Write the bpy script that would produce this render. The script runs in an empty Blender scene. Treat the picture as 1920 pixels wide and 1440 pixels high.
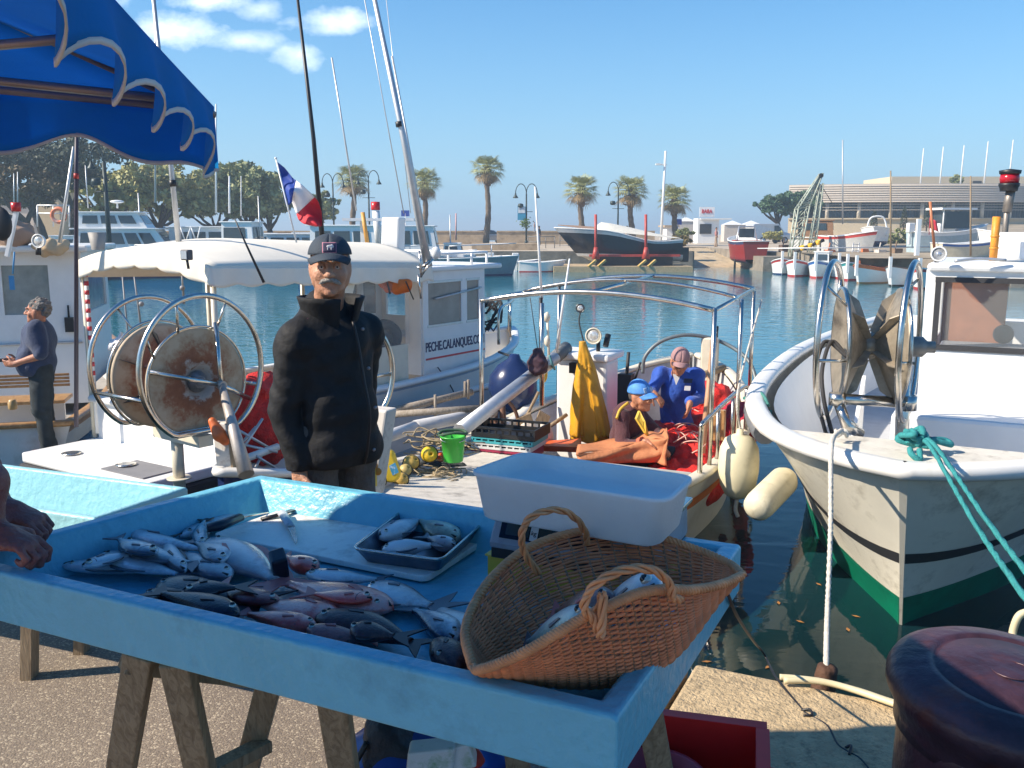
import bpy, bmesh, math, random
import numpy as np
from mathutils import Vector, Matrix, Euler
random.seed(7)
S = bpy.context.scene
C = S.collection
R = math.radians
# ------------------------------------------------------------------ camera
PITCH = R(9.5); FPX = 1732.0; CAMH = 1.65
cam = bpy.data.cameras.new('camera'); co = bpy.data.objects.new('camera', cam); C.objects.link(co)
co.location = (0, 0, CAMH); co.rotation_euler = (R(90) - PITCH, 0, 0)
cam.sensor_width = 36; cam.lens = 36 * FPX / 1920; cam.clip_start = .05; cam.clip_end = 20000
S.camera = co
S.render.resolution_x = 1024; S.render.resolution_y = 768
S.view_settings.view_transform = 'Standard'; S.view_settings.look = 'None'
S.view_settings.exposure = 0.98; S.view_settings.gamma = 1
# ------------------------------------------------------------------ sun and sky
SUN_EL = R(38); SUN_AZ = R(12)      # sun stands to the left (-X), a little on the camera's side
sl = bpy.data.lights.new('sun', 'SUN'); sl.energy = 4.2; sl.angle = R(.5); sl.color = (1, .89, .74)
so = bpy.data.objects.new('sun', sl); C.objects.link(so)
LD = Vector((math.cos(SUN_EL) * math.cos(SUN_AZ), math.cos(SUN_EL) * math.sin(SUN_AZ), -math.sin(SUN_EL)))
so.rotation_euler = LD.to_track_quat('-Z', 'Y').to_euler(); so.location = (-20, 0, 30)
W = bpy.data.worlds.new('World'); S.world = W; W.use_nodes = True
nt = W.node_tree; nt.nodes.clear()
def wn(t, **k):
    n = nt.nodes.new(t)
    for a, b in k.items(): setattr(n, a, b)
    return n
out = wn('ShaderNodeOutputWorld'); bg = wn('ShaderNodeBackground'); sky = wn('ShaderNodeTexSky')
sky.sky_type = 'NISHITA'; sky.sun_disc = False; sky.sun_elevation = SUN_EL
sky.sun_rotation = math.atan2(-LD.x, -LD.y); sky.altitude = 0; sky.air_density = 1.0; sky.dust_density = .15; sky.ozone_density = 3.0
hs = wn('ShaderNodeHueSaturation'); hs.inputs['Saturation'].default_value = 1.34; hs.inputs['Value'].default_value = .74
nt.links.new(sky.outputs[0], hs.inputs['Color'])
# small fair-weather clouds, high in the sky dome to the left
tc = wn('ShaderNodeTexCoord'); sep = wn('ShaderNodeSeparateXYZ'); nt.links.new(tc.outputs['Generated'], sep.inputs[0])
def wm(op, a, b=None, clamp=False):
    n = wn('ShaderNodeMath'); n.operation = op; n.use_clamp = clamp
    for i, q in enumerate((a, b)):
        if q is None: continue
        if isinstance(q, (int, float)): n.inputs[i].default_value = q
        else: nt.links.new(q, n.inputs[i])
    return n.outputs[0]
px = wm('DIVIDE', sep.outputs[0], sep.outputs[1]); pz = wm('DIVIDE', sep.outputs[2], sep.outputs[1])
cmb = wn('ShaderNodeCombineXYZ'); nt.links.new(px, cmb.inputs[0]); nt.links.new(wm('MULTIPLY', pz, 1.5), cmb.inputs[1])
nz = wn('ShaderNodeTexNoise'); nz.inputs['Scale'].default_value = 26; nz.inputs['Detail'].default_value = 7; nz.inputs['Roughness'].default_value = .6
nt.links.new(cmb.outputs[0], nz.inputs['Vector'])
nzv = wm('MULTIPLY', wm('SUBTRACT', nz.outputs[0], .5), 1.9)
total = None
for (cx, cz, rx, rz, st) in ((-.349, .203, .058, .020, .8), (-.278, .192, .050, .012, .55), (-.187, .211, .05, .016, .75),
                             (-.221, .178, .026, .017, .7), (-.307, .232, .05, .013, .8), (-.26, .222, .03, .012, .5), (-.43, .24, .05, .02, .8)):
    d = wm('SQRT', wm('ADD', wm('POWER', wm('DIVIDE', wm('SUBTRACT', px, cx), rx), 2), wm('POWER', wm('DIVIDE', wm('SUBTRACT', pz, cz), rz), 2)))
    m = wm('MULTIPLY', wm('MULTIPLY', wm('ADD', wm('SUBTRACT', 1.0, d), nzv), 1.0, True), st)
    total = m if total is None else wm('MAXIMUM', total, m)
front = wm('GREATER_THAN', sep.outputs[1], .1)
total = wm('MULTIPLY', total, front)
# clear-day haze low on the horizon
hz = wm('POWER', wm('SUBTRACT', 1.0, wm('MAXIMUM', wm('MULTIPLY', sep.outputs[2], 2.2), 0.0), True), 2.0)
hm_ = wn('ShaderNodeMix'); hm_.data_type = 'RGBA'; nt.links.new(wm('MULTIPLY', hz, .93), hm_.inputs[0]); nt.links.new(hs.outputs[0], hm_.inputs[6]); hm_.inputs[7].default_value = (1.15, 2.3, 3.55, 1)
mx = wn('ShaderNodeMix'); mx.data_type = 'RGBA'
nt.links.new(wm('MULTIPLY', total, .75, True), mx.inputs[0]); nt.links.new(hm_.outputs[2], mx.inputs[6]); mx.inputs[7].default_value = (8.6, 8.9, 9.2, 1)
nt.links.new(mx.outputs[2], bg.inputs[0]); bg.inputs[1].default_value = .125
nt.links.new(bg.outputs[0], out.inputs[0])
# ------------------------------------------------------------------ geometry helpers
def ray(u, v):
    x = (u - 960) / FPX; y = (720 - v) / FPX
    return Vector((x, math.cos(PITCH) + y * math.sin(PITCH), -math.sin(PITCH) + y * math.cos(PITCH)))
def G(u, v, z): a = ray(u, v); return Vector((0, 0, CAMH)) + a * ((z - CAMH) / a.z)      # on the level z
def P(u, v, D): a = ray(u, v); return Vector((0, 0, CAMH)) + a * (D / a.y)               # D metres ahead
V = Vector
def lerp(a, b, t): return a + (b - a) * t
def spl(pts, n=8, closed=False):
    pts = [V(p) for p in pts]; o = []; N = len(pts)
    for i in range(N if closed else N - 1):
        p0 = pts[(i - 1) % N] if closed or i > 0 else pts[0] * 2 - pts[1]
        p1 = pts[i]; p2 = pts[(i + 1) % N]
        p3 = pts[(i + 2) % N] if closed or i + 2 < N else pts[-1] * 2 - pts[-2]
        for k in range(n):
            t = k / n
            o.append(.5 * ((2 * p1) + (p2 - p0) * t + (2 * p0 - 5 * p1 + 4 * p2 - p3) * t * t + (3 * p1 - p0 - 3 * p2 + p3) * t ** 3))
    if not closed: o.append(pts[-1])
    return o
def interp(tab, x):
    if x <= tab[0][0]: return tab[0][1]
    for (a, b), (c, d) in zip(tab, tab[1:]):
        if x <= c:
            t = (x - a) / (c - a); return b + (d - b) * t
    return tab[-1][1]
def frame(d):
    d = V(d).normalized(); a = V((0, 0, 1)) if abs(d.z) < .9 else V((1, 0, 0))
    x = a.cross(d).normalized(); return x, d.cross(x), d
class MB:
    def __init__(s): s.v = []; s.f = []; s.sm = []; s.at = None
    def add(s, vs, fs, sm=False):
        o = len(s.v); s.v += [tuple(p) for p in vs]; s.f += [tuple(i + o for i in f) for f in fs]; s.sm += [sm] * len(fs); return s
    def obox(s, c, hx, hy, hz):
        c = V(c); hx = V(hx); hy = V(hy); hz = V(hz)
        if hx.cross(hy).dot(hz) < 0: hx = -hx
        vs = [c + hx * i + hy * j + hz * k for i in (-1, 1) for j in (-1, 1) for k in (-1, 1)]
        return s.add(vs, [(0, 1, 3, 2), (4, 6, 7, 5), (0, 4, 5, 1), (2, 3, 7, 6), (0, 2, 6, 4), (1, 5, 7, 3)])
    def box(s, c, sz, rz=0, tilt=None):
        M = Matrix.Rotation(rz, 3, 'Z')
        if tilt: M = M @ Euler(tilt).to_matrix()
        return s.obox(c, M @ V((sz[0] / 2, 0, 0)), M @ V((0, sz[1] / 2, 0)), M @ V((0, 0, sz[2] / 2)))
    def bar(s, a, b, w, h, up=(0, 0, 1)):
        a = V(a); b = V(b); d = (b - a); u = V(up); x = d.cross(u)
        if x.length < 1e-6: x = V((1, 0, 0))
        x.normalize(); y = x.cross(d).normalized()
        return s.obox((a + b) / 2, x * w / 2, d / 2, y * h / 2)
    def prism(s, poly, ext):
        n = len(poly); e = V(ext); vs = [V(p) for p in poly] + [V(p) + e for p in poly]
        nn = V((0, 0, 0))
        for i in range(n): nn += V(poly[i]).cross(V(poly[(i + 1) % n]))
        if nn.dot(e) > 0: fs = [tuple(range(n - 1, -1, -1)), tuple(range(n, 2 * n))] + [(i, (i + 1) % n, (i + 1) % n + n, i + n) for i in range(n)]
        else: fs = [tuple(range(n)), tuple(range(2 * n - 1, n - 1, -1))] + [((i + 1) % n, i, i + n, (i + 1) % n + n) for i in range(n)]
        return s.add(vs, fs)
    def tube(s, pts, r, n=8, closed=False, caps=True, sm=True, sq=1.0):
        pts = [V(p) for p in pts]; N = len(pts); rs = r if isinstance(r, (list, tuple)) else [r] * N
        vs = []; x = None
        for i in range(N):
            d = (pts[(i + 1) % N] - pts[i - 1]) if closed else (pts[min(i + 1, N - 1)] - pts[max(i - 1, 0)])
            if d.length < 1e-9: d = V((0, 0, 1))
            d.normalize()
            if x is None: x = frame(d)[0]
            x = (x - d * x.dot(d)); x = x.normalized() if x.length > 1e-6 else frame(d)[0]
            y = d.cross(x)
            for k in range(n):
                a = 2 * math.pi * k / n; vs.append(pts[i] + (x * math.cos(a) + y * math.sin(a) * sq) * rs[i])
        fs = []
        for i in range(N if closed else N - 1):
            j = (i + 1) % N
            for k in range(n): l = (k + 1) % n; fs.append((i * n + k, i * n + l, j * n + l, j * n + k))
        s.add(vs, fs, sm)
        if caps and not closed:
            o = len(s.v) - len(vs); s.f += [tuple(o + k for k in range(n - 1, -1, -1)), tuple(o + (N - 1) * n + k for k in range(n))]; s.sm += [False, False]
        return s
    def lathe(s, prof, o, axis=(0, 0, 1), n=24, sm=True, cap=True):
        x, y, d = frame(axis); o = V(o)
        rings = [[o + d * h + (x * math.cos(2 * math.pi * k / n) + y * math.sin(2 * math.pi * k / n)) * max(r, 1e-4) for k in range(n)] for r, h in prof]
        return s.loft(rings, True, cap, sm)
    def loft(s, rings, closed=True, cap=True, sm=True):
        n = len(rings[0]); vs = [p for r in rings for p in r]; fs = []
        for i in range(len(rings) - 1):
            for k in range(n if closed else n - 1):
                l = (k + 1) % n; fs.append((i * n + k, i * n + l, (i + 1) * n + l, (i + 1) * n + k))
        s.add(vs, fs, sm)
        if cap and closed:
            o = len(s.v) - len(vs); m = len(rings) - 1
            s.f += [tuple(o + k for k in range(n - 1, -1, -1)), tuple(o + m * n + k for k in range(n))]; s.sm += [False, False]
        return s
    def ell(s, c, r, n=14, m=9, M=None):
        c = V(c); r = (r,) * 3 if isinstance(r, (int, float)) else r; M = M or Matrix.Identity(3); rings = []
        for i in range(m + 1):
            a = -math.pi / 2 + math.pi * i / m; q = max(math.cos(a), .004)
            rings.append([c + M @ V((r[0] * q * math.cos(2 * math.pi * k / n), r[1] * q * math.sin(2 * math.pi * k / n), r[2] * math.sin(a))) for k in range(n)])
        return s.loft(rings)
    def grid(s, fn, nu, nv, sm=True):
        return s.add([fn(i / nu, j / nv) for i in range(nu + 1) for j in range(nv + 1)],
                     [(i * (nv + 1) + j, (i + 1) * (nv + 1) + j, (i + 1) * (nv + 1) + j + 1, i * (nv + 1) + j + 1) for i in range(nu) for j in range(nv)], sm)
    def quad(s, *p): return s.add(p, [tuple(range(len(p)))])
    def build(s, name, m, parent=None, loc=None, bev=0, solid=0, attr=None, fix=True):
        me = bpy.data.meshes.new(name)
        l = V(LOC.get(parent.name, (0, 0, 0))) if parent else V(loc or (0, 0, 0))
        me.from_pydata([(p[0] - l.x, p[1] - l.y, p[2] - l.z) for p in s.v], [], s.f)
        me.polygons.foreach_set('use_smooth', s.sm)
        if attr:
            for k, vals in attr.items():
                a = me.attributes.new(k, 'FLOAT', 'POINT'); a.data.foreach_set('value', vals)
        if fix:
            b = bmesh.new(); b.from_mesh(me); bmesh.ops.recalc_face_normals(b, faces=b.faces); b.to_mesh(me); b.free()
        me.materials.append(m)
        o = bpy.data.objects.new(name, me); C.objects.link(o)
        if parent:
            o.parent = parent; LOC[o.name] = tuple(l)
        else:
            o.location = l; LOC[o.name] = tuple(l)
        if solid: q = o.modifiers.new('solid', 'SOLIDIFY'); q.thickness = solid; q.offset = 0
        if bev: q = o.modifiers.new('bevel', 'BEVEL'); q.width = bev; q.segments = 2; q.limit_method = 'ANGLE'; q.angle_limit = R(40)
        return o
LOC = {}
def tag(o, label, cat, group=None):
    o['label'] = label; o['category'] = cat
    if group: o['group'] = group
    return o
def T(name, label, cat, loc=(0, 0, 0), group=None):
    o = bpy.data.objects.new(name, None); C.objects.link(o); o.location = loc; LOC[o.name] = tuple(loc); o.empty_display_size = .1
    return tag(o, label, cat, group)
def struct(o, kind='structure'): o['kind'] = kind; return o
def copy_tree(o, parent=None, loc=None, rz=None, label=None, sc=None):
    c = o.copy(); C.objects.link(c); c.parent = parent
    for ch in list(o.children): copy_tree(ch, c)
    if loc is not None: c.location = loc
    if rz is not None: c.rotation_euler.z = rz
    if sc: c.scale = (sc,) * 3
    if label: c['label'] = label
    return c
# ------------------------------------------------------------------ materials
def lin(h):
    if not isinstance(h, str): return tuple(h)
    return tuple(((x / 255 + .055) / 1.055) ** 2.4 if x > 10 else x / 3294.6 for x in (int(h[i:i + 2], 16) for i in (0, 2, 4)))
MATS = {}
def M(name, col=None, rough=.5, metal=0, var=.12, vs=6, bump=0, bs=60, spots=None, ss=3, sa=.5, trans=0, alpha=None, spec=None, wave=None, emis=None, sheen=0, coat=0):
    if name in MATS: return MATS[name]
    m = bpy.data.materials.new(name); m.use_nodes = True; n = m.node_tree; b = n.nodes['Principled BSDF']; col = lin(col)
    b.inputs['Roughness'].default_value = rough; b.inputs['Metallic'].default_value = metal
    b.inputs['Transmission Weight'].default_value = trans
    if spec is not None: b.inputs['Specular IOR Level'].default_value = spec
    if sheen: b.inputs['Sheen Weight'].default_value = sheen
    if coat: b.inputs['Coat Weight'].default_value = coat
    if alpha is not None: b.inputs['Alpha'].default_value = alpha
    t = n.nodes.new('ShaderNodeTexCoord'); x = n.nodes.new('ShaderNodeTexNoise'); x.inputs['Scale'].default_value = vs; x.inputs['Detail'].default_value = 8; x.inputs['Roughness'].default_value = .65
    n.links.new(t.outputs['Object'], x.inputs['Vector'])
    r = n.nodes.new('ShaderNodeValToRGB'); r.color_ramp.elements[0].position = .3; r.color_ramp.elements[1].position = .7
    r.color_ramp.elements[0].color = (*[c * (1 - var) for c in col], 1); r.color_ramp.elements[1].color = (*[min(c * (1 + var), .95) for c in col], 1)
    n.links.new(x.outputs[0], r.inputs[0]); o = r.outputs[0]
    if spots:
        y = n.nodes.new('ShaderNodeTexNoise'); y.inputs['Scale'].default_value = ss; y.inputs['Detail'].default_value = 10; y.inputs['Roughness'].default_value = .7
        n.links.new(t.outputs['Object'], y.inputs['Vector'])
        q = n.nodes.new('ShaderNodeValToRGB'); q.color_ramp.elements[0].position = .52; q.color_ramp.elements[1].position = .68; n.links.new(y.outputs[0], q.inputs[0])
        k = n.nodes.new('ShaderNodeMath'); k.operation = 'MULTIPLY'; k.inputs[1].default_value = sa; n.links.new(q.outputs[0], k.inputs[0])
        mixn = n.nodes.new('ShaderNodeMix'); mixn.data_type = 'RGBA'; n.links.new(k.outputs[0], mixn.inputs[0]); n.links.new(o, mixn.inputs[6]); mixn.inputs[7].default_value = (*lin(spots), 1); o = mixn.outputs[2]
    n.links.new(o, b.inputs['Base Color'])
    if bump:
        z = n.nodes.new('ShaderNodeTexNoise'); z.inputs['Scale'].default_value = bs; z.inputs['Detail'].default_value = 4; n.links.new(t.outputs['Object'], z.inputs['Vector'])
        p = n.nodes.new('ShaderNodeBump'); p.inputs['Strength'].default_value = min(bump, 1); p.inputs['Distance'].default_value = .02 if bump <= 1 else .02 * bump; n.links.new(z.outputs[0], p.inputs['Height']); n.links.new(p.outputs[0], b.inputs['Normal'])
    if emis: b.inputs['Emission Color'].default_value = (*lin(col), 1); b.inputs['Emission Strength'].default_value = emis
    MATS[name] = m; return m
def woodmat(name, a, bcol, scale=(1, 1, 12), rough=.6):
    if name in MATS: return MATS[name]
    m = M(name, a, rough, var=.1); n = m.node_tree; b = n.nodes['Principled BSDF']
    t = n.nodes.new('ShaderNodeTexCoord'); mp = n.nodes.new('ShaderNodeMapping'); mp.inputs['Scale'].default_value = scale
    x = n.nodes.new('ShaderNodeTexNoise'); x.inputs['Scale'].default_value = 5; x.inputs['Detail'].default_value = 9; x.inputs['Distortion'].default_value = 1.2
    n.links.new(t.outputs['Object'], mp.inputs[0]); n.links.new(mp.outputs[0], x.inputs['Vector'])
    r = n.nodes.new('ShaderNodeValToRGB'); r.color_ramp.elements[0].position = .35; r.color_ramp.elements[1].position = .65
    r.color_ramp.elements[0].color = (*lin(a), 1); r.color_ramp.elements[1].color = (*lin(bcol), 1)
    n.links.new(x.outputs[0], r.inputs[0]); n.links.new(r.outputs[0], b.inputs['Base Color'])
    p = n.nodes.new('ShaderNodeBump'); p.inputs['Strength'].default_value = .3; p.inputs['Distance'].default_value = .01; n.links.new(x.outputs[0], p.inputs['Height']); n.links.new(p.outputs[0], b.inputs['Normal'])
    return m
white = M('white_gelcoat', (.74, .72, .67), .3, var=.06, vs=3, spots='9c8a68', ss=2.6, sa=.32)
whitec = M('clean_white', (.78, .78, .76), .35, var=.04)
cream = M('cream_paint', (.68, .62, .49), .4, var=.08, vs=4, spots='8b7a58', ss=3, sa=.25)
steel = M('stainless_steel', (.62, .58, .52), .24, 1, var=.15, vs=20, spots='6b4a30', ss=6, sa=.25)
alum = M('brushed_aluminium', (.56, .57, .58), .5, .8, var=.1, vs=14)
black = M('black_plastic', (.015, .015, .017), .45, var=.2)
rubber = M('black_rubber', (.03, .03, .033), .7, var=.2, bump=.2)
glass = M('tinted_glass', (.035, .05, .06), .06, var=.1, spec=.7)
clearg = M('clear_glass', (.45, .48, .48), .03, var=0, trans=.0, alpha=.14)
wood = woodmat('varnished_wood', (.33, .17, .065), (.46, .27, .11), (3, 3, 3), .35)
oldwood = woodmat('weathered_wood', (.21, .145, .085), (.34, .25, .155), (14, 14, 2), .8)
greywood = woodmat('grey_wood', (.20, .16, .12), (.33, .29, .24), (10, 10, 3), .8)
red = M('red_paint', (.42, .03, .025), .5, var=.15)
orange = M('orange_paint', (.66, .14, .03), .5, var=.2, vs=12, spots='ffb080', ss=9, sa=.3)
navy = M('navy_paint', (.015, .03, .10), .25, var=.2)
blue = M('blue_paint', (.03, .13, .42), .35, var=.12)
yellow = M('yellow_plastic', (.75, .50, .03), .4, var=.1, spots='8a6a20', ss=5, sa=.35)
green = M('green_plastic', (.05, .42, .05), .35, var=.1)
rope_m = M('hemp_rope', (.42, .33, .2), .9, var=.25, vs=40, bump=.6, bs=200)
wrope_m = M('white_rope', (.68, .64, .56), .9, var=.15, vs=50, bump=.6, bs=220)
dark = M('dark_matte', (.03, .03, .03), .6, var=.3)  # near-black base colour shared by many small dark parts
# ------------------------------------------------------------------ implicit surfaces (smooth bodies, cloth, heaps)
class SDF:
    def __init__(s, lo, hi, h):
        s.lo = np.array(lo, float); s.h = h; s.n = np.ceil((np.array(hi, float) - s.lo) / h).astype(int) + 1
        s.F = np.full(s.n, 1.0, np.float32)
    def _sub(s, lo, hi):
        a = np.clip(np.floor((np.array(lo) - s.lo) / s.h).astype(int), 0, s.n); b = np.clip(np.ceil((np.array(hi) - s.lo) / s.h).astype(int) + 1, 0, s.n)
        if (b <= a).any(): return None
        g = np.meshgrid(*[s.lo[i] + s.h * np.arange(a[i], b[i]) for i in range(3)], indexing='ij', sparse=True)
        return tuple(slice(a[i], b[i]) for i in range(3)), g
    def _put(s, sl, d, k, mode):
        F = s.F[sl]
        if mode == 'add':
            if k > 0:
                hh = np.maximum(k - np.abs(F - d), 0) / k; s.F[sl] = np.minimum(F, d) - hh * hh * k * .25
            else: s.F[sl] = np.minimum(F, d)
        else:
            d = -d
            if k > 0:
                hh = np.maximum(k - np.abs(F - d), 0) / k; s.F[sl] = np.maximum(F, d) + hh * hh * k * .25
            else: s.F[sl] = np.maximum(F, d)
    def cap(s, a, b, ra, rb=None, k=.02, mode='add', flat=None):
        rb = ra if rb is None else rb; a = np.array(a, float); b = np.array(b, float); m = max(ra, rb) + k + 3 * s.h
        q = s._sub(np.minimum(a, b) - m, np.maximum(a, b) + m)
        if q is None: return s
        sl, (X, Y, Z) = q; ab = b - a; L = max(ab @ ab, 1e-9)
        t = np.clip(((X - a[0]) * ab[0] + (Y - a[1]) * ab[1] + (Z - a[2]) * ab[2]) / L, 0, 1)
        dx = X - a[0] - t * ab[0]; dy = Y - a[1] - t * ab[1]; dz = Z - a[2] - t * ab[2]
        s._put(sl, (np.sqrt(dx * dx + dy * dy + dz * dz) - (ra + (rb - ra) * t)).astype(np.float32), k, mode); return s
    def ell(s, c, r, Rm=None, k=.02, mode='add'):
        c = np.array(c, float); r = np.array(r, float); m = r.max() + k + 3 * s.h; q = s._sub(c - m, c + m)
        if q is None: return s
        sl, (X, Y, Z) = q; X = X - c[0]; Y = Y - c[1]; Z = Z - c[2]
        if Rm is not None:
            A = np.array(Rm).T; X, Y, Z = (A[0, 0] * X + A[0, 1] * Y + A[0, 2] * Z, A[1, 0] * X + A[1, 1] * Y + A[1, 2] * Z, A[2, 0] * X + A[2, 1] * Y + A[2, 2] * Z)
        k0 = np.sqrt((X / r[0]) ** 2 + (Y / r[1]) ** 2 + (Z / r[2]) ** 2); k1 = np.sqrt((X / r[0] ** 2) ** 2 + (Y / r[1] ** 2) ** 2 + (Z / r[2] ** 2) ** 2) + 1e-9
        s._put(sl, (k0 * (k0 - 1) / k1).astype(np.float32), k, mode); return s
    def half(s, c, n, k=.005):        # cut away everything on the n side of a plane
        c = np.array(c, float); n = np.array(n, float); n /= np.linalg.norm(n)
        X, Y, Z = np.meshgrid(*[s.lo[i] + s.h * np.arange(s.n[i]) for i in range(3)], indexing='ij', sparse=True)
        d = (X - c[0]) * n[0] + (Y - c[1]) * n[1] + (Z - c[2]) * n[2]; s.F = np.maximum(s.F, d.astype(np.float32)); return s
    def wrinkle(s, amp, sc, seed=0, stretch=(1, 1, 1)):
        rs = np.random.RandomState(seed); X, Y, Z = np.meshgrid(*[s.lo[i] + s.h * np.arange(s.n[i]) for i in range(3)], indexing='ij', sparse=True)
        N = 0
        for i in range(7):
            w = rs.randn(3) * sc * np.array(stretch); N = N + np.sin(X * w[0] + Y * w[1] + Z * w[2] + rs.rand() * 6.28 + 1.5 * np.sin(X * w[1] * .5 - Z * w[0] * .6 + Y * w[2] * .3))
        s.F += (N * amp / 2.6).astype(np.float32); return s
    def mesh(s):
        F = s.F; I = F < 0
        c = [F[i:F.shape[0] - 1 + i, j:F.shape[1] - 1 + j, k:F.shape[2] - 1 + k] for i in (0, 1) for j in (0, 1) for k in (0, 1)]
        cnt = sum((q < 0).astype(np.int8) for q in c); act = (cnt > 0) & (cnt < 8)
        idx = np.full(act.shape, -1, np.int64); cells = np.argwhere(act); idx[act] = np.arange(len(cells))
        val = np.stack([q[act] for q in c], 1); cor = np.array([(i, j, k) for i in (0, 1) for j in (0, 1) for k in (0, 1)], float)
        acc = np.zeros((len(cells), 3)); num = np.zeros(len(cells))
        for a in range(8):
            for b in range(a + 1, 8):
                if np.abs(cor[a] - cor[b]).sum() != 1: continue
                va, vb = val[:, a], val[:, b]; ms = (va < 0) != (vb < 0); t = np.where(ms, va / np.where(ms, va - vb, 1), 0)
                acc += np.where(ms[:, None], cor[a] + t[:, None] * (cor[b] - cor[a]), 0); num += ms
        vs = s.lo + s.h * (cells + acc / num[:, None]); fs = []
        for ax in range(3):
            o1, o2 = [a for a in range(3) if a != ax]
            sh = [slice(None)] * 3; sh2 = list(sh); sh[ax] = slice(0, -1); sh2[ax] = slice(1, None)
            A, B = I[tuple(sh)], I[tuple(sh2)]; e = np.argwhere(A != B)
            e = e[(e[:, o1] > 0) & (e[:, o2] > 0) & (e[:, o1] < F.shape[o1] - 1) & (e[:, o2] < F.shape[o2] - 1)]
            if not len(e): continue
            q = []
            for (p, r) in ((-1, -1), (0, -1), (0, 0), (-1, 0)):
                g = e.copy(); g[:, o1] += p; g[:, o2] += r; q.append(idx[g[:, 0], g[:, 1], g[:, 2]])
            q = np.stack(q, 1); fl = A[e[:, 0], e[:, 1], e[:, 2]]
            if ax == 1: fl = ~fl
            q[~fl] = q[~fl][:, ::-1]; fs.append(q)
        fs = np.concatenate(fs); fs = fs[(fs >= 0).all(1)]
        return vs, fs
    def build(s, name, m, parent=None, loc=None, smooth=2):
        vs, fs = s.mesh(); b = MB(); b.v = [tuple(p) for p in vs.tolist()]; b.f = [tuple(q) for q in fs.tolist()]; b.sm = [True] * len(b.f)
        o = b.build(name, m, parent, loc, fix=False)
        if smooth: q = o.modifiers.new('smooth', 'SMOOTH'); q.factor = .5; q.iterations = smooth
        return o
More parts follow.
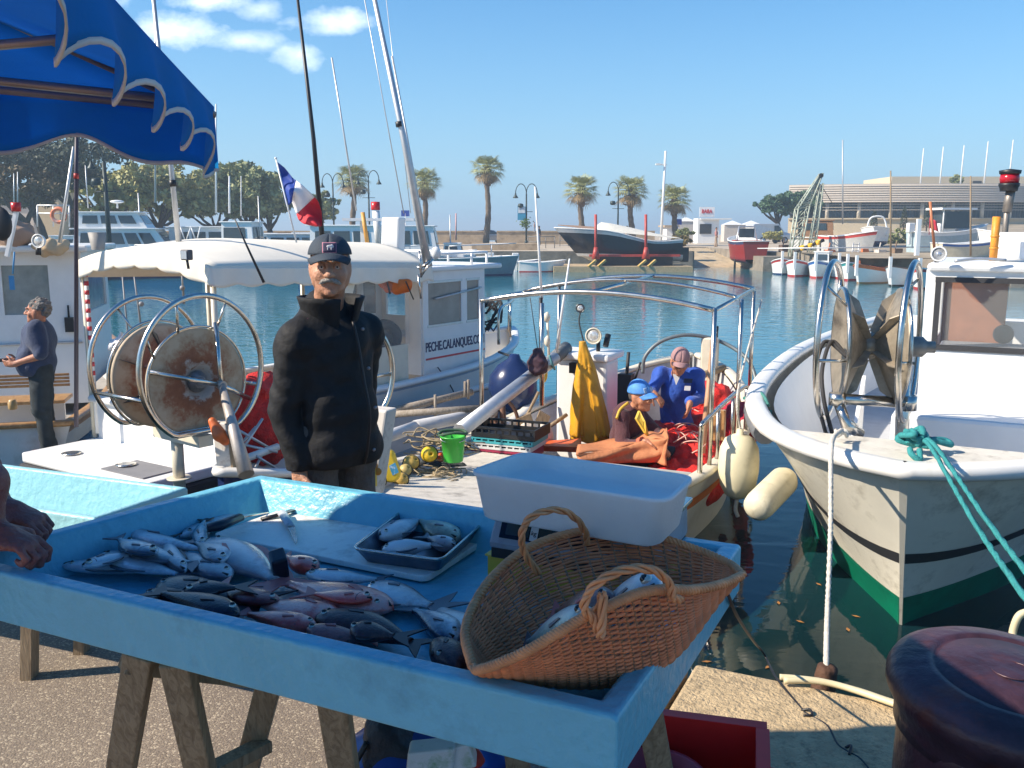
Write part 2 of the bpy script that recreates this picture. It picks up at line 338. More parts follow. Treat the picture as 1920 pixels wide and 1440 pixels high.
# ------------------------------------------------------------------ boats: local frame and hull
class Fr:
    def __init__(s, o, ax): s.o = V((o[0], o[1], 0)); a = V((ax[0], ax[1], 0)).normalized(); s.a = a; s.e = V((a.y, -a.x, 0))
    def p(s, S_, w, z): r = s.o + s.a * S_ + s.e * w; r.z = z; return r
    def inv(s, q): d = V(q) - s.o; return d.dot(s.a), d.dot(s.e), q[2]
def hull(fr, root, st, mtop, mbot, zw=-.9, stripes=(), liner=None, deckz=None, deckm=None, cap=None, capw=.07, capt=.03, N=40, th=.05, keel=.45, flare=1.3, nametop='hull', rake=0, rk=0):
    # st: (s, half beam at gunwale, z of gunwale, half beam at waterline)
    ss = [q[0] for q in st]; s0, s1 = ss[0], ss[-1]
    sp = spl([(q[0], q[1], q[2]) for q in st], 12); sq = spl([(q[0], q[3], 0) for q in st], 12)
    S_ = [s0 + (s1 - s0) * (.5 - .5 * math.cos(math.pi * i / N)) for i in range(N + 1)]
    tb = [(p[0], max(p[1], .004)) for p in sp]; tz = [(p[0], p[2]) for p in sp]; tw = [(p[0], max(p[1], .003)) for p in sq]
    def pt(s, side, f, off=0):        # f: 0 gunwale, 1 waterline
        b, z, w = interp(tb, s), interp(tz, s), interp(tw, s); q = (1 - f) ** flare
        return fr.p(s + rake * f * math.exp(-(s - s0) / 1.2) - rk * f * math.exp(-(s1 - s) / (rk * 1.6 + .01)), side * (w + (b - w) * q + off), z + (zw - z) * f)
    def strip(f0, f1, n, off=0):
        m = MB()
        for side in (-1, 1):
            m.loft([[pt(s, side, f0 + (f1 - f0) * j / n, off) for j in range(n + 1)] for s in S_], False, False)
        return m
    m = strip(0, 1, 8); m.loft([[pt(S_[-1], sd, j / 8) for j in range(9)] for sd in (-1, 1)], False, False); m.loft([[pt(S_[0], sd, j / 8) for j in range(9)] for sd in (-1, 1)], False, False)
    h = m.build(nametop, mtop, root)
    m = MB()
    m.loft([[fr.p(s + (rake * math.exp(-(s - s0) / 1.2) - rk * math.exp(-(s1 - s) / (rk * 1.6 + .01))) * (1 + .3 * math.sin(math.pi * j / 8)), -interp(tw, s) * math.cos(math.pi * j / 8), zw - keel * math.sin(math.pi * j / 8) * min(1, interp(tw, s) * 3 + .1)) for j in range(9)] for s in S_], False, False)
    m.build('hull_bottom', mbot, root)
    for (f0, f1, mm, nm) in stripes: strip(f0, f1, 2, .004).build(nm, mm, root)
    def inn(s, side, f):
        s = min(max(s, s0 + th), s1 - th); z = interp(tz, s); ff = min((z - deckz) / (z - zw), 1) * f; p = pt(s, side, ff, 0); w = (p - fr.o).dot(fr.e); c = p - fr.e * w; n = max(abs(w) - th * 1.3, .001)
        c = c + fr.e * n * side; c.z = z - .01 + (deckz - z) * f; return c
    if liner:
        m = MB()
        for side in (-1, 1):
            m.loft([[inn(s, side, f) for f in (0, .35, .7, 1)] for s in S_], False, False)
        e = S_[-1]; m.quad(fr.p(e - th, -interp(tb, e) + th, interp(tz, e)), fr.p(e - th, interp(tb, e) - th, interp(tz, e)), fr.p(e - th, interp(tb, e) - th, deckz), fr.p(e - th, -interp(tb, e) + th, deckz))
        m.build('inner_wall', liner, root)
    if deckz is not None:
        m = MB()
        m.loft([[(lerp(inn(s, -1, 1), inn(s, 1, 1), q) if liner else fr.p(s, (2 * q - 1) * max(interp(tb, s) - .03, .002), interp(tz, s) - .02)) for q in (0, .25, .5, .75, 1)] for s in S_], False, False)
        m.build('deck', deckm or mtop, root)
    if cap:
        m = MB()
        pts = [fr.p(s, -interp(tb, s) + capw * .3, interp(tz, s) + capt * .3) for s in reversed(S_)] + [fr.p(s, interp(tb, s) - capw * .3, interp(tz, s) + capt * .3) for s in S_]
        cl = interp(tb, s1) > .3
        for i in range(len(pts)):
            pass
        ring = []
        for i in range(len(pts)):
            d = (pts[min(i + 1, len(pts) - 1)] - pts[max(i - 1, 0)]); d.z = 0
            x = V((d.y, -d.x, 0)); x = x.normalized() if x.length > 1e-6 else V((1, 0, 0)); up = V((0, 0, 1))
            ring.append([pts[i] + x * capw * math.cos(a) + up * capt * max(-1, min(1, 1.4 * math.sin(a))) for a in [2 * math.pi * k / 12 for k in range(12)]])
        m.loft(ring, True, True); m.build('gunwale', cap, root)
        if cl: MB().bar(pts[0], pts[-1], capw * 2, capt * 2).build('transom_cap', cap, root)
    return dict(b=tb, z=tz, w=tw, pt=pt)
NQ = (.431, .903)      # boats lie at right angles to the quay edge
# ================================================================== SETTING
QO = V((.7, 3.33, 0)); QE = V((.903, -.431, 0)); QN = V((.431, .903, 0))
def Q(a, d, z=0): r = QO + QE * a + QN * d; r.z = z; return r
# ground: exposed-aggregate asphalt
def aggregate():
    m = bpy.data.materials.new('aggregate_asphalt'); m.use_nodes = True; n = m.node_tree; b = n.nodes['Principled BSDF']; b.inputs['Roughness'].default_value = .85
    t = n.nodes.new('ShaderNodeTexCoord'); L = n.links.new
    v = n.nodes.new('ShaderNodeTexVoronoi'); v.inputs['Scale'].default_value = 160; L(t.outputs['Object'], v.inputs['Vector'])
    v2 = n.nodes.new('ShaderNodeTexVoronoi'); v2.inputs['Scale'].default_value = 230; L(t.outputs['Object'], v2.inputs['Vector'])
    r = n.nodes.new('ShaderNodeValToRGB'); r.color_ramp.interpolation = 'CONSTANT'
    for i, (p, c) in enumerate(((0, (.185, .15, .118)), (.3, (.225, .182, .142)), (.7, (.275, .225, .172)), (.9, (.44, .375, .285)))):
        e = r.color_ramp.elements[i] if i < 2 else r.color_ramp.elements.new(p); e.position = p; e.color = (*c, 1)
    s = n.nodes.new('ShaderNodeSeparateColor'); L(v.outputs['Color'], s.inputs[0]); L(s.outputs[0], r.inputs[0])
    k = n.nodes.new('ShaderNodeTexNoise'); k.inputs['Scale'].default_value = 1.3; k.inputs['Detail'].default_value = 6; L(t.outputs['Object'], k.inputs['Vector'])
    x = n.nodes.new('ShaderNodeMix'); x.data_type = 'RGBA'; x.blend_type = 'MULTIPLY'; x.inputs[0].default_value = .7; L(r.outputs[0], x.inputs[6])
    r2 = n.nodes.new('ShaderNodeValToRGB'); r2.color_ramp.elements[0].position = .3; r2.color_ramp.elements[0].color = (.6, .55, .5, 1); r2.color_ramp.elements[1].position = .7; r2.color_ramp.elements[1].color = (1, .95, .88, 1)
    L(k.outputs[0], r2.inputs[0]); L(r2.outputs[0], x.inputs[7]); L(x.outputs[2], b.inputs['Base Color'])
    p = n.nodes.new('ShaderNodeBump'); p.inputs['Strength'].default_value = .45; p.inputs['Distance'].default_value = .004; p.invert = True; L(v.outputs['Distance'], p.inputs['Height']); L(p.outputs[0], b.inputs['Normal'])
    return m
stone = M('coping_stone', (.47, .35, .20), .85, var=.22, vs=9, spots='4f4436', ss=26, sa=.55, bump=.7, bs=70)
wallst = M('quay_wall_stone', (.20, .17, .13), .9, var=.4, vs=3, spots='23281c', ss=2, sa=.7, bump=1, bs=8)
g = MB(); g.quad(Q(-45, -.66, 0), Q(45, -.66, 0), Q(45, -40, 0), Q(-45, -40, 0))
struct(g.build('quay_paving', aggregate()))
m = MB()
a = -40.0
while a < 40:                        # coping stones with narrow joints
    m.obox(Q(a + .995, -.33, -.11), QE * .988, QN * .328, V((0, 0, .118))); a += 2.0
struct(m.build('quay_coping', stone, bev=.018))
m = MB(); m.obox(Q(0, -.6, -1.75), QE * 42, QN * .55, V((0, 0, 1.5))); struct(m.build('quay_wall', wallst))
# water
def watermat():
    m = bpy.data.materials.new('harbour_water'); m.use_nodes = True; n = m.node_tree; L = n.links.new; b = n.nodes['Principled BSDF']
    b.inputs['Roughness'].default_value = .03; b.inputs['IOR'].default_value = 1.33
    t = n.nodes.new('ShaderNodeTexCoord')
    k = n.nodes.new('ShaderNodeTexNoise'); k.inputs['Scale'].default_value = .05; k.inputs['Detail'].default_value = 4; L(t.outputs['Object'], k.inputs['Vector'])
    r = n.nodes.new('ShaderNodeValToRGB'); r.color_ramp.elements[0].position = .35; r.color_ramp.elements[0].color = (.010, .125, .175, 1); r.color_ramp.elements[1].position = .7; r.color_ramp.elements[1].color = (.016, .165, .22, 1)
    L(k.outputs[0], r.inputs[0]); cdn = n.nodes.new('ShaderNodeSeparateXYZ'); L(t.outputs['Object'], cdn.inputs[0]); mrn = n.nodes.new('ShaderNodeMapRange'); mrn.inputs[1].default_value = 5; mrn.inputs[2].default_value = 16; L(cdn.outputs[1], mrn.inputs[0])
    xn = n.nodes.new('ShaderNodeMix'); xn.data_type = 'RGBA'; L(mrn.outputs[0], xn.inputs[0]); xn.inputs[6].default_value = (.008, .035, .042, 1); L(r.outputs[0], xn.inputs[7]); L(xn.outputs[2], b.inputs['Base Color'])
    mp = n.nodes.new('ShaderNodeMapping'); mp.inputs['Scale'].default_value = (1, 1.7, 1); mp.inputs['Rotation'].default_value = (0, 0, .35); L(t.outputs['Object'], mp.inputs[0])
    x = n.nodes.new('ShaderNodeTexNoise'); x.inputs['Scale'].default_value = 1.9; x.inputs['Detail'].default_value = 3; x.inputs['Roughness'].default_value = .5; x.inputs['Distortion'].default_value = .6; L(mp.outputs[0], x.inputs['Vector'])
    # ripples die out in the sheltered strip along the quay
    cd = n.nodes.new('ShaderNodeSeparateXYZ'); L(t.outputs['Object'], cd.inputs[0])
    mr = n.nodes.new('ShaderNodeMapRange'); mr.inputs[1].default_value = 3; mr.inputs[2].default_value = 22; mr.inputs[3].default_value = .07; mr.inputs[4].default_value = .30; L(cd.outputs[1], mr.inputs[0])
    p = n.nodes.new('ShaderNodeBump'); p.inputs['Distance'].default_value = .05; L(mr.outputs[0], p.inputs['Strength']); L(x.outputs[0], p.inputs['Height']); L(p.outputs[0], b.inputs['Normal'])
    tr = n.nodes.new('ShaderNodeBsdfTransparent'); tr.inputs[0].default_value = (.30, .48, .42, 1)
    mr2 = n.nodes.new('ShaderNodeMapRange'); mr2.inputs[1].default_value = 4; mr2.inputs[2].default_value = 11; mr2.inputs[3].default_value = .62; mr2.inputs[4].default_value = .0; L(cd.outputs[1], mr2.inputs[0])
    gl = n.nodes.new('ShaderNodeBsdfGlossy'); gl.inputs['Roughness'].default_value = .02; L(p.outputs[0], gl.inputs['Normal'])
    fr = n.nodes.new('ShaderNodeFresnel'); fr.inputs[0].default_value = 1.33; L(p.outputs[0], fr.inputs['Normal'])
    t2 = n.nodes.new('ShaderNodeMixShader'); L(fr.outputs[0], t2.inputs[0]); L(tr.outputs[0], t2.inputs[1]); L(gl.outputs[0], t2.inputs[2])
    ms = n.nodes.new('ShaderNodeMixShader'); L(mr2.outputs[0], ms.inputs[0]); L(b.outputs[0], ms.inputs[1]); L(t2.outputs[0], ms.inputs[2])
    L(ms.outputs[0], n.nodes['Material Output'].inputs[0]); return m
WZ = -.9
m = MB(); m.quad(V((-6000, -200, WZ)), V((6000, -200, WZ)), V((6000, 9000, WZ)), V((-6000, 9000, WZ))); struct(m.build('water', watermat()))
m = MB(); m.quad(V((-80, -10, -3.2)), V((80, -10, -3.2)), V((80, 60, -3.2)), V((-80, 60, -3.2))); struct(m.build('sea_bed', M('sea_bed_mud', (.05, .07, .05), .95, var=.4)))
# far shore
paving = M('far_paving', (.46, .38, .28), .9, var=.15, vs=.4)
far_front = [(-150, 78), (-32, 72), (-3, 62), (12.0, 62), (12.0, 76), (15.9, 76), (15.9, 61), (17.3, 59), (18.6, 50), (22, 41), (40, 37), (200, 37), (200, 260), (40, 260), (14, 112), (-60, 112), (-150, 140)]
m = MB(); m.prism([V((x, y, -3)) for x, y in far_front], (0, 0, 3.22)); struct(m.build('far_quay', paving))
farwall = M('far_quay_stone', (.24, .205, .16), .9, var=.35, vs=1.2, spots='2c3026', ss=.8, sa=.5, bump=1, bs=5)
m = MB()
for (x0, y0), (x1, y1) in zip(far_front[:11], far_front[1:12]):
    d = V((x1 - x0, y1 - y0, 0)); nn = V((d.y, -d.x, 0)).normalized() * .06
    m.obox(V(((x0 + x1) / 2, (y0 + y1) / 2, -1.4)) + nn, d / 2, nn, V((0, 0, 1.63)))
struct(m.build('far_quay_facing', farwall))
m = MB(); m.loft([[V((x, 60.5, -1.3)), V((x, 66, -.55)), V((x, 77, .24))] for x in (12.05, 13.5, 15.85)], False, False, False)
struct(m.build('slipway', M('slipway_setts', (.47, .36, .22), .9, var=.25, vs=1.5, spots='3b3424', ss=2, bump=1, bs=6)))
shore = M('boatyard_ground', (.33, .27, .19), .95, var=.3, vs=.6, spots='4a4a2c', ss=.35, sa=.6)
def shz(x, y): return .24 + .035 * max(0, y - 52 - .0 * x) * min(1, max(0, (x - 17.5) / 4))
m = MB(); m.grid(lambda a, b: (lambda y: V((max(17.5, .285 * y + .6) + a * 110, y, shz(99, y) * min(1, a * 6) + .24 * max(0, 1 - a * 6) + .006)))(46 + b * 105), 24, 16); struct(m.build('boatyard', shore))
# ================================================================== RIGHT-HAND BOAT
FB = Fr((2.25, 5.15), (.47, .883)); B = FB.p
gband = M('green_antifouling', (.0, .16, .085), .4, var=.25, vs=5, spots='0b2a18', ss=3, sa=.5)
hullw = M('worn_hull_white', (.72, .67, .55), .4, var=.08, vs=2.5, spots='5d4f34', ss=2.6, sa=.5)
rb = T('fishing_boat', 'white work boat with grey stripe and green bottom, moored bow-on at the right', 'boat', B(0, 0, WZ))
hst = [(0, .025, .27, .008), (.15, .36, .27, .04), (.45, .72, .27, .14), (.9, 1.02, .28, .32), (1.7, 1.28, .31, .66), (2.8, 1.40, .36, 1.0), (4.5, 1.42, .40, 1.2), (6.5, 1.25, .42, 1.1), (8, 1.0, .44, .9)]
# plan the raked stem by sliding the low stations forward through the section shape
hb = hull(FB, rb, hst, hullw, gband, stripes=[(.50, .565, M('grey_stripe', (.035, .033, .035), .4), 'stripe'), (.80, 1.0, gband, 'boot_top')], liner=whitec, deckz=-.35, deckm=M('grey_deck', (.45, .46, .47), .7), cap=white, capw=.08, capt=.048, th=.13, keel=.7, flare=1.35, rake=.62)
m = MB(); m.tube([hb['pt'](s, -1, .05, .02) for s in [.9 + .1 * i for i in range(11)]], .085, 10); m.build('rubber_bumper', M('grey_rubber', (.13, .135, .14), .75, var=.15, bump=.2), rb)
m = MB(); m.loft([[B(s, w * max(interp(hb['b'], s) - .14, .01), interp(hb['z'], s) + .035) for w in (-1, -.5, 0, .5, 1)] for s in (.1, .3, .5, .7)], False, False); m.build('foredeck', M('dirty_white', (.66, .62, .53), .5, var=.12, spots='5b4a34', ss=5, sa=.5), rb)
m = MB(); m.obox(B(.70, 0, .16), FB.e * .60, FB.a * .02, V((0, 0, .14))); m.build('foredeck_bulkhead', whitec, rb)
# wheelhouse
ws, w0, w1, zf, zr = 3.0, -.14, 1.25, -.35, 1.34
m = MB(); T_ = .06
m.obox(B(ws, (w0 + w1) / 2, (zf + .64) / 2), FB.e * (w1 - w0) / 2, FB.a * .03, V((0, 0, (.64 - zf) / 2)))       # below the windscreen
for (a, b_) in ((w0, w0 + .07), (w1 - .07, w1)): m.obox(B(ws, (a + b_) / 2, .96), FB.e * (b_ - a) / 2, FB.a * .03, V((0, 0, .32)))
m.obox(B(ws, (w0 + w1) / 2, 1.275), FB.e * ((w1 - w0) / 2), FB.a * .03, V((0, 0, .045)))
for w in (w0, w1): m.obox(B(ws + .9, w, .14), FB.e * .03, FB.a * .87, V((0, 0, .49)))
for w in (w0, w1):
    for s in (ws + .1, ws + 1.7): m.obox(B(s, w, .96), FB.e * .03, FB.a * .06, V((0, 0, .36)))
m.obox(B(ws + 1.8, (w0 + w1) / 2, .2), FB.e * .78, FB.a * .03, V((0, 0, .55)))
m.build('wheelhouse', whitec, rb, bev=.012)
m = MB(); m.obox(B(ws + .85, (w0 + w1) / 2, zr), FB.e * .715, FB.a * .93, V((0, 0, .035))); m.build('wheelhouse_roof', whitec, rb, bev=.03)
wf = MB()
for z in (.665, 1.235): wf.obox(B(ws - .035, (w0 + w1) / 2, z), FB.e * (w1 - w0 - .1) / 2, FB.a * .012, V((0, 0, .022)))
for w in (w0 + .075, w1 - .075): wf.obox(B(ws - .0355, w, .95), FB.e * .022, FB.a * .0115, V((0, 0, .263)))
wfo = wf.build('windscreen_frame', rubber, rb)
m = MB(); m.obox(B(ws, (w0 + w1) / 2, .95), FB.e * (w1 - w0 - .16) / 2, FB.a * .004, V((0, 0, .285))); m.build('windscreen', clearg, rb)
m = MB(); m.obox(B(ws + 1.72, .10, .45), FB.e * .36, FB.a * .015, V((0, 0, .78))); m.build('cabin_door', M('brown_door', (.30, .115, .05), .55, var=.15), rb)
m = MB(); m.obox(B(ws + .45, .45, .45), FB.e * .5, FB.a * .22, V((0, 0, .20))); m.build('dashboard', M('grey_panel', (.22, .22, .23), .6), rb, bev=.02)
m = MB(); m.lathe([(.0, 0), (.075, 0), (.085, .02), (.07, .05), (0, .05)], B(ws + .55, .45, .74), FB.a, 16); m.build('compass', dark, rb)
for s_, w_, hh in ((1.9, -.6, 0), ):
    m = MB(); m.prism([B(2.2, -.62, -.34), B(2.95, -.62, -.34), B(2.95, -.62, .38)], FB.e * .03); m.build('bulkhead_knee', whitec, rb)
m = MB(); m.obox(B(2.45, .35, -.05), FB.e * .62, FB.a * .5, V((0, 0, .30))); m.build('engine_box', whitec, rb, bev=.03)
# things on the wheelhouse roof
z0 = zr + .046
lp = T('mast_lamp', 'red-topped black signal lamp on a short post on the white wheelhouse roof', 'lamp', B(3.45, .15, z0))
base = P(1880, 486, 8.3); zz = z0
m = MB(); m.tube([V((base.x, base.y, zz)), V((base.x, base.y, 1.95))], .026, 8); m.tube([V((base.x, base.y, 1.8)), V((base.x + .02, base.y, 2.0))], .04, 10); m.build('post', M('dirty_metal', (.25, .22, .19), .5, .6, spots='50301c'), lp)
m = MB(); m.lathe([(.07, 0), (.075, .03), (.085, .05), (.085, .07), (0, .07)], (base.x, base.y, 1.98)); m.lathe([(.085, 0), (.09, .03), (.0, .045)], (base.x, base.y, 2.13)); m.build('lamp_cap', black, lp)
m = MB(); m.lathe([(.075, 0), (.08, .04), (.075, .08)], (base.x, base.y, 2.05)); m.build('lens', M('red_lens', (.40, .01, .02), .2), lp)
q = P(1862, 488, 7.9)
m = MB(); m.tube([V((q.x, q.y, z0)), V((q.x, q.y, z0 + .37))], .032, 12); m.lathe([(.036, 0), (.036, .015)], (q.x, q.y, z0 + .2)); m.lathe([(.036, 0), (.036, .015)], (q.x, q.y, z0 + .1))
tag(m.build('marker_tube', M('orange_tube', (.72, .28, .03), .5, var=.2, spots='8a5a20', ss=8), None, (q.x, q.y, z0)), 'short orange tube standing upright on the white wheelhouse roof', 'tube')
q = P(1910, 486, 8.0)
m = MB(); m.obox(V((q.x, q.y + .1, z0 + .12)), FB.e * .13, FB.a * .1, V((0, 0, .12))); o = m.build('roof_locker', whitec, None, (q.x, q.y, z0), bev=.03); tag(o, 'white box with rounded corners on the right wheelhouse roof', 'box')
q = P(1760, 482, 7.6); st = T('search_light', 'small round white searchlight at the corner of the right wheelhouse roof', 'searchlight', (q.x, q.y, z0))
m = MB(); m.lathe([(.03, -.09), (.055, -.07), (.062, 0), (.062, .02), (.05, .02), (.05, .0), (0, -.01)], (q.x, q.y, z0 + .065), (-.4, -.9, .1)); m.build('lamp_housing', whitec, st)
m = MB(); m.tube([V((q.x, q.y + .03, z0 - .003)), V((q.x, q.y + .03, z0 + .05))], .018); m.build('lamp_foot', black, st)
m = MB(); m.lathe([(.05, 0), (.0, .004)], V((q.x, q.y, z0 + .065)) + V((-.4, -.9, .1)).normalized() * .012, (-.4, -.9, .1)); m.build('lens', M('lamp_glass', (.5, .52, .55), .08, .6), st)
m = MB(); m.tube(spl([V((q.x + .12, q.y - .03, z0 + .01)), V((q.x + .3, q.y - .05, z0 + .03)), V((q.x + .5, q.y - .1, z0 + .02))]), .012); m.build('roof_rail', alum, rb)
# net hauler on the bow
hc = P(1630, 648, 6.3); ax = V((.97, -.20, 0)).normalized(); up = V((0, 0, 1)); fw = up.cross(ax)
nh = T('net_hauler', 'stainless V-shaped net hauler with two guard hoops on the right boat bow', 'net hauler', (hc.x, hc.y, .3))
dish = M('worn_steel_plate', (.34, .29, .22), .5, .5, var=.3, vs=7, spots='2d2218', ss=3, sa=.75)
for sd, nm in ((-1, 'left'), (1, 'right')):
    m = MB(); m.lathe([(.05, .015), (.10, .05), (.385, .17), (.395, .175), (.395, .20), (.375, .20), (.1, .09), (.04, .07)], hc, ax * sd, 48); m.build('hauler_disc', dish, nh)
    m = MB()
    for k in range(6):
        an = k * math.pi / 3 + .3; r_ = fw * math.cos(an) + up * math.sin(an); tq = ax.cross(r_)
        m.prism([hc + r_ * .08 + ax * sd * .042, hc + r_ * .375 + ax * sd * .165, hc + r_ * .31 + ax * sd * .075, hc + r_ * .10 + ax * sd * -.0], tq * .008)
    m.build('gripper_fins', dish, nh)
    m = MB(); c_ = hc + ax * sd * .26 + V((0, 0, .03))
    fh = fw * math.cos(.33) + ax * math.sin(.33) * (1 if sd > 0 else .9)
    m.tube([c_ + fh * .47 * math.cos(t) + up * (.54 * math.sin(t) * (1 if math.sin(t) > 0 else 1.0)) for t in [2 * math.pi * i / 48 for i in range(48)]], .021, 8, True)
    m.build('guard_hoop', steel, nh)
    for an in (.9, 2.3, 3.3, 5.9):
        m = MB(); r_ = fw * math.cos(an) + up * math.sin(an); m.tube([c_ + fh * .47 * math.cos(an) + up * .54 * math.sin(an), hc + ax * sd * .19 + r_ * .38], .011); m.build('hoop_stay', steel, nh)
    m = MB(); m.lathe([(.385, -.006), (.402, 0), (.402, .012), (.385, .018)], hc + ax * sd * .185, ax * sd, 48, cap=False); m.build('disc_rim', steel, nh)
m = MB(); m.lathe([(.07, -.06), (.07, .06)], hc, ax, 16); m.build('hub', dish, nh)
rp = P(1702, 755, 6.25); lp_ = P(1570, 748, 6.1)
m = MB(); m.tube([lp_, rp], .038, 12); m.tube([P(1695, 650, 6.28), V((rp.x, rp.y, -.30))], .046, 12); m.tube([lp_, P(1588, 800, 6.0), V((lp_.x + .15, lp_.y - .05, .30))], .036, 12); m.tube([P(1590, 790, 6.0), P(1605, 800, 6.3), P(1612, 860, 6.6)], .022); m.lathe([(.06, -.05), (.06, .05)], rp); m.lathe([(.055, -.04), (.055, .04)], lp_ )
m.build('hauler_stand', steel, nh)
m = MB(); m.lathe([(.06, 0), (.07, .02), (.07, .14), (.04, .17), (.04, .22)], hc + ax * .20, ax, 16); m.build('hydraulic_motor', M('grey_cast', (.3, .28, .25), .5, .5, var=.3), nh)
for dx, nm in ((0, ''), (12, '')):
    m = MB(); m.tube(spl([hc + ax * -.1 + V((0, .1, -.1)), P(1548 + dx, 640, 6.5), P(1530 + dx, 690, 6.3), P(1532 + dx, 745, 6.2), P(1545 + dx, 800, 6.2), P(1560 + dx, 850, 6.3)]), .014, 8); m.build('hydraulic_hose', rubber, nh)
# mooring lines
def ropey(m, pts, r, turns=30, n=3, q=5):
    pts = spl(pts, max(4, int(turns * 5 / max(1, len(pts) - 1)))); N = len(pts); L = [0]
    for i in range(1, N): L.append(L[-1] + (pts[i] - pts[i - 1]).length)
    for k in range(n):
        o = []
        for i in range(N):
            d = (pts[min(i + 1, N - 1)] - pts[max(i - 1, 0)]).normalized(); x, y, _ = frame(d); a_ = L[i] / L[-1] * turns * 2 * math.pi + k * 2 * math.pi / n
            o.append(pts[i] + (x * math.cos(a_) + y * math.sin(a_)) * r * .55)
        m.tube(o, r * .62, q)
    return m
rt = P(1578, 806, 5.75); rt.z = .37
wt = T('hanging_rope', 'white twisted rope hanging from the right boat bow with a rusty weight', 'rope', rt)
m = MB(); kn = [rt + V((math.cos(t) * .035, math.sin(t) * .035, .02 * math.sin(3 * t))) for t in [i * .7 for i in range(19)]]; m.tube(spl(kn, 3), .011, 6)
e0 = P(1558, 860, 5.2); e1 = P(1557, 1000, 4.9); e2 = P(1551, 1160, 4.6); e3 = P(1549, 1250, 4.35)
ropey(m, [rt + V((0, 0, .02)), P(1562, 822, 5.4), e0, e1, e2, e3], .014, 75); m.build('rope', wrope_m, wt)
m = MB(); m.lathe([(.02, .07), (.05, .06), (.055, .0), (.05, -.02), (.06, -.04), (.06, -.11), (.03, -.13)], e3 + V((0, 0, -.06)), (.1, -.1, 1), 16); m.build('weight', M('rusted_iron', (.10, .05, .03), .8, .3, var=.4, vs=20, bump=.4), wt)
teal = M('teal_rope', (.03, .26, .26), .8, var=.25, vs=50, bump=.5, bs=200)
k0 = P(1712, 822, 5.45)
k0.z = .36
tr = T('mooring_rope', 'teal mooring rope knotted on the right boat bow', 'rope', k0)
rs = random.Random(3); kn = [k0 + V((rs.uniform(-.075, .075), rs.uniform(-.09, .06), rs.uniform(-.0, .10))) for i in range(22)]
m = MB(); m.tube(spl(kn, 4), .019, 7); m.tube(spl([k0, k0 + V((.12, .03, .03)), k0 + V((.22, .06, .02)), k0 + V((.24, .02, .0)), k0 + V((.1, .0, .04))], 6), .018, 7); m.tube(spl([k0 + V((-.05, -.08, 0)), k0 + V((-.06, -.13, -.02)), k0 + V((-.02, -.15, -.05)), k0 + V((.0, -.1, .0))], 6), .018, 7); m.build('knot', teal, tr)
for (a1, a2, a3) in (((1745, 838), (1830, 985), (1950, 1160)), ((1752, 834), (1850, 975), (1985, 1150))):
    m = MB(); q3 = G(*a3, .42); ropey(m, [k0 + V((.03, -.03, .03)), P(*a1, 5.2), P(*a2, 4.0), q3, q3 + (q3 - P(*a2, 4.0)) * .25], .0125, 70); m.build('strand', teal, tr)
m = MB(); m.tube([B(.9 + .02 * i, -1.02 + (i % 2) * .0, .36) for i in range(2)], .012)
q = [P(1395, 748, 7.2), P(1420, 736, 7.35), P(1432, 742, 7.1), P(1440, 775, 6.9)]
m = MB(); m.tube(spl([V((p.x, p.y, max(p.z, .33))) for p in q], 6), .013, 6); m.tube(spl([P(1440, 775, 6.9), P(1446, 800, 6.8), P(1444, 770, 6.9)], 6), .013, 6); m.build('rail_lashing', M('green_rope', (.05, .2, .17), .85, var=.3), rb)
# pale fender between the boats
f0, f1 = P(1416, 955, 6.4), P(1474, 897, 6.9)
m = MB(); dd = (f1 - f0); m.lathe([(.0, -.01), (.07, .0), (.105, .04), (.112, .1), (.112, dd.length - .06), (.09, dd.length), (.03, dd.length + .03), (.02, dd.length + .07), (0, dd.length + .07)], f0, dd, 20)
tag(m.build('fender', M('cream_fender', (.70, .64, .47), .45, var=.1, spots='6d5b38', ss=7, sa=.35), None, f0), 'cream cylindrical fender tilted against the left side of the right boat', 'fender')
# ================================================================== CENTRE BOAT (two fishermen)
FM = Fr((-.75, 4.9), NQ); A = FM.p
cb = T('fishing_boat', 'open white fishing boat with orange stripe, two fishermen and a steel canopy frame', 'boat', A(0, 0, WZ))
orstripe = M('orange_stripe', (.62, .17, .03), .5, var=.25, spots='a85f2a', ss=10)
tealb = M('teal_antifouling', (.03, .2, .22), .5, var=.25)
cst = [(0, .03, .10, .01), (.25, .30, .06, .05), (.7, .62, -.02, .25), (1.6, .95, -.16, .62), (2.8, 1.13, -.24, .92), (4.2, 1.15, -.22, .98), (5.4, .96, -.12, .76), (6.4, .55, .03, .32), (6.9, .06, .14, .02)]
chb = hull(FM, cb, cst, white, tealb, stripes=[(.28, .42, orstripe, 'orange_band')], liner=M('boat_inside', (.50, .50, .49), .6, var=.15, spots='6b5c48'), deckz=-.62, deckm=M('deck_grey', (.33, .31, .28), .8, var=.25, spots='1d1a18', ss=6), cap=cream, capw=.06, capt=.03, th=.07)
m = MB(); m.loft([[A(s, w * max(interp(chb['b'], s) - .10, .01), interp(chb['z'], s) - .03) for w in (-1, -.5, 0, .5, 1)] for s in [.1 + .2 * i for i in range(15)]], False, False); m.build('foredeck', M('worn_boards', (.56, .52, .45), .8, var=.15, vs=9, spots='3a3028', ss=7, sa=.45), cb)
m = MB(); m.obox(A(2.95, 0, -.44), FM.e * 1.0, FM.a * .015, V((0, 0, .18))); m.build('foredeck_bulkhead', M('boat_inside2', (.4, .4, .38), .7), cb)
pt_, pb_ = P(716, 775, 5.0), P(692, 915, 5.0)
m = MB(); m.obox((pt_ + pb_) / 2, (pt_ - pb_) / 2 + V((0, 0, .03)), FM.e * .068, FM.a * .055); m.build('stem_post', M('flaking_white', (.62, .57, .50), .6, var=.1, spots='6a4a34', ss=12, sa=.5), cb, bev=.012)
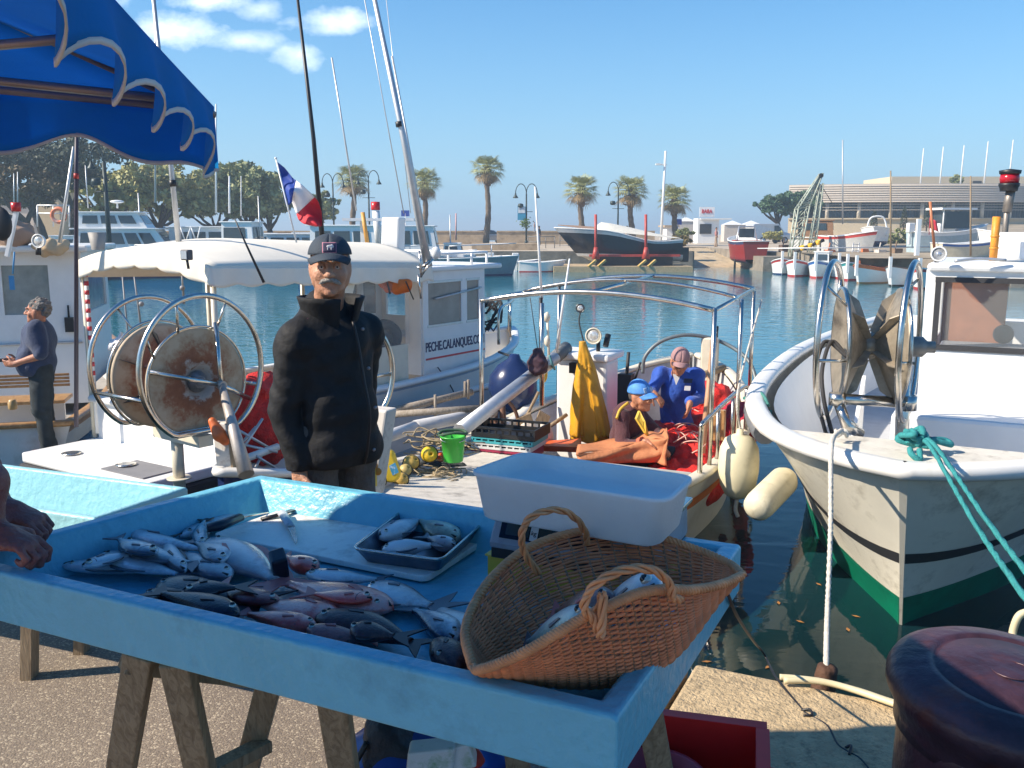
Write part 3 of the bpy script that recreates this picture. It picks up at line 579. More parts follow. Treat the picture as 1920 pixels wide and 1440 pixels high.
m = MB()
fc_ = P(702, 880, 4.92)
for k in range(3):
    an = math.pi / 2 + k * 2.09; m.ell(fc_ + V((math.cos(an) * .022, -.006, math.sin(an) * .022)), (.022, .005, .022), 12, 6)
m.bar(fc_ + V((0, -.006, -.01)), fc_ + V((-.012, -.006, -.06)), .012, .005); m.build('painted_clover', M('ochre_paint', (.55, .22, .03), .6), cb)
m = MB(); m.obox(P(690, 890, 4.93), FM.e * .05, FM.a * .0125, V((0, 0, .06))); m.build('yellow_patch', yellow, cb)
# canopy frame
zc = 1.03
fl, fr_ = A(3.1, -.95, 0), A(3.05, 1.12, 0); rl, rr = A(5.0, -1.0, 0), A(5.2, 1.0, 0)
def arch(a, b, z, hgt, n=16): return [V((lerp(a.x, b.x, i / n), lerp(a.y, b.y, i / n), z + hgt * 4 * (i / n) * (1 - i / n))) for i in range(n + 1)]
cf = T('canopy_frame', 'bare stainless steel canopy frame over the open white fishing boat', 'frame', A(4, 0, -.2))
for a_, b_, zz in ((fl, fr_, zc), (rl, rr, zc + .04)):
    m = MB(); m.tube(arch(a_, b_, zz, .11), .022, 8); m.build('roof_bow', steel, cf)
mid = [(l + r) / 2 for l, r in ((fl, rl), (fr_, rr))]
m = MB(); m.tube(arch(mid[0], mid[1], zc + .03, .13), .016, 8); m.build('roof_bow', steel, cf)
for a_, b_ in ((fl, rl), (fr_, rr), ((fl + fr_) / 2, (rl + rr) / 2)):
    zz = zc if a_ is not None else 0; hh = .11 if a_ == (fl + fr_) / 2 else 0
    m = MB(); m.tube([V((a_.x, a_.y, zc + hh)), V((b_.x, b_.y, zc + .04 + hh))], .018, 8); m.build('roof_rail', steel, cf)
for q_, zz in ((fl, -.25), (fr_, -.25), (rl, -.2), (rr, -.2), (A(4.05, 1.12, 0), -.24)):
    m = MB(); m.tube([V((q_.x, q_.y, zz)), V((q_.x, q_.y, zc + .02))], .02, 8); m.lathe([(.045, 0), (.045, .012)], (q_.x, q_.y, zz + .01)); m.build('post', steel, cf)
m = MB(); m.tube([P(1016, 568, 8.3), P(1016, 760, 8.3)], .022, 8); m.build('post', steel, cf)
# side rail on the right gunwale
r0, r1 = A(2.75, 1.12, 0), A(4.35, 1.14, 0)
m = MB(); m.tube(spl([V((r0.x, r0.y, -.23)), V((r0.x, r0.y, .12)), V((r0.x + .06, r0.y + .1, .2)), V((r1.x - .06, r1.y - .1, .24)), V((r1.x, r1.y, .14)), V((r1.x, r1.y, -.22))], 6), .02, 8)
for t in (.33, .66): q_ = lerp(r0, r1, t); m.tube([V((q_.x, q_.y, -.23)), V((q_.x, q_.y, .20 + .02 * t))], .018, 8)
m.build('side_rail', steel, cb)
for u_ in (1338, 1352):
    q_ = P(u_, 860, 8.2); m = MB(); m.obox(V((q_.x, q_.y, -.10)), FM.e * .025, FM.a * .03, V((0, 0, .14))); m.build('wooden_cleat', wood, cb, bev=.006)
m = MB(); m.tube(spl([P(1205, 700, 10.6), P(1210, 668, 10.6), P(1240, 640, 10.6), P(1290, 628, 10.6), P(1350, 640, 10.6), P(1400, 672, 10.4), P(1418, 715, 10.2), P(1418, 745, 10.1)], 8), .022, 8); m.build('rear_hoop', M('dark_tube', (.16, .19, .2), .5, .3), cb)
q_ = P(1330, 690, 10.6); m = MB(); m.obox(V((q_.x, q_.y, .10)), FM.e * .10, FM.a * .04, V((0, 0, .32))); m.build('rudder_head', cream, cb, bev=.02)
m = MB(); m.tube([P(1290, 712, 10.2), P(1358, 690, 10.5)], .04, 10); m.build('tiller', oldwood, cb)
# wheel console and instruments
cq = A(4.35, -.42, 0)
m = MB(); m.obox(V((cq.x, cq.y, -.10)), FM.e * .26, FM.a * .18, V((0, 0, .50))); m.build('console', whitec, cb, bev=.03)
m = MB(); m.obox(V((cq.x, cq.y - .0, .44)), FM.e * .30, FM.a * .24, V((0, 0, .035))); m.build('console_top', whitec, cb, bev=.02)
m = MB(); m.obox(V((cq.x - .1, cq.y - .19, .33)), FM.e * .09, FM.a * .03, V((0, 0, .05))); m.build('instrument', black, cb)
m = MB(); m.obox(V((cq.x + .42, cq.y + .3, -.02)), FM.e * .07, FM.a * .06, V((0, 0, .22))); m.tube([V((cq.x + .42, cq.y + .3, .1)), V((cq.x + .44, cq.y + .3, .42))], .018); m.tube([V((cq.x + .5, cq.y + .3, .1)), V((cq.x + .56, cq.y + .28, .32))], .012); m.build('control_lever', dark, cb)
def lampx(c, d, r, name, label, mat_):
    c = V(c); d = V(d).normalized(); t = T(name, label, 'searchlight', c)
    m = MB(); m.lathe([(0, -r * 1.3), (r * .5, -r * 1.2), (r * .9, -r * .5), (r * 1.05, 0), (r * 1.05, r * .12), (r * .88, r * .12), (r * .86, 0), (0, -r * .02)], c, d, 20); m.build('housing', mat_, t)
    m = MB(); m.lathe([(r * .86, 0), (r * .4, r * .1), (0, r * .13)], c + d * r * .03, d, 20); m.build('lens', M('lens_glass', (.75, .75, .72), .1, .5, var=.3, vs=30), t)
    return t
l1 = lampx(P(1113, 630, 8.9), (-.3, -1, 0), .078, 'search_light', 'large white searchlight beside the yellow oilskin jacket', cream)
q_ = P(1122, 640, 8.95); m = MB(); m.tube([q_, V((q_.x, q_.y + .02, .40))], .02); m.tube([q_ + V((.07, 0, -.05)), q_ + V((.1, .05, .06))], .03); m.build('bracket', black, l1)
l2 = lampx(P(1088, 578, 8.8), (-.1, -1, .0), .042, 'search_light', 'small round lamp with black rim on a thin bent stalk above the oilskin', M('dark_chrome', (.12, .12, .12), .3, .8))
m = MB(); m.tube(spl([P(1088, 585, 8.82), P(1086, 605, 8.8), P(1094, 640, 8.75), P(1098, 660, 8.75)]), .008, 6); m.build('stalk', dark, l2)
rods = [((1003, 350), (1016, 562), 8.4, .010, 'tall thin white rod aerial rising behind the centre boat canopy', whitec), ((1068, 485), (1043, 660), 8.6, .011, 'short white rod leaning beside the boat console', whitec)]
for a_, b_, D, r_, lb, mm in rods:
    m = MB(); m.tube([P(*b_, D), P(*a_, D)], [r_ * 1.4, r_ * .7], 7); tag(m.build('rod_aerial', mm, None, P(*b_, D)), lb, 'aerial')
m = MB(); m.tube([P(1014, 558, 8.35), P(1014, 660, 8.35)], .017, 8); m.build('post_sleeve', black, cf)
m = MB(); m.ell(P(1025, 595, 8.6), (.035, .035, .045)); m.tube([P(1026, 585, 8.6), P(1030, 690, 8.6)], .012); m.ell(P(1026, 640, 8.6), (.03, .03, .05)); m.build('aerial_base', cream, cb)
m = MB(); m.ell(P(1020, 700, 8.6), (.035, .035, .09)); m.build('float_marker', M('yellow_red', (.7, .5, .08), .5), cb)
# boom
bo = T('loading_boom', 'long grey aluminium tube lying up from the deck to the console of the centre boat', 'boom', P(865, 805, 7.4))
m = MB(); m.tube([P(862, 808, 7.3), P(1040, 672, 8.7)], .062, 16); m.build('tube', alum, bo)
m = MB(); m.tube([P(1025, 684, 8.58), P(1062, 652, 8.95)], .064, 16); m.build('end_cap', M('dark_grip', (.10, .12, .13), .6, spots='c9c0b0', ss=12), bo)
m = MB(); m.tube(spl([P(1030, 666, 8.5), P(1036, 684, 8.5), P(1040, 692, 8.6)]), .012); m.build('strap', M('teal_strap', (.1, .25, .27), .7), bo)
s_ = SDF(P(990, 700, 8.3) - V((.1, .15, .06)), P(1030, 650, 8.3) + V((.1, .15, .08)), .01)
c_ = P(1008, 678, 8.25); s_.ell(c_ + V((0, 0, -.03)), (.095, .08, .10)).ell(c_ + V((0, 0, .06)), (.05, .05, .07), k=.04).wrinkle(.008, 45, 5)
o = s_.build('hanging_bag', M('maroon_bag', (.05, .02, .03), .7, var=.3), None, c_); tag(o, 'small dark maroon bag hanging from the canopy frame by a cord', 'bag')
m = MB(); m.tube([P(1008, 655, 8.25), P(994, 558, 8.2)], .004, 5); m.build('cord', dark, o)
# oar
m = MB(); m.tube([P(1313, 880, 7.9), P(1341, 618, 8.3)], .028, 10); oa = m.build('oar', M('oar_wood', (.45, .24, .13), .55, var=.2, vs=8), None, P(1313, 880, 7.9)); tag(oa, 'wooden oar shaft standing upright against the steel canopy frame', 'oar')
m = MB(); m.tube([P(1339.7, 632, 8.28), P(1341.2, 612, 8.31)], .031, 10); m.build('grip', black, oa)
# cream fender
fz = P(1385, 872, 7.05)
fe = T('fender', 'large cream oval fender hanging on a line outside the right gunwale', 'fender', fz)
m = MB(); m.lathe([(0, -.27), (.05, -.265), (.10, -.235), (.14, -.16), (.157, -.04), (.157, .05), (.148, .14), (.115, .21), (.07, .24), (.03, .25), (.025, .29), (0, .29)], fz, (0, 0, 1), 28); m.build('buoy', M('fender_cream', (.72, .65, .44), .4, var=.06, spots='7a6a45', ss=5, sa=.3), fe)
m = MB(); ropey(m, [fz + V((0, 0, .28)), fz + V((.0, .1, .6)), V((rr.x, rr.y - .3, .98))], .009, 40); m.tube(spl([fz + V((0, 0, -.26)), fz + V((-.01, 0, -.36)), fz + V((.01, 0, -.42))]), .016); m.build('line', wrope_m, fe)
# blue fender
fq = P(962, 722, 9.6); bf = T('fender', 'large dark blue ball fender hanging at the white cabin boat bow', 'fender', fq)
m = MB(); m.lathe([(0, -.30), (.06, -.285), (.2, -.2), (.26, -.05), (.25, .09), (.17, .21), (.07, .28), (.05, .33), (0, .33)], fq, (.05, 0, 1), 24); m.build('buoy', navy, bf)
m = MB(); m.tube([fq + V((0, 0, .3)), P(935, 660, 11.0)], .014, 6); m.build('line', dark, bf)
# ================================================================== DECK LOAD OF THE CENTRE BOAT
# fish crates
cr0 = P(952, 842, 8.0)
for i, (col, lb, mt) in enumerate(((M('crate_maroon', (.30, .02, .06), .5), 'dark pink fish crate, lowest of the stack on the centre boat', 0), (M('crate_white', (.6, .6, .58), .5), 'thin white fish crate between the pink and the turquoise crate', 0), (M('crate_turquoise', (.05, .34, .38), .5), 'turquoise fish crate just under the black one', 0), (M('crate_black', (.012, .013, .015), .5), 'black fish crate on top of the crate stack', 0))):
    hts = (.085, .05, .05, .10); z = -.33 + sum(hts[:i]) ; h_ = hts[i]; c_ = V((cr0.x + .01 * i, cr0.y, z + h_ / 2)); ex = V((.93, -.37, 0)); ey = V((.37, .93, 0)); hx, hy = .29 - .01 * (3 - i), .19
    m = MB()
    for sx in (-1, 1): m.obox(c_ + ex * sx * hx, ex * .008, ey * (hy + .008), V((0, 0, h_ / 2 - .003)))
    for sy in (-1, 1):
        m.obox(c_ + ey * sy * hy + V((0, 0, -h_ * .25)), ex * (hx - .009), ey * .008, V((0, 0, h_ * .2))); m.obox(c_ + ey * sy * hy + V((0, 0, h_ * .38)), ex * (hx - .009), ey * .010, V((0, 0, h_ * .1)))
        for k in range(9): m.obox(c_ + ey * sy * hy + ex * (hx - .03) * (k / 4 - 1) + V((0, 0, h_ * .12)), ex * .008, ey * .007, V((0, 0, h_ * .17)))
    m.obox(c_ - V((0, 0, h_ * .42)), ex * (hx - .01), ey * (hy - .01), V((0, 0, .005)))
    tag(m.build('fish_crate', col, None, c_ - V((0, 0, h_ / 2))), lb, 'crate', 'fish crates stacked on the centre boat')
# green bucket
bq = P(850, 864, 6.95); bk = T('bucket', 'bright green plastic bucket on the centre boat deck beside the floats', 'bucket', bq)
m = MB(); m.lathe([(.075, 0), (.095, .19), (.102, .19), (.102, .2), (.088, .2), (.07, .01), (0, .012)], bq, (0, 0, 1), 24, cap=False); m.build('body', green, bk)
m = MB(); m.tube([bq + V((.1 * math.cos(t), -.03 - .05 * math.sin(t), .19 - .03 * math.sin(t))) for t in [math.pi * i / 10 for i in range(11)]], .004, 5); m.build('handle', steel, bk)
m = MB(); m.tube(spl([bq + V((-.11, 0, .2)), bq + V((0, -.05, .23)), bq + V((.1, .02, .21)), bq + V((.06, .1, .22)), bq + V((-.08, .08, .22))], 5, True), .012, 6); m.build('net_cord', M('dark_green_cord', (.05, .10, .06), .9), bk)
# yellow floats and the rest
def fl_ball(u, v, D, r, lb, mat_=yellow, ax=(.5, -.3, .5), eye=True):
    c = P(u, v, D); t = T('net_float', lb, 'float', c - V((0, 0, r)), 'yellow net floats on the centre boat')
    m = MB(); m.lathe([(0, -r), (r * .45, -r * .9), (r * .8, -r * .6), (r, 0), (r * .8, r * .6), (r * .45, r * .9), (r * .2, r * .92), (r * .17, r * .5), (0, r * .5)], c, ax, 20); m.build('ball', mat_, t)
    m = MB(); m.tube([c + V((r * 1.04 * math.cos(q), r * 1.04 * math.sin(q) * .6, r * .85 * math.sin(q))) for q in [i * .4 for i in range(16)]], .004, 5, True); m.build('cord', dark, t); return t
fl_ball(805, 852, 7.0, .066, 'bright yellow ball float nearest the green bucket', ax=(.3, -.9, .3))
fl_ball(771, 868, 6.95, .064, 'brownish yellow ball float left of the brightest yellow ball float', M('ochre_float', (.55, .36, .08), .5, var=.2, spots='5a4018', ss=6))
fl_ball(760, 882, 6.8, .05, 'small dull yellow ball float half under its bigger neighbours', M('dull_float', (.48, .36, .12), .5, var=.2))
fl_ball(712, 903, 6.2, .045, 'pale yellow ball float at the foot of the flaking white post', M('pale_float', (.62, .5, .2), .5))
fl_ball(826, 857, 7.15, .038, 'orange-red ball float touching the green bucket', M('orange_float', (.6, .10, .03), .45))
fl_ball(752, 900, 6.5, .055, 'ochre ball float against the flat yellow fender', M('ochre_float'))
yq = P(733, 872, 6.35); yf = T('yellow_marker_buoy', 'flat bright yellow plastic buoy with a blue sticker, hung on a cord', 'buoy', yq + V((0, 0, -.14)))
s_ = SDF(yq - V((.14, .1, .18)), yq + V((.14, .1, .18)), .007); s_.cap(yq + V((.0, 0, -.055)), yq + V((-.01, 0, .07)), .07, .045, k=0)
s_.F = np.maximum(s_.F, np.abs((s_.lo[1] + s_.h * np.arange(s_.n[1]))[None, :, None] - yq.y).astype(np.float32) - .035)
s_.build('body', yellow, yf)
m = MB(); m.obox(yq + V((.025, -.0365, -.02)), V((.022, 0, .012)), V((0, .001, 0)), V((-.012, 0, .035))); m.build('sticker', M('blue_sticker', (.05, .3, .5), .4, spots='e8e8e8', ss=25, sa=.9), yf)
m = MB(); m.tube(spl([yq + V((-.01, 0, .11)), yq + V((-.02, -.02, .15)), yq + V((-.0, .0, .2))]), .005, 5); m.build('cord', rope_m, yf)
# rope heap
rs = random.Random(11); m = MB(); rc = P(812, 905, 6.9)
for k in range(26):
    a0 = rs.uniform(0, 6.28); rx = rs.uniform(.06, .2); ry = rs.uniform(.06, .18); cx, cy = rs.gauss(0, .06), rs.gauss(0, .07); zz = rs.uniform(.0, .15) * (1 - min(1, (rx + abs(cx)) / .32)) ; ph = rs.uniform(0, 6.28)
    m.tube([rc + V((cx + rx * math.cos(a0 + t), cy + ry * math.sin(a0 + t), zz + .02 + .025 * math.sin(2 * t + ph))) for t in [i * .3 for i in range(int(rs.uniform(14, 21)))]], .0055, 5)
m.tube(spl([rc + V((.15, 0, .02)), rc + V((.3, -.05, .01)), rc + V((.36, -.14, .01)), rc + V((.26, -.22, .01)), rc + V((.12, -.2, .01)), rc + V((0, -.15, .02))], 6), .0055, 5)
tag(m.build('rope_heap', rope_m, None, rc), 'tangled heap of thin brown rope on the pale foredeck', 'rope')
rs = random.Random(5); m = MB()
for k in range(16):
    q0 = P(rs.uniform(755, 800), rs.uniform(812, 850), 7.1); m.tube(spl([q0, q0 + V((rs.uniform(.0, .15), rs.uniform(-.1, .1), rs.uniform(-.02, .05))), q0 + V((rs.uniform(.1, .35), rs.uniform(-.1, .1), rs.uniform(-.05, .0))), q0 + V((rs.uniform(.2, .5), rs.uniform(-.1, .1), rs.uniform(-.09, -.03)))], 5), .006, 5)
s_ = None
tag(m.build('cord_bundle', M('net_cord', (.36, .28, .17), .9, var=.3), None, P(760, 850, 7.1)), 'bundle of tangled brown net cords draped over the yellow floats', 'net')
s_ = SDF(P(740, 870, 7.2) - V((.2, .25, .2)), P(890, 830, 7.2) + V((.2, .25, .16)), .016)
for i in range(6): s_.ell(P(765 + i * 18, 868, 7.3 + .05 * (i % 2)) + V((0, 0, -.06)), (.09, .10, .06), k=.05)
s_.wrinkle(.016, 40, 4); o = s_.build('dark_net', M('dark_net', (.035, .04, .035), .95, var=.5, vs=30, bump=1, bs=80), None, P(820, 870, 7.25)); tag(o, 'heap of dark fishing net under the yellow floats and green bucket', 'net')
# boarding beams between the boats
for a_, b_, D0, D1, w_, lb in (((735, 770), (885, 735), 8.4, 8.9, .05, 'dark wooden beam lying between the boats, upper one'), ((735, 752 + 25), (905, 795 - 30), 8.2, 8.2, .045, 'dark wooden beam crossing the upper beam at a low angle')):
    m = MB(); m.tube([P(*a_, D0), P(*b_, D1)], w_ * .7, 8); tag(m.build('wooden_spar', greywood, None, P(*a_, D0)), lb, 'spar')
for u_, v0, v1 in ((872, 715, 745), (878, 712, 748), (816, 740, 800)):
    m = MB(); m.tube([P(u_, v1, 8.6), P(u_, v0, 8.6)], .014, 7); m.build('thole_pin', greywood, cb)
m = MB(); m.tube([P(778 + 0, 800, 7.6), P(925, 772, 8.6)], .055, 10); m.tube([P(700, 828, 6.9), P(782, 799, 7.65)], .05, 10); m.build('side_rail', M('pale_pvc', (.5, .5, .5), .5, var=.1), cb)
# white bag / bottle box behind the crates
s_ = SDF(P(960, 830, 8.5) - V((.1, .12, .1)), P(1040, 780, 8.5) + V((.1, .12, .1)), .011); s_.ell(P(988, 815, 8.5), (.085, .07, .12)).ell(P(1022, 815, 8.45), (.075, .06, .12), k=.03).wrinkle(.012, 32, 8)
o = s_.build('canvas_bag', M('pale_canvas', (.62, .54, .46), .85, var=.1), None, P(1000, 830, 8.5)); tag(o, 'pale canvas sacks leaning behind the black crate', 'sack')
m = MB(); m.obox(P(985, 793, 8.6), V((.07, 0, .03)), V((0, .03, 0)), V((-.02, 0, .07))); m.obox(P(1018, 785, 8.6), V((.05, 0, -.03)), V((0, .03, 0)), V((.02, 0, .05))); m.tube([P(960, 835, 8.7), P(1010, 735, 8.9)], .016, 7); m.tube([P(1030, 800, 8.5), P(1062, 778, 8.7)], .02, 7)
tag(m.build('wood_offcuts', oldwood, None, P(985, 800, 8.6)), 'weathered wooden boards and sticks piled behind the crates', 'wood')
# anchor-like iron fittings behind the boom
m = MB(); m.tube(spl([P(935, 825, 8.6), P(930, 780, 8.6), P(945, 750, 8.6), P(968, 775, 8.6), P(975, 830, 8.6)], 6), .018, 8); m.tube([P(948, 840, 8.6), P(940, 745, 8.6)], .03, 8); m.obox(P(925, 800, 8.7), V((.04, 0, 0)), V((0, .03, 0)), V((0, 0, .14)))
tag(m.build('net_roller', M('brown_iron', (.16, .08, .05), .7, .2, var=.4), None, P(948, 840, 8.6)), 'rusty iron net roller standing behind the aluminium tube', 'roller')
m = MB(); m.prism([P(1085, 838, 8.0), P(1090, 822, 8.25), P(1030, 826, 8.4), P(1015, 836, 8.2)], (0, 0, -.05)); m.build('orange_thwart', M('orange_board', (.62, .11, .03), .5), cb)
# hanging yellow oilskin
oq = P(1107, 730, 8.55); ys = 1 / FPX * 8.55
def skin_(cu, cv, w, d, ph, nf, amp):
    # a hanging cloth tube: centre line (u, v), half widths, soft vertical folds that open towards the hem
    m = MB(); rg = []
    for k in range(25):
        t = k / 24; c = P(interp(cu, t), interp(cv, t), 8.55); rr_ = []
        for q in range(56):
            a = 2 * math.pi * q / 56; f = 1 + amp * t * (math.cos(nf * a + ph + 1.5 * t) + .5 * math.cos((nf + 4) * a - ph)) + .03 * math.sin(9 * t + 3 * a)
            rr_.append(c + V((interp(w, t) * math.cos(a) * f, interp(d, t) * math.sin(a) * f, .012 * math.sin(5 * a + ph) * t)))
        rg.append(rr_)
    return m.loft(rg, True, True)
oc = M('oilskin_yellow', (.62, .30, .010), .5, var=.12, vs=3, spots='5d3206', ss=4, sa=.4, bump=.4, bs=12)
oj = skin_([(0, 1093), (.25, 1099), (1, 1107)], [(0, 645), (1, 826)], [(0, .03), (.12, .06), (.35, .105), (.7, .165), (1, .19)], [(0, .03), (.3, .07), (1, .10)], .4, 6, .13).build('oilskin', oc, None, oq); tag(oj, 'yellow oilskin jacket hanging from the console beside the searchlights', 'jacket')
for u0, u1, ph in ((1088, 1082, 0), (1103, 1130, 2)):
    skin_([(0, u0), (1, u1)], [(0, 682), (1, 815)], [(0, .03), (.3, .06), (1, .07)], [(0, .06), (.4, .10), (1, .135)], ph, 4, .1).build('sleeve', oc, oj)
skin_([(0, 1092), (1, 1098)], [(0, 640), (1, 690)], [(0, .03), (.5, .055), (1, .06)], [(0, .03), (.5, .06), (1, .07)], 1, 3, .2).build('hood', oc, oj)
# red nets
redm = M('red_net', (.66, .018, .012), .7, var=.3, vs=22, bump=1, bs=70)
def heap(name, lb, lo, hi, blobs, mat_, h=.02, amp=.018, sc=26, seed=1, cut=None):
    s = SDF(lo, hi, h)
    for c, r in blobs: s.ell(c, r, k=.08)
    s.wrinkle(amp, sc, seed)
    o = s.build(name, mat_, None, blobs[0][0], 1); return tag(o, lb, 'net')
bl = [(A(4.5, .35, -.52), (.55, .6, .30)), (A(4.1, .75, -.52), (.32, .5, .28)), (A(5.1, .55, -.5), (.5, .5, .30)), (A(5.7, .45, -.25), (.35, .4, .28)), (A(3.6, .75, -.55), (.35, .4, .2)), (A(3.3, .5, -.58), (.35, .35, .15))]
heap('fishing_net', 'big heap of bright red fishing net around the fishermen', V((.6, 7.2, -.9)), V((3.2, 11.2, .25)), bl, redm, .026, .02, 22, 3)
rs = random.Random(9)
for k in range(20):
    m = MB(); c_ = A(rs.uniform(3.6, 5.4), rs.uniform(.35, .85), -.3 + rs.uniform(.02, .1)); rr_ = rs.uniform(.06, .2); a0 = rs.uniform(0, 6)
    m.tube([c_ + V((rr_ * math.cos(a0 + t), rr_ * .8 * math.sin(a0 + t), .06 * math.sin(t * 1.3))) for t in [i * .25 for i in range(rs.randint(5, 12))]], .006, 4); m.build('float_line', M('pinkish_cord', (.75, .45, .36), .7), bpy.data.objects['fishing_net'])
q_ = P(1395, 795, 9.0); heap('net_bundle', 'red net bundled over the stern gunwale beside the cream oval fender', q_ - V((.35, .5, .35)), q_ + V((.35, .5, .35)), [(P(1385, 800, 9.0), (.16, .2, .24)), (P(1402, 800, 8.8), (.10, .18, .2)), (P(1375, 775, 9.2), (.09, .2, .12))], M('dark_red_net', (.42, .012, .035), .7, var=.4, vs=25, bump=1, bs=70), .016, .016, 34, 7)
# orange tarpaulin over the foredeck coaming
tp = [(1080, 852, 7.6), (1130, 846, 7.7), (1180, 836, 7.8), (1222, 824, 7.8), (1240, 822, 7.75), (1252, 822, 7.7)]
m = MB()
def tarp(a, b):
    x = a * 5; i = min(int(x), 4); t = x - i; p0 = P(*tp[i]); p1 = P(*tp[i + 1]); top_ = lerp(p0, p1, t)
    z = lerp(top_.z, -.34, b); yy = -.03 * math.sin(b * 2.5) + .010 * math.sin(b * 11 + a * 6)
    return V((top_.x + .02 * math.sin(9 * a + 3 * b), top_.y + yy + .015 * math.sin(14 * a + b * 4), z))
m.grid(tarp, 40, 12); m.grid(lambda a, b: tarp(a, 0) + V((.05 * b, .45 * b, -.02 * b + .01 * math.sin(a * 20 + b * 3))), 40, 5); m.grid(lambda a, b: tarp(1, b) + V((.05 * a, .40 * a, .008 * math.sin(a * 9))), 6, 8)
o = m.build('tarpaulin', M('orange_tarp', (.52, .20, .085), .8, var=.18, vs=5, spots='5c2a14', ss=5, sa=.5, bump=.4, bs=25), None, P(1180, 850, 7.7), solid=.012); tag(o, 'stained orange tarpaulin stretched across the open boat behind the white tub', 'tarpaulin')
m = MB(); m.ell(A(5.1, -.55, .02), (.12, .1, .17)); m.ell(A(5.1, -.5, .12), (.1, .09, .09)); o = m.build('outboard_hood', M('black_vinyl', (.02, .022, .03), .4, bump=.6, bs=20), None, A(5.1, -.55, -.15)); tag(o, 'black covered motor hood behind the seated fisherman', 'motor cover')
# ================================================================== REEL BOAT (small, on the left of the centre boat)
FRl = Fr((-2.0, 6.15), NQ); D_ = FRl.p
r_b = T('rowing_boat', 'narrow blue and white fishing boat carrying the rusty net reel', 'boat', D_(0, 0, WZ))
hull(FRl, r_b, [(0, .03, .0, .01), (.3, .26, -.05, .06), (.9, .48, -.15, .25), (2.0, .62, -.22, .45), (3.4, .62, -.22, .45), (4.4, .4, -.15, .25), (4.8, .04, -.08, .01)], navy, M('navy_bottom', (.01, .03, .12), .4), liner=M('grey_inside', (.4, .4, .4), .7), deckz=-.55, deckm=M('deck_grey'), cap=white, capw=.05, capt=.03, th=.06)
pa, pb = P(420, 790, 6.3), P(432, 905, 6.3)
m = MB(); m.obox((pa + pb) / 2, (pa - pb) / 2, V((.062, -.02, 0)), V((.016, .05, 0))); m.build('stem_post', M('flaking_white'), r_b, bev=.01)
m = MB(); m.obox((pa + pb) / 2 + V((.055, -.012, 0)), (pa - pb) / 2 * .99, V((.014, -.0045, 0)), V((.018, .055, 0))); m.build('post_edge', oldwood, r_b)
s_ = SDF(P(405, 800, 6.3) - V((.15, .12, .15)), P(405, 800, 6.3) + V((.15, .12, .15)), .006); s_.cap(P(398, 790, 6.26), P(412, 815, 6.24), .028, .05, k=0).cap(P(412, 815, 6.24), P(422, 826, 6.24), .045, .035, k=.01)
s_.build('orange_head', orange, r_b)
fc0 = P(368, 715, 6.55); rax = V((.78, -.62, 0)).normalized(); rfw = V((0, 0, 1)).cross(rax)
rl_ = T('net_reel', 'big rusty net reel with round steel guard hoops in front of the canopied boat', 'net reel', (fc0.x, fc0.y, -.2))
rust = bpy.data.materials.new('rusty_reel'); rust.use_nodes = True
def rustmat():
    n = rust.node_tree; L = n.links.new; b = n.nodes['Principled BSDF']; b.inputs['Roughness'].default_value = .7
    t = n.nodes.new('ShaderNodeTexCoord'); at = n.nodes.new('ShaderNodeAttribute'); at.attribute_name = 'rad'
    k = n.nodes.new('ShaderNodeTexNoise'); k.inputs['Scale'].default_value = 9; k.inputs['Detail'].default_value = 10; k.inputs['Roughness'].default_value = .72; L(t.outputs['Object'], k.inputs['Vector'])
    a = n.nodes.new('ShaderNodeMath'); a.operation = 'MULTIPLY_ADD'; L(k.outputs[0], a.inputs[0]); a.inputs[1].default_value = .9; L(at.outputs['Fac'], a.inputs[2])
    r = n.nodes.new('ShaderNodeValToRGB'); E_ = r.color_ramp.elements
    for i, (p, c) in enumerate(((.55, (.34, .32, .30)), (.66, (.40, .36, .32)), (.74, (.20, .07, .03)), (.90, (.27, .10, .045)), (1.02, (.38, .27, .17)), (1.15, (.46, .37, .26)))):
        e = E_[i] if i < 2 else E_.new(min(p - .3, 1)); e.position = min(p - .3, 1); e.color = (*c, 1)
    s = n.nodes.new('ShaderNodeMath'); s.operation = 'SUBTRACT'; L(a.outputs[0], s.inputs[0]); s.inputs[1].default_value = .3; L(s.outputs[0], r.inputs[0]); L(r.outputs[0], b.inputs['Base Color'])
rustmat()
def disc(c, ax_, prof, nm):
    m = MB(); m.lathe(prof, c, ax_, 56); cc = V(c); a_ = V(ax_).normalized()
    rad = [(lambda d: (d - a_ * d.dot(a_)).length / .52)(V(p) - cc) for p in m.v]; return m.build(nm, rust, rl_, attr={'rad': rad})
disc(fc0, rax, [(.0, .0), (.10, .0), (.12, .035), (.2, .03), (.37, .02), (.385, .02), (.385, -.02), (.36, -.02), (.12, -.12), (.1, -.25)], 'reel_flange')
bc0 = fc0 - rax * .46
disc(bc0, rax, [(.1, .25), (.12, .12), (.36, .02), (.39, .02), (.39, -.03), (.1, -.02), (0, -.02)], 'reel_flange')
m = MB(); m.lathe([(.11, -.24), (.11, -.2)], fc0, rax, 20); m.lathe([(.03, .0), (.035, .06), (.02, .07)], fc0, rax, 14); m.lathe([(.075, -.0), (.08, .012), (.05, .03), (.045, .05)], fc0 + rax * .002, rax, 18); m.build('reel_hub', M('grey_hub', (.22, .24, .27), .5, .5, var=.4, vs=18), rl_)
m = MB()
for k in range(7):
    an = k * .9; r_ = rfw * math.cos(an) + V((0, 0, 1)) * math.sin(an); m.prism([fc0 - rax * .46 + r_ * .12 + rax * .13, fc0 - rax * .46 + r_ * .37 + rax * .022, fc0 - rax * .46 + r_ * .33 + rax * .10], rfw * .006)
m.build('inner_fins', dark, rl_)
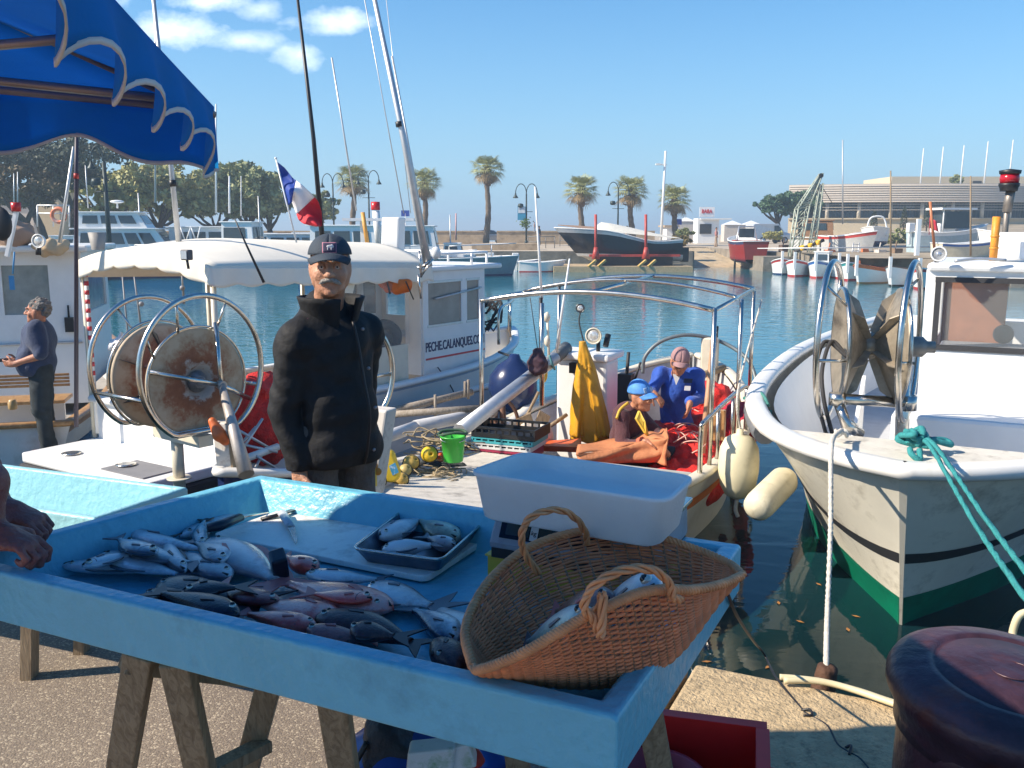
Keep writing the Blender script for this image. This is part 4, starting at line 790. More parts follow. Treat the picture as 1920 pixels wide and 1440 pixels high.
def hoop(c, rx, rz, nm, r_=.018, sq=0):
    m = MB(); m.tube([c + rfw * rx * math.cos(t) + V((0, 0, 1)) * rz * max(-.86, math.sin(t)) for t in [2 * math.pi * i / 64 for i in range(64)]], r_, 8, True); return m.build(nm, steel, rl_)
h1 = fc0 + rax * .10 + V((0, 0, .10)); h2 = fc0 - rax * .62 + V((0, 0, .08))
hoop(h1, .49, .52, 'guard_hoop', .021); hoop(h2, .46, .50, 'guard_hoop', .019)
hoop(fc0 + rax * .025, .395, .40, 'rim_ring', .010); hoop(fc0 - rax * .49, .40, .41, 'rim_ring', .010)
Z = V((0, 0, 1)); xc = fc0 + rax * .15 + V((.09, -.0, -.01))
for an, l in ((1.92, .44), (.30, .40), (3.55, .44)):
    r_ = -rfw * math.cos(an) + Z * math.sin(an); r_ = rax * 0 + r_
    m = MB(); m.tube([xc, fc0 + rax * .05 + r_ * l], .018, 8); m.build('spoke', steel, rl_)
for an in (2.0, .55, 1.2):
    r_ = -rfw * math.cos(an) + Z * math.sin(an); m = MB(); m.tube([fc0 + rax * .03 + r_ * .39, h1 + r_ * .50], .010, 6); m.build('hoop_stay', steel, rl_)
for an in (1.1, 2.6, 3.3, 4.4):
    r_ = -rfw * math.cos(an) + Z * math.sin(an); m = MB(); m.tube([fc0 - rax * .49 + r_ * .40, h2 + r_ * .47], .009, 6); m.build('hoop_stay', steel, rl_)
for q_ in (-1, 1): m = MB(); m.tube([h1 + rfw * .46 * q_ - Z * .17, h2 + rfw * .43 * q_ - Z * .17], .015); m.build('hoop_bar', steel, rl_)
xb = P(462, 890, 6.0)
m = MB(); m.tube([xc + Z * .01, lerp(xc, xb, .5), xb], [.026, .04, .055], 10); m.lathe([(.03, -.03), (.03, .03)], xc, rax); m.build('support_leg', M('worn_leg', (.42, .38, .34), .5, .4, var=.2, spots='4a2c1a', ss=8), rl_)
m = MB(); m.tube([fc0 - Z * .41 - rax * .3, V((fc0.x - rax.x * .3, fc0.y - rax.y * .3, -.3))], .045, 12); m.lathe([(.09, 0), (.09, .012)], (fc0.x - rax.x * .3, fc0.y - rax.y * .3, -.2)); m.obox(fc0 - Z * .43 - rax * .22, rax * .3, rfw * .06, Z * .04); m.build('reel_stand', cream, rl_)
q_ = P(470, 790, 7.2)
heap('fishing_net', 'bright red net behind the rusty reel, left of the man in black', q_ - V((.45, .55, .5)), q_ + V((.45, .55, .45)), [(P(462, 800, 7.2), (.22, .3, .30)), (P(490, 760, 7.3), (.18, .3, .27)), (P(450, 835, 7.1), (.12, .2, .16)), (P(500, 810, 7.2), (.2, .25, .26))], redm, .02, .016, 24, 12)
m = MB(); rr0 = P(436, 790, 6.6)
for a_, b_ in (((436, 800), (505, 840)), ((450, 850), (492, 785)), ((440, 830), (520, 848)), ((420, 870), (480, 800)), ((465, 905), (490, 855)), ((480, 855), (520, 880))): m.tube([P(*a_, 6.6), P(*b_, 6.8)], .011, 6)
m.build('net_guide_bars', alum, rl_)
m = MB(); m.tube([P(438, 868, 6.4), P(520, 838, 6.9)], .03, 8); m.build('white_spar', white, r_b)
# hoop of the centre boat bow reel, seen beside the man
hq = P(690, 700, 5.4); nr = T('net_reel_hoop', 'bare steel guard hoop on the centre boat bow, half behind the man in black', 'hoop', (hq.x, hq.y, 0))
m = MB(); m.tube([hq + V((.13 * math.cos(t), .12 * math.cos(t), .27 * math.sin(t))) for t in [2 * math.pi * i / 40 for i in range(40)]], .016, 8, True); m.tube([hq + V((.125, .12, -.02)), hq + V((-.1, -.1, -.03))], .011); m.build('hoop', steel, nr)
m = MB(); m.tube([hq + V((0, 0, -.26)), V((hq.x, hq.y, .0))], .02); m.build('stand', steel, nr)
# ================================================================== CANOPIED CABIN BOAT
FC = Fr((-3.45, 8.7), (.55, .835)); K = FC.p
pb_ = T('passenger_boat', 'white cabin boat with a long white canopy and web address on its side', 'boat', K(0, 0, WZ))
kst = [(0, .98, -.05, .85), (1.2, 1.08, -.05, .95), (2.6, 1.12, -.05, 1.0), (4.0, 1.05, -.02, .9), (5.2, .72, .05, .5), (6.0, .25, .13, .08), (6.25, .03, .17, .01)]
khb = hull(FC, pb_, kst, whitec, navy, stripes=[(.62, 1.0, navy, 'blue_bottom_band'), (.60, .64, M('black_rub_rail', (.02, .02, .02), .6), 'rub_rail'), (.0, .06, M('pale_blue_line', (.35, .45, .6), .4), 'sheer_line')], liner=whitec, deckz=-.5, deckm=M('teak_deck', (.38, .25, .13), .6, var=.2), cap=whitec, capw=.06, capt=.035, th=.06)
# swim platform at the stern
m = MB(); m.obox(K(-.35, 0, -.50), FC.e * .98, FC.a * .42, Z * .05); m.build('swim_platform', whitec, pb_, bev=.02)
m = MB(); m.obox(K(-.36, 0, -.62), FC.e * .985, FC.a * .45, Z * .07); m.build('platform_fender', rubber, pb_, bev=.03)
m = MB(); m.obox(K(-.36, 0, -.80), FC.e * .95, FC.a * .43, Z * .13); m.build('platform_hull', navy, pb_)
m = MB(); ropey(m, [K(-.80, .9, -.59), K(-.80, 0, -.60), K(-.80, -.95, -.59)], .012, 60, 2); m.build('platform_trim', wrope_m, pb_)
m = MB(); m.obox(K(-.55, .55, -.445), FC.e * .30, FC.a * .18, Z * .008); m.build('grey_pad', M('grey_pad', (.2, .2, .21), .7), pb_)
for w_ in (-.5, .35):
    m = MB(); m.lathe([(.08, 0), (.09, .01), (.06, .014)], K(-.55, w_, -.445 + .012 * (w_ > 0)), (0, 0, 1), 20); m.build('deck_filler', steel, pb_)
m = MB(); m.obox(K(.45, .25, -.44), FC.e * .5, FC.a * .3, Z * .012); m.build('teak_step', wood, pb_)
# cockpit bench
m = MB(); m.obox(K(1.9, .95, -.12), FC.e * .05, FC.a * .9, Z * .03); m.build('bench_rail', wood, pb_)
# canopy
zcan = 1.33
fab = M('canopy_fabric', (.78, .73, .62), .8, var=.04)
sa, sb = -.05, 3.05
def canp(a, b): w = lerp(-1.02, 1.02, b); s = lerp(sa, sb, a); return K(s, w, zcan - .10 * a + .26 * (1 - abs(w / 1.02) ** 2.2) * (.55 + .45 * math.sin(min(a * 3, 1) * 1.57)))
m = MB(); m.grid(canp, 24, 16); cn = m.build('canopy_roof', fab, pb_, solid=.012)
m = MB()
def val(t, b):
    # runs along the stern edge, then along the right side
    L1, L2 = 2.04, 3.0; x = t * (L1 + L2)
    p = canp(0, x / L1) if x < L1 else canp((x - L1) / L2, 1)
    dr = .155 + .03 * abs(math.sin(x * 9.5)) * (1 if b > .5 else 0); off = .015 * math.sin(x * 19) * b
    n_ = -FC.a if x < L1 else FC.e
    return V((p.x, p.y, p.z - b * dr)) + n_ * (off + .015 * b)
m.grid(val, 190, 6); m.build('valance', fab, pb_, solid=.006)
m = MB(); m.grid(lambda t, b: (lambda p: V((p.x, p.y, p.z - b * .15)) - FC.e * .005)(canp(t, 0)), 40, 2); m.build('left_valance', fab, pb_, solid=.006)
redw = M('red_white_tape', (.6, .05, .06), .5)
for s_, w_ in ((.0, -.98), (.0, .98), (1.5, .98), (1.5, -.98), (2.95, -.98)):
    m = MB(); m.tube([K(s_, w_, -.45), K(s_, w_, zcan - .02 - .03 * s_)], .028, 8); m.build('canopy_post', cream, pb_)
for i in range(12): m = MB(); m.tube([K(.0, -.93, .2 + i * .09), K(.0, -.93, .245 + i * .09)], .022, 8); m.build('red_tape', redw, pb_)
m = MB(); m.tube([K(.0, -.93, -.4), K(.0, -.93, 1.3)], .021, 8); m.build('taped_pole', whitec, pb_)
# raking strut and clear side curtain
m = MB(); m.bar(K(1.25, .99, -.05), K(1.75, .99, zcan - .1), .16, .03, FC.e); m.build('raked_pillar', cream, pb_)
m = MB(); m.obox(K(2.15, 1.0, .78), FC.a * .5, FC.e * .002, Z * .40); m.build('clear_curtain', clearg, pb_)
m = MB(); m.obox(K(2.05, 1.0, .16), FC.a * .55, FC.e * .02, Z * .22); m.build('side_panel', cream, pb_)
# cabin
cz0, cz1 = -.05, 1.16; hw = .86; c0, c1 = 2.95, 4.3
side = [K(c0 + .25, hw, cz0), K(c1 + .05, hw * .92, cz0), K(c1 - .02, hw * .9, cz1), K(c0 - .0, hw, cz1)]
m = MB()
for sd in (-1, 1):
    for (sA, sB, zA, zB) in ((c0 + .1, c1, cz0, .52), (c0 + .1, c1, 1.04, cz1), (c0 + .1, c0 + .2, .52, 1.04), (c0 + .85, c0 + .97, .52, 1.04), (c0 + 1.22, c1, .52, 1.04)):
        m.obox(K((sA + sB) / 2, sd * hw, (zA + zB) / 2), FC.a * (sB - sA) / 2, FC.e * .02, Z * (zB - zA) / 2)
for (wA, wB, zA, zB) in ((-hw, hw, cz0, .5), (-hw, hw, 1.0, cz1), (-hw, -hw + .1, .5, 1.0), (hw - .1, hw, .5, 1.0), (-.05, .05, .5, 1.0)):
    m.obox(K(c1, (wA + wB) / 2, (zA + zB) / 2), FC.e * (wB - wA) / 2 * .97, FC.a * .018, Z * (zB - zA) / 2)
for (wA, wB) in ((.62, hw), (-hw, -.62)): m.obox(K(c0 + .1, (wA + wB) / 2, .55), FC.e * (wB - wA) / 2 * .97, FC.a * .018, Z * .6)
m.build('cabin', whitec, pb_)
for sd in (-1, 1):
    for sA, sB in ((c0 + .2, c0 + .85), (c0 + .97, c0 + 1.22)):
        m = MB(); m.obox(K((sA + sB) / 2, sd * hw, .78), FC.a * (sB - sA) / 2, FC.e * .006, Z * .26); w_ = m.build('window', M('brownish_glass', (.30, .25, .21), .08, var=.25, vs=3, spec=.6), pb_)
        for z_ in (.52, 1.04): m = MB(); m.obox(K((sA + sB) / 2, sd * (hw + .018), z_), FC.a * (sB - sA + .04) / 2, FC.e * .008, Z * .015); m.build('window_frame', alum, w_)
m = MB(); m.tube([K(c0 + .3, hw + .04, .84), K(c1 - .1, hw + .04, .93)], .012); m.build('hand_rail', alum, pb_)
m = MB(); rfp = [K(c0 - .15, -hw - .08, 0), K(c0 - .15, hw + .08, 0), K(c1 + .35, hw * .95 + .1, 0), K(c1 + .55, 0, 0), K(c1 + .35, -hw * .95 - .1, 0)]; m.prism([V((p.x, p.y, cz1)) for p in rfp], (0, 0, .06)); m.build('cabin_roof', whitec, pb_, bev=.02)
m = MB(); m.tube([V((p.x, p.y, cz1 + .2)) for p in (K(c0 + .1, hw, 0), K(c1 + .2, hw * .9, 0), K(c1 + .4, 0, 0), K(c1 + .2, -hw * .9, 0))], .018, 8)
for s_, w_ in ((c0 + .1, hw), (c0 + 1.1, hw), (c1 + .2, hw * .9), (c1 + .4, 0)): m.tube([K(s_, w_, cz1 + .05), K(s_, w_, cz1 + .2)], .016)
m.build('roof_rail', whitec, pb_)
# cabin door opening, seat and wheel
m = MB(); m.obox(K(c0 + .7, .1, .0), FC.e * .5, FC.a * .3, Z * .35); m.build('seat_box', M('seat_beige', (.5, .46, .38), .6), pb_)  # plain beige seat box
wq = K(c0 - .25, .58, .42)
ty = T('rubber_tyre', 'black tyre fender hanging at the cabin door beside the man in black', 'tyre', wq)
m = MB(); m.tube([wq + V((.9, .3, 0)).normalized() * .15 * math.cos(t) + Z * .15 * math.sin(t) for t in [2 * math.pi * i / 28 for i in range(28)]], .06, 12, True); m.build('tread', rubber, ty)
m = MB(); m.lathe([(.1, -.02), (.1, .02), (.04, .03), (0, .03)], wq, (.3, -.9, 0), 18); m.build('hub', dark, ty)
# orange life jacket under the roof
lq = P(742, 537, 10.2); s_ = SDF(lq - V((.3, .2, .15)), lq + V((.3, .2, .15)), .012); s_.cap(lq + V((-.14, 0, .03)), lq + V((.12, 0, .01)), .055, .07, k=.02).ell(lq + V((0, 0, -.02)), (.13, .08, .06)).wrinkle(.008, 30, 3)
lj = s_.build('life_jacket', M('life_orange', (.75, .16, .015), .6, var=.1), None, lq); tag(lj, 'orange life jacket slung under the canopy beside the cabin', 'life jacket')
m = MB(); m.bar(lq + V((-.08, -.09, .06)), lq + V((-.05, -.095, -.08)), .04, .01); m.bar(lq + V((.12, -.08, .06)), lq + V((.2, -.06, -.14)), .025, .012); m.build('strap', black, lj)
# porthole, scuppers
m = MB(); p_ = khb['pt'](3.0, 1, .42, .006); q1 = khb['pt'](3.45, 1, .42, .006); q2 = khb['pt'](3.0, 1, .58, .006); m.obox(p_ * .25 + q1 * .25 + q2 * .5 + V((.1, .05, .05)), (q1 - p_) * .22, (q2 - p_) * .42, FC.e * .012); m.build('hull_vent', black, pb_)
m = MB(); m.tube(spl([K(c0 + .35, hw + .03, .02), khb['pt'](3.3, 1, .2, .02), khb['pt'](3.55, 1, .55, .03)], 6), .007, 5); q_ = khb['pt'](3.55, 1, .6, .04); m.ell(q_, .05); m.build('bow_lashing', dark, pb_)
# writing on the cabin side
def text(body, mat_, parent, org, ex, ez, hgt, name='lettering', width=None, ext=.003, thick=0):
    cu = bpy.data.curves.new(name, 'FONT'); cu.body = body; cu.size = 1; cu.extrude = ext; cu.offset = thick
    ob = bpy.data.objects.new('tmp', cu); C.objects.link(ob); dg = bpy.context.evaluated_depsgraph_get(); dg.update()
    me = bpy.data.meshes.new_from_object(ob.evaluated_get(dg)); bpy.data.objects.remove(ob)
    xs = [v.co.x for v in me.vertices]; ys = [v.co.y for v in me.vertices]; wd = max(xs) - min(xs); hh = max(ys) - min(ys)
    ex = V(ex).normalized(); ez = V(ez).normalized(); n = ex.cross(ez); sx = (width / wd) if width else hgt / hh
    m = MB(); m.v = [tuple(V(org) + ex * (v.co.x - min(xs)) * sx + ez * (v.co.y - min(ys)) * hgt / hh + n * v.co.z) for v in me.vertices]; m.f = [tuple(p.vertices) for p in me.polygons]; m.sm = [False] * len(m.f)
    return m.build(name, mat_, parent)
lt = M('lettering_navy', (.03, .035, .10), .5)
m = MB(); m.obox(K(3.68, hw + .024, .235), FC.a * .62, FC.e * .003, Z * .145); m.build('name_board', whitec, pb_)
text('PECHE.CALANQUES.COM', lt, pb_, K(3.08, hw + .030, .20), FC.a, Z, .135, width=1.19, thick=.012)
m = MB(); m.obox(K(3.68, hw + .030, .135), FC.a * .60, FC.e * .003, Z * .011); m.build('red_underline', M('sign_red', (.6, .06, .06), .5), pb_)
# bow gear
m = MB(); m.tube(spl([K(5.0, .62, .1), K(5.05, .6, .55), K(5.7, .35, .62), K(6.2, 0, .62), K(5.7, -.35, .62), K(5.0, -.62, .55), K(5.0, -.62, .1)], 6), .02, 8)
for s_, w_ in ((5.7, .35), (6.15, .02)): m.tube([K(s_, w_, .12), K(s_, w_, .62)], .016)
m.build('bow_rail', steel, pb_)
rs = random.Random(2); m = MB()
for k in range(12): c_ = K(5.35, .2, .2); m.tube([c_ + V((.2 * math.cos(t + k), .15 * math.sin(t + k), .25 + rs.uniform(-.1, .1) + .15 * math.sin(t * 1.3 + k))) for t in [i * .4 for i in range(11)]], .014, 5)
tag(m.build('rope_coils', M('black_rope', (.03, .03, .035), .9), None, K(5.35, .2, .1)), 'coils of black rope on the bow of the white cabin boat', 'rope')
# radar post, dome, mast and poles on the cabin boat
m = MB(); m.obox(P(737, 455, 11.2), V((.11, -.03, .0)), V((.03, .09, 0)), V((.015, 0, .30))); m.build('exhaust_stack', whitec, pb_, bev=.02)
m = MB(); m.tube([P(803, 500, 10.2), P(757, 260, 10.2), P(690, -60, 10.2)], [.05, .035, .022], 10); ms = m.build('mast', alum, pb_)
m = MB(); m.tube([P(747.5, 228, 10.19), P(749, 238, 10.19)], .038, 10); m.build('mast_collar', black, ms)
m = MB(); m.ell(P(817, 474, 10.6), (.06, .06, .075)); m.build('radar_dome', whitec, pb_)
m = MB()
for a_, b_ in (((786, 470), (790, 520)), ((786, 505), (806, 488)), ((788, 520), (812, 485)), ((782, 500), (800, 506)), ((784, 515), (789, 560))): m.tube([P(*a_, 10.15), P(*b_, 10.15)], .012, 6)
m.build('mast_foot', steel, pb_)
m = MB()
for a_, b_, r_ in (((805, 482), (735, 105), .012), ((757, 400), (680, -20), .006), ((770, 400), (722, -20), .004), ((668, 395), (622, 108), .010)): m.tube([P(*a_, 10.4), P(*b_, 10.4)], r_, 6)
m.build('rigging', M('rig_wire', (.55, .55, .55), .4, .5), pb_)
m = MB(); m.tube([P(336, 463, 9.0), P(318, 285, 9.0), P(285, -30, 9.0)], [.03, .024, .018], 8); o = m.build('fishing_rod_pole', alum, None, P(336, 463, 9.0)); tag(o, 'leaning silver pole with a black collar at the left end of the white canopy', 'pole')
m = MB(); m.tube([P(323, 338, 8.99), P(325, 350, 8.99)], .034, 8); m.build('collar', black, o)
m = MB(); m.tube([P(604, 445, 9.6), P(588, 260, 9.6), P(556, -20, 9.6)], [.028, .022, .014], 8); tag(m.build('outrigger_pole', black, None, P(604, 445, 9.6)), 'tall black outrigger pole rising behind the french flag', 'pole')
m = MB(); m.tube([P(143, 800, 8.9), P(143, 330, 8.9), P(144, 240, 8.9)], [.022, .02, .017], 8); o = m.build('boat_hook', M('dark_pole', (.05, .04, .06), .5), None, P(143, 800, 8.9)); tag(o, 'thin dark pole with a red band standing at the left end of the canopy', 'pole')
m = MB(); m.tube([P(143, 325, 8.89), P(143, 335, 8.89)], .024, 8); m.build('red_band', red, o)
m = MB(); m.tube([P(112, 455, 9.2), P(138, 275, 9.2)], [.02, .012], 7); tag(m.build('leaning_rod', alum, None, P(112, 455, 9.2)), 'silver rod leaning against the thin dark pole on the left', 'pole')
for i, (a_, b_) in enumerate((((250, 740), (228, 500)), ((268, 640), (250, 505)), ((345, 570), (340, 500)))):
    m = MB(); m.tube([P(*a_, 10.5), P(*b_, 10.5)], [.014, .008], 6); m.ell(P(a_[0] - 3, a_[1] - 110 + 40 * i, 10.5), .03); tag(m.build('fishing_rod', M('rod_grey', (.25, .25, .26), .4), None, P(*a_, 10.5)), ['long fishing rod under the canopy, leftmost of three', 'fishing rod under the canopy, middle one of three', 'short fishing rod under the canopy, rightmost of three'][i], 'fishing rod', 'fishing rods under the canopy')
m = MB(); m.tube([P(495, 530, 7.4), P(460, 455, 7.4), P(440, 410, 7.4)], [.012, .008, .005], 6); o = m.build('fishing_rod', black, None, P(495, 530, 7.4)); tag(o, 'thin black fishing rod sticking up over the canopy edge', 'fishing rod')
# flood light on the canopy edge
fq = P(350, 478, 8.05); t = T('flood_light', 'small dark floodlight clamped on the canopy edge', 'floodlight', fq)
m = MB(); m.obox(fq, FC.e * .05, FC.a * .03, Z * .045); m.build('housing', M('dark_grey_metal', (.08, .08, .09), .5), t, bev=.01)
m = MB(); m.obox(fq - FC.a * .033, FC.e * .04, FC.a * .003, Z * .034); m.build('lens', M('lamp_glass'), t)
m = MB(); m.tube([fq + V((0, 0, -.04)), fq + V((.01, 0, -.12))], .012); m.build('clamp', black, t)
# plastic bag on the canopied boat
pq = P(225, 645, 9.3); s_ = SDF(pq - V((.2, .2, .15)), pq + V((.2, .2, .16)), .012); s_.ell(pq + V((0, 0, -.02)), (.12, .1, .08)).cap(pq, pq + V((.02, 0, .11)), .05, .02).wrinkle(.014, 40, 6)
tag(s_.build('plastic_bag', M('white_plastic', (.75, .75, .76), .3), None, pq), 'crumpled white plastic bag on the stern seat under the canopy', 'bag')
# ================================================================== FRENCH FLAG
fp0, fp1 = P(556, 455, 9.3), P(517, 297, 9.3)
fg = T('flag', 'french tricolour flag drooping from a slanted white staff', 'flag', fp0)
m = MB(); m.tube([fp0, fp1], .009, 7); m.ell(fp1, .014); m.build('staff', whitec, fg)
edge0 = [(518, 303), (531, 340), (537, 383)]      # along the staff
tri = [((518, 303), (552, 327), (546, 383), (536, 382)), ]
rows = [[(518, 302), (527, 342), (535, 382)], [(530, 318), (537, 345), (546, 380)], [(552, 332), (546, 352), (548, 378)], [(578, 352), (562, 375), (557, 395)], [(596, 380), (575, 395), (562, 415)], [(604, 404), (588, 415), (570, 420)]]
rows = [[(518, 302), (526, 342), (536, 384)], [(535, 316), (533, 338), (545, 384)], [(553, 336), (531, 336), (549, 376)], [(578, 358), (553, 372), (553, 392)], [(597, 382), (566, 388), (560, 412)], [(604, 405), (592, 418), (573, 420)]]
top_ = [(518, 302), (534, 315), (549, 334), (566, 346), (583, 362), (597, 378), (603, 398), (604, 424)]
bot_ = [(536, 384), (543, 384), (548, 378), (545, 372), (552, 392), (560, 413), (570, 420), (592, 425)]
def flg(t, b):
    x = t * 7; i = min(int(x), 6); k = x - i
    u = lerp(lerp(top_[i][0], top_[i + 1][0], k), lerp(bot_[i][0], bot_[i + 1][0], k), b); v = lerp(lerp(top_[i][1], top_[i + 1][1], k), lerp(bot_[i][1], bot_[i + 1][1], k), b)
    return P(u, v, 9.3 + .05 * math.sin(t * 9 + b * 3) + .03 * math.sin(b * 8))
for nm, c_, t0, t1 in (('blue_band', M('flag_blue', (.01, .05, .30), .7), 0, .34), ('white_band', M('flag_white', (.75, .74, .76), .7), .34, .64), ('red_band', M('flag_red', (.60, .01, .025), .7), .64, 1)):
    m = MB(); m.grid(lambda a, b: flg(lerp(t0, t1, a + 0 * b), b), 12, 12); m.build(nm, c_, fg, solid=.003)
# ================================================================== LEFT BOAT WITH CABIN
FL = Fr((-5.7, 9.0), (-.25, .968)); Lp = FL.p
lb_ = T('fishing_boat', 'white cabin boat with wooden benches at the far left, man in navy aboard', 'boat', Lp(0, 0, WZ))
lhb = hull(FL, lb_, [(0, 1.2, -.32, 1.05), (1.5, 1.3, -.3, 1.15), (3.5, 1.2, -.22, 1.05), (5.5, .8, -.05, .6), (6.8, .05, .1, .02)], white, navy, stripes=[(.0, .16, wood, 'wooden_rubbing_strake'), (.5, 1.0, navy, 'dark_band')], liner=M('boat_inside'), deckz=-.62, deckm=M('deck_grey'), cap=wood, capw=.06, capt=.03)
m = MB(); m.obox(Lp(1.0, .35, -.22), FL.e * .65, FL.a * .22, Z * .02)
bnc = m.build('bench_seat', wood, lb_, bev=.008)
m = MB()
for k in range(4): m.obox(Lp(1.35, .35, -.02 + .07 * 0) + FL.a * (.0) + Z * (.04 * k - .1), FL.e * .6, FL.a * .012, Z * .014)
m.build('bench_backrest', wood, lb_)
m = MB(); m.obox(Lp(1.25, .3, -.38), FL.e * .6, FL.a * .02, Z * .14); m.build('bench_front', whitec, lb_)
jq = P(25, 775, 9.4); m = MB(); m.lathe([(.035, 0), (.045, .01), (.045, .07), (.035, .085), (.035, .1), (0, .1)], V((jq.x, jq.y, -.19)), (0, 0, 1), 14); tag(m.build('jar', M('honey_jar', (.5, .33, .14), .3), None, V((jq.x, jq.y, -.19))), 'small amber jar standing on the wooden bench at the left', 'jar')
cs = 2.3; cw = 1.0
m = MB()
for (wA, wB, zA, zB) in ((-cw, cw, -.5, .62), (-cw, cw, 1.22, 1.38), (-cw, -.55, .62, 1.22), (.62, cw, .62, 1.22), (-.05, .1, .62, 1.22)):
    m.obox(Lp(cs, (wA + wB) / 2, (zA + zB) / 2), FL.e * (wB - wA) / 2, FL.a * .03, Z * (zB - zA) / 2)
for sd in (-1, 1):
    for (sA, sB, zA, zB) in ((cs + .03, cs + 1.8, -.3, .62), (cs + .03, cs + 1.8, 1.22, 1.38), (cs + .03, cs + .2, .62, 1.22), (cs + 1.6, cs + 1.8, .62, 1.22)): m.obox(Lp((sA + sB) / 2, sd * (cw - .03), (zA + zB) / 2), FL.a * (sB - sA) / 2, FL.e * .03, Z * (zB - zA) / 2)
m.obox(Lp(cs + 1.8, 0, .5), FL.e * (cw - .07), FL.a * .03, Z * .85)
m.build('cabin', whitec, lb_)
for wA, wB in ((-.55, -.05), (.1, .62)):
    m = MB(); m.obox(Lp(cs, (wA + wB) / 2, .92), FL.e * (wB - wA) / 2, FL.a * .006, Z * .30); m.build('window', M('pale_window', (.25, .29, .28), .08, var=.2), lb_)
for sd in (-1, 1): m = MB(); m.obox(Lp(cs + .9, sd * (cw - .03), .92), FL.a * .7, FL.e * .006, Z * .3); m.build('window', M('pale_window'), lb_)
m = MB(); m.obox(Lp(cs + .85, 0, 1.42), FL.e * 1.12, FL.a * 1.1, Z * .04); m.build('cabin_roof', white, lb_, bev=.025)
m = MB(); m.tube([Lp(cs - .05, -1, .25), Lp(cs - .05, .95, .27)], .016); m.tube([Lp(cs - .06, .55, -.4), Lp(cs - .06, .55, .27)], .014); m.tube([Lp(cs - .06, -.3, -.4), Lp(cs - .06, -.3, .27)], .014); m.build('grab_rail', alum, lb_)
m = MB(); bq_ = Lp(cs - .06, .82, .55); m.tube([bq_ + Z * .18, bq_ + Z * .0], .012); m.obox(bq_ - Z * .06, FL.e * .05, FL.a * .02, Z * .09); tag(m.build('hanging_brush', black, None, bq_), 'black brush hanging on the white cabin wall at the left', 'brush')
rq = P(30, 388, 10.6); t = T('red_buoy_lamp', 'red lamp on a white post above the cabin roof at the far left', 'lamp', rq - Z * .4)
m = MB(); m.lathe([(.05, -.05), (.055, .05)], rq, n=14); m.build('lens', M('lamp_red', (.5, .02, .02), .3), t); m = MB(); m.bar(rq - Z * .05, rq + V((-.15, 0, -.55)), .05, .04); m.build('post', whitec, t)
for (u_, v_, rx, rz_, cc, nm, lb2) in ((95, 463, .22, .10, M('tan_canvas', (.55, .40, .24), .85, bump=.5, bs=12), 'canvas_cover', 'tan canvas cover bundled on the cabin roof at the left'), (25, 440, .25, .17, M('brown_canvas', (.36, .24, .17), .85, bump=.5, bs=12), 'canvas_bundle', 'brown canvas bundle at the far left edge of the cabin roof')):
    c_ = P(u_, v_, 11.2); s_ = SDF(c_ - V((rx * 1.6, rx * 1.4, rz_ * 2)), c_ + V((rx * 1.6, rx * 1.4, rz_ * 2)), .02); s_.ell(c_, (rx, rx * .8, rz_)).wrinkle(.02, 18, 3); tag(s_.build(nm, cc, None, c_), lb2, 'canvas')
t = lampx(P(72, 452, 10.4), (-.1, -1, 0), .075, 'search_light', 'white round searchlight on the left cabin roof', whitec)
m = MB(); m.tube([P(72, 462, 10.45), P(72, 478, 10.45)], .03); m.build('bracket', black, t)
bq_ = P(183, 452, 10.8); m = MB(); m.lathe([(.07, -.1), (.1, .1), (.09, .1), (.06, -.09), (0, -.09)], bq_, n=16, cap=False); tag(m.build('bucket', M('grey_bucket', (.3, .29, .27), .6), None, bq_ - Z * .1), 'grey bucket on the right end of the left cabin roof', 'bucket')
m = MB(); m.ell(P(2, 420, 10), (.12, .05, .18)); mo = m.build('mirror', black, None, P(2, 420, 10)); tag(mo, 'round black mirror at the left edge of the photo, level with the boats', 'mirror')
m = MB(); q_ = P(24, 530, 10.6); m.obox(q_ + V((0, -.02, 0)), FL.e * .025, FL.a * .015, Z * .08); m.tube([q_ + V((.02, -.02, .1)), q_ + V((.06, -.02, .35))], .01); tag(m.build('glove', M('blue_glove', (.05, .25, .5), .6), None, q_), 'blue glove hanging in front of the left cabin window', 'glove')
# ================================================================== BLUE AWNING (market parasol)
def fabric(name, col, tl=.45):
    m = M(name, col, .85, var=.08, vs=3, bump=.15, bs=150); n = m.node_tree; L = n.links.new; b = n.nodes['Principled BSDF']
    t = n.nodes.new('ShaderNodeBsdfTranslucent'); L(b.inputs['Base Color'].links[0].from_socket, t.inputs[0]); x = n.nodes.new('ShaderNodeMixShader'); x.inputs[0].default_value = tl
    L(b.outputs[0], x.inputs[1]); L(t.outputs[0], x.inputs[2]); L(x.outputs[0], n.nodes['Material Output'].inputs[0]); return m
awb = fabric('blue_awning_cloth', (.02, .30, .70), .5); awt = M('awning_trim', (.68, .62, .56), .8, var=.15)
c1, c2, c3, c4 = V((-.745, 2.39, 1.952)), V((-2.95, 2.15, 2.13)), V((-2.9, -.6, 2.02)), V((-.28, -.5, 2.12)); pk = V((-1.75, 1.0, 2.50))
aw = T('market_parasol', 'bright blue scalloped market parasol with pale trim at the top left', 'parasol', (-1.75, 1.0, 0))
m = MB()
for a_, b_ in ((c1, c2), (c2, c3), (c3, c4), (c4, c1)):
    m.grid(lambda a, b, a_=a_, b_=b_: (lambda e: lerp(e, pk, b) - V((0, 0, .10 * math.sin(math.pi * b) * .6 + .02 * math.sin(math.pi * a) * (1 - b))))(lerp(a_, b_, a)), 14, 10)
m.build('canopy', awb, aw, solid=.002)
def scal(x): return .5 - .5 * math.cos(2 * math.pi * x)
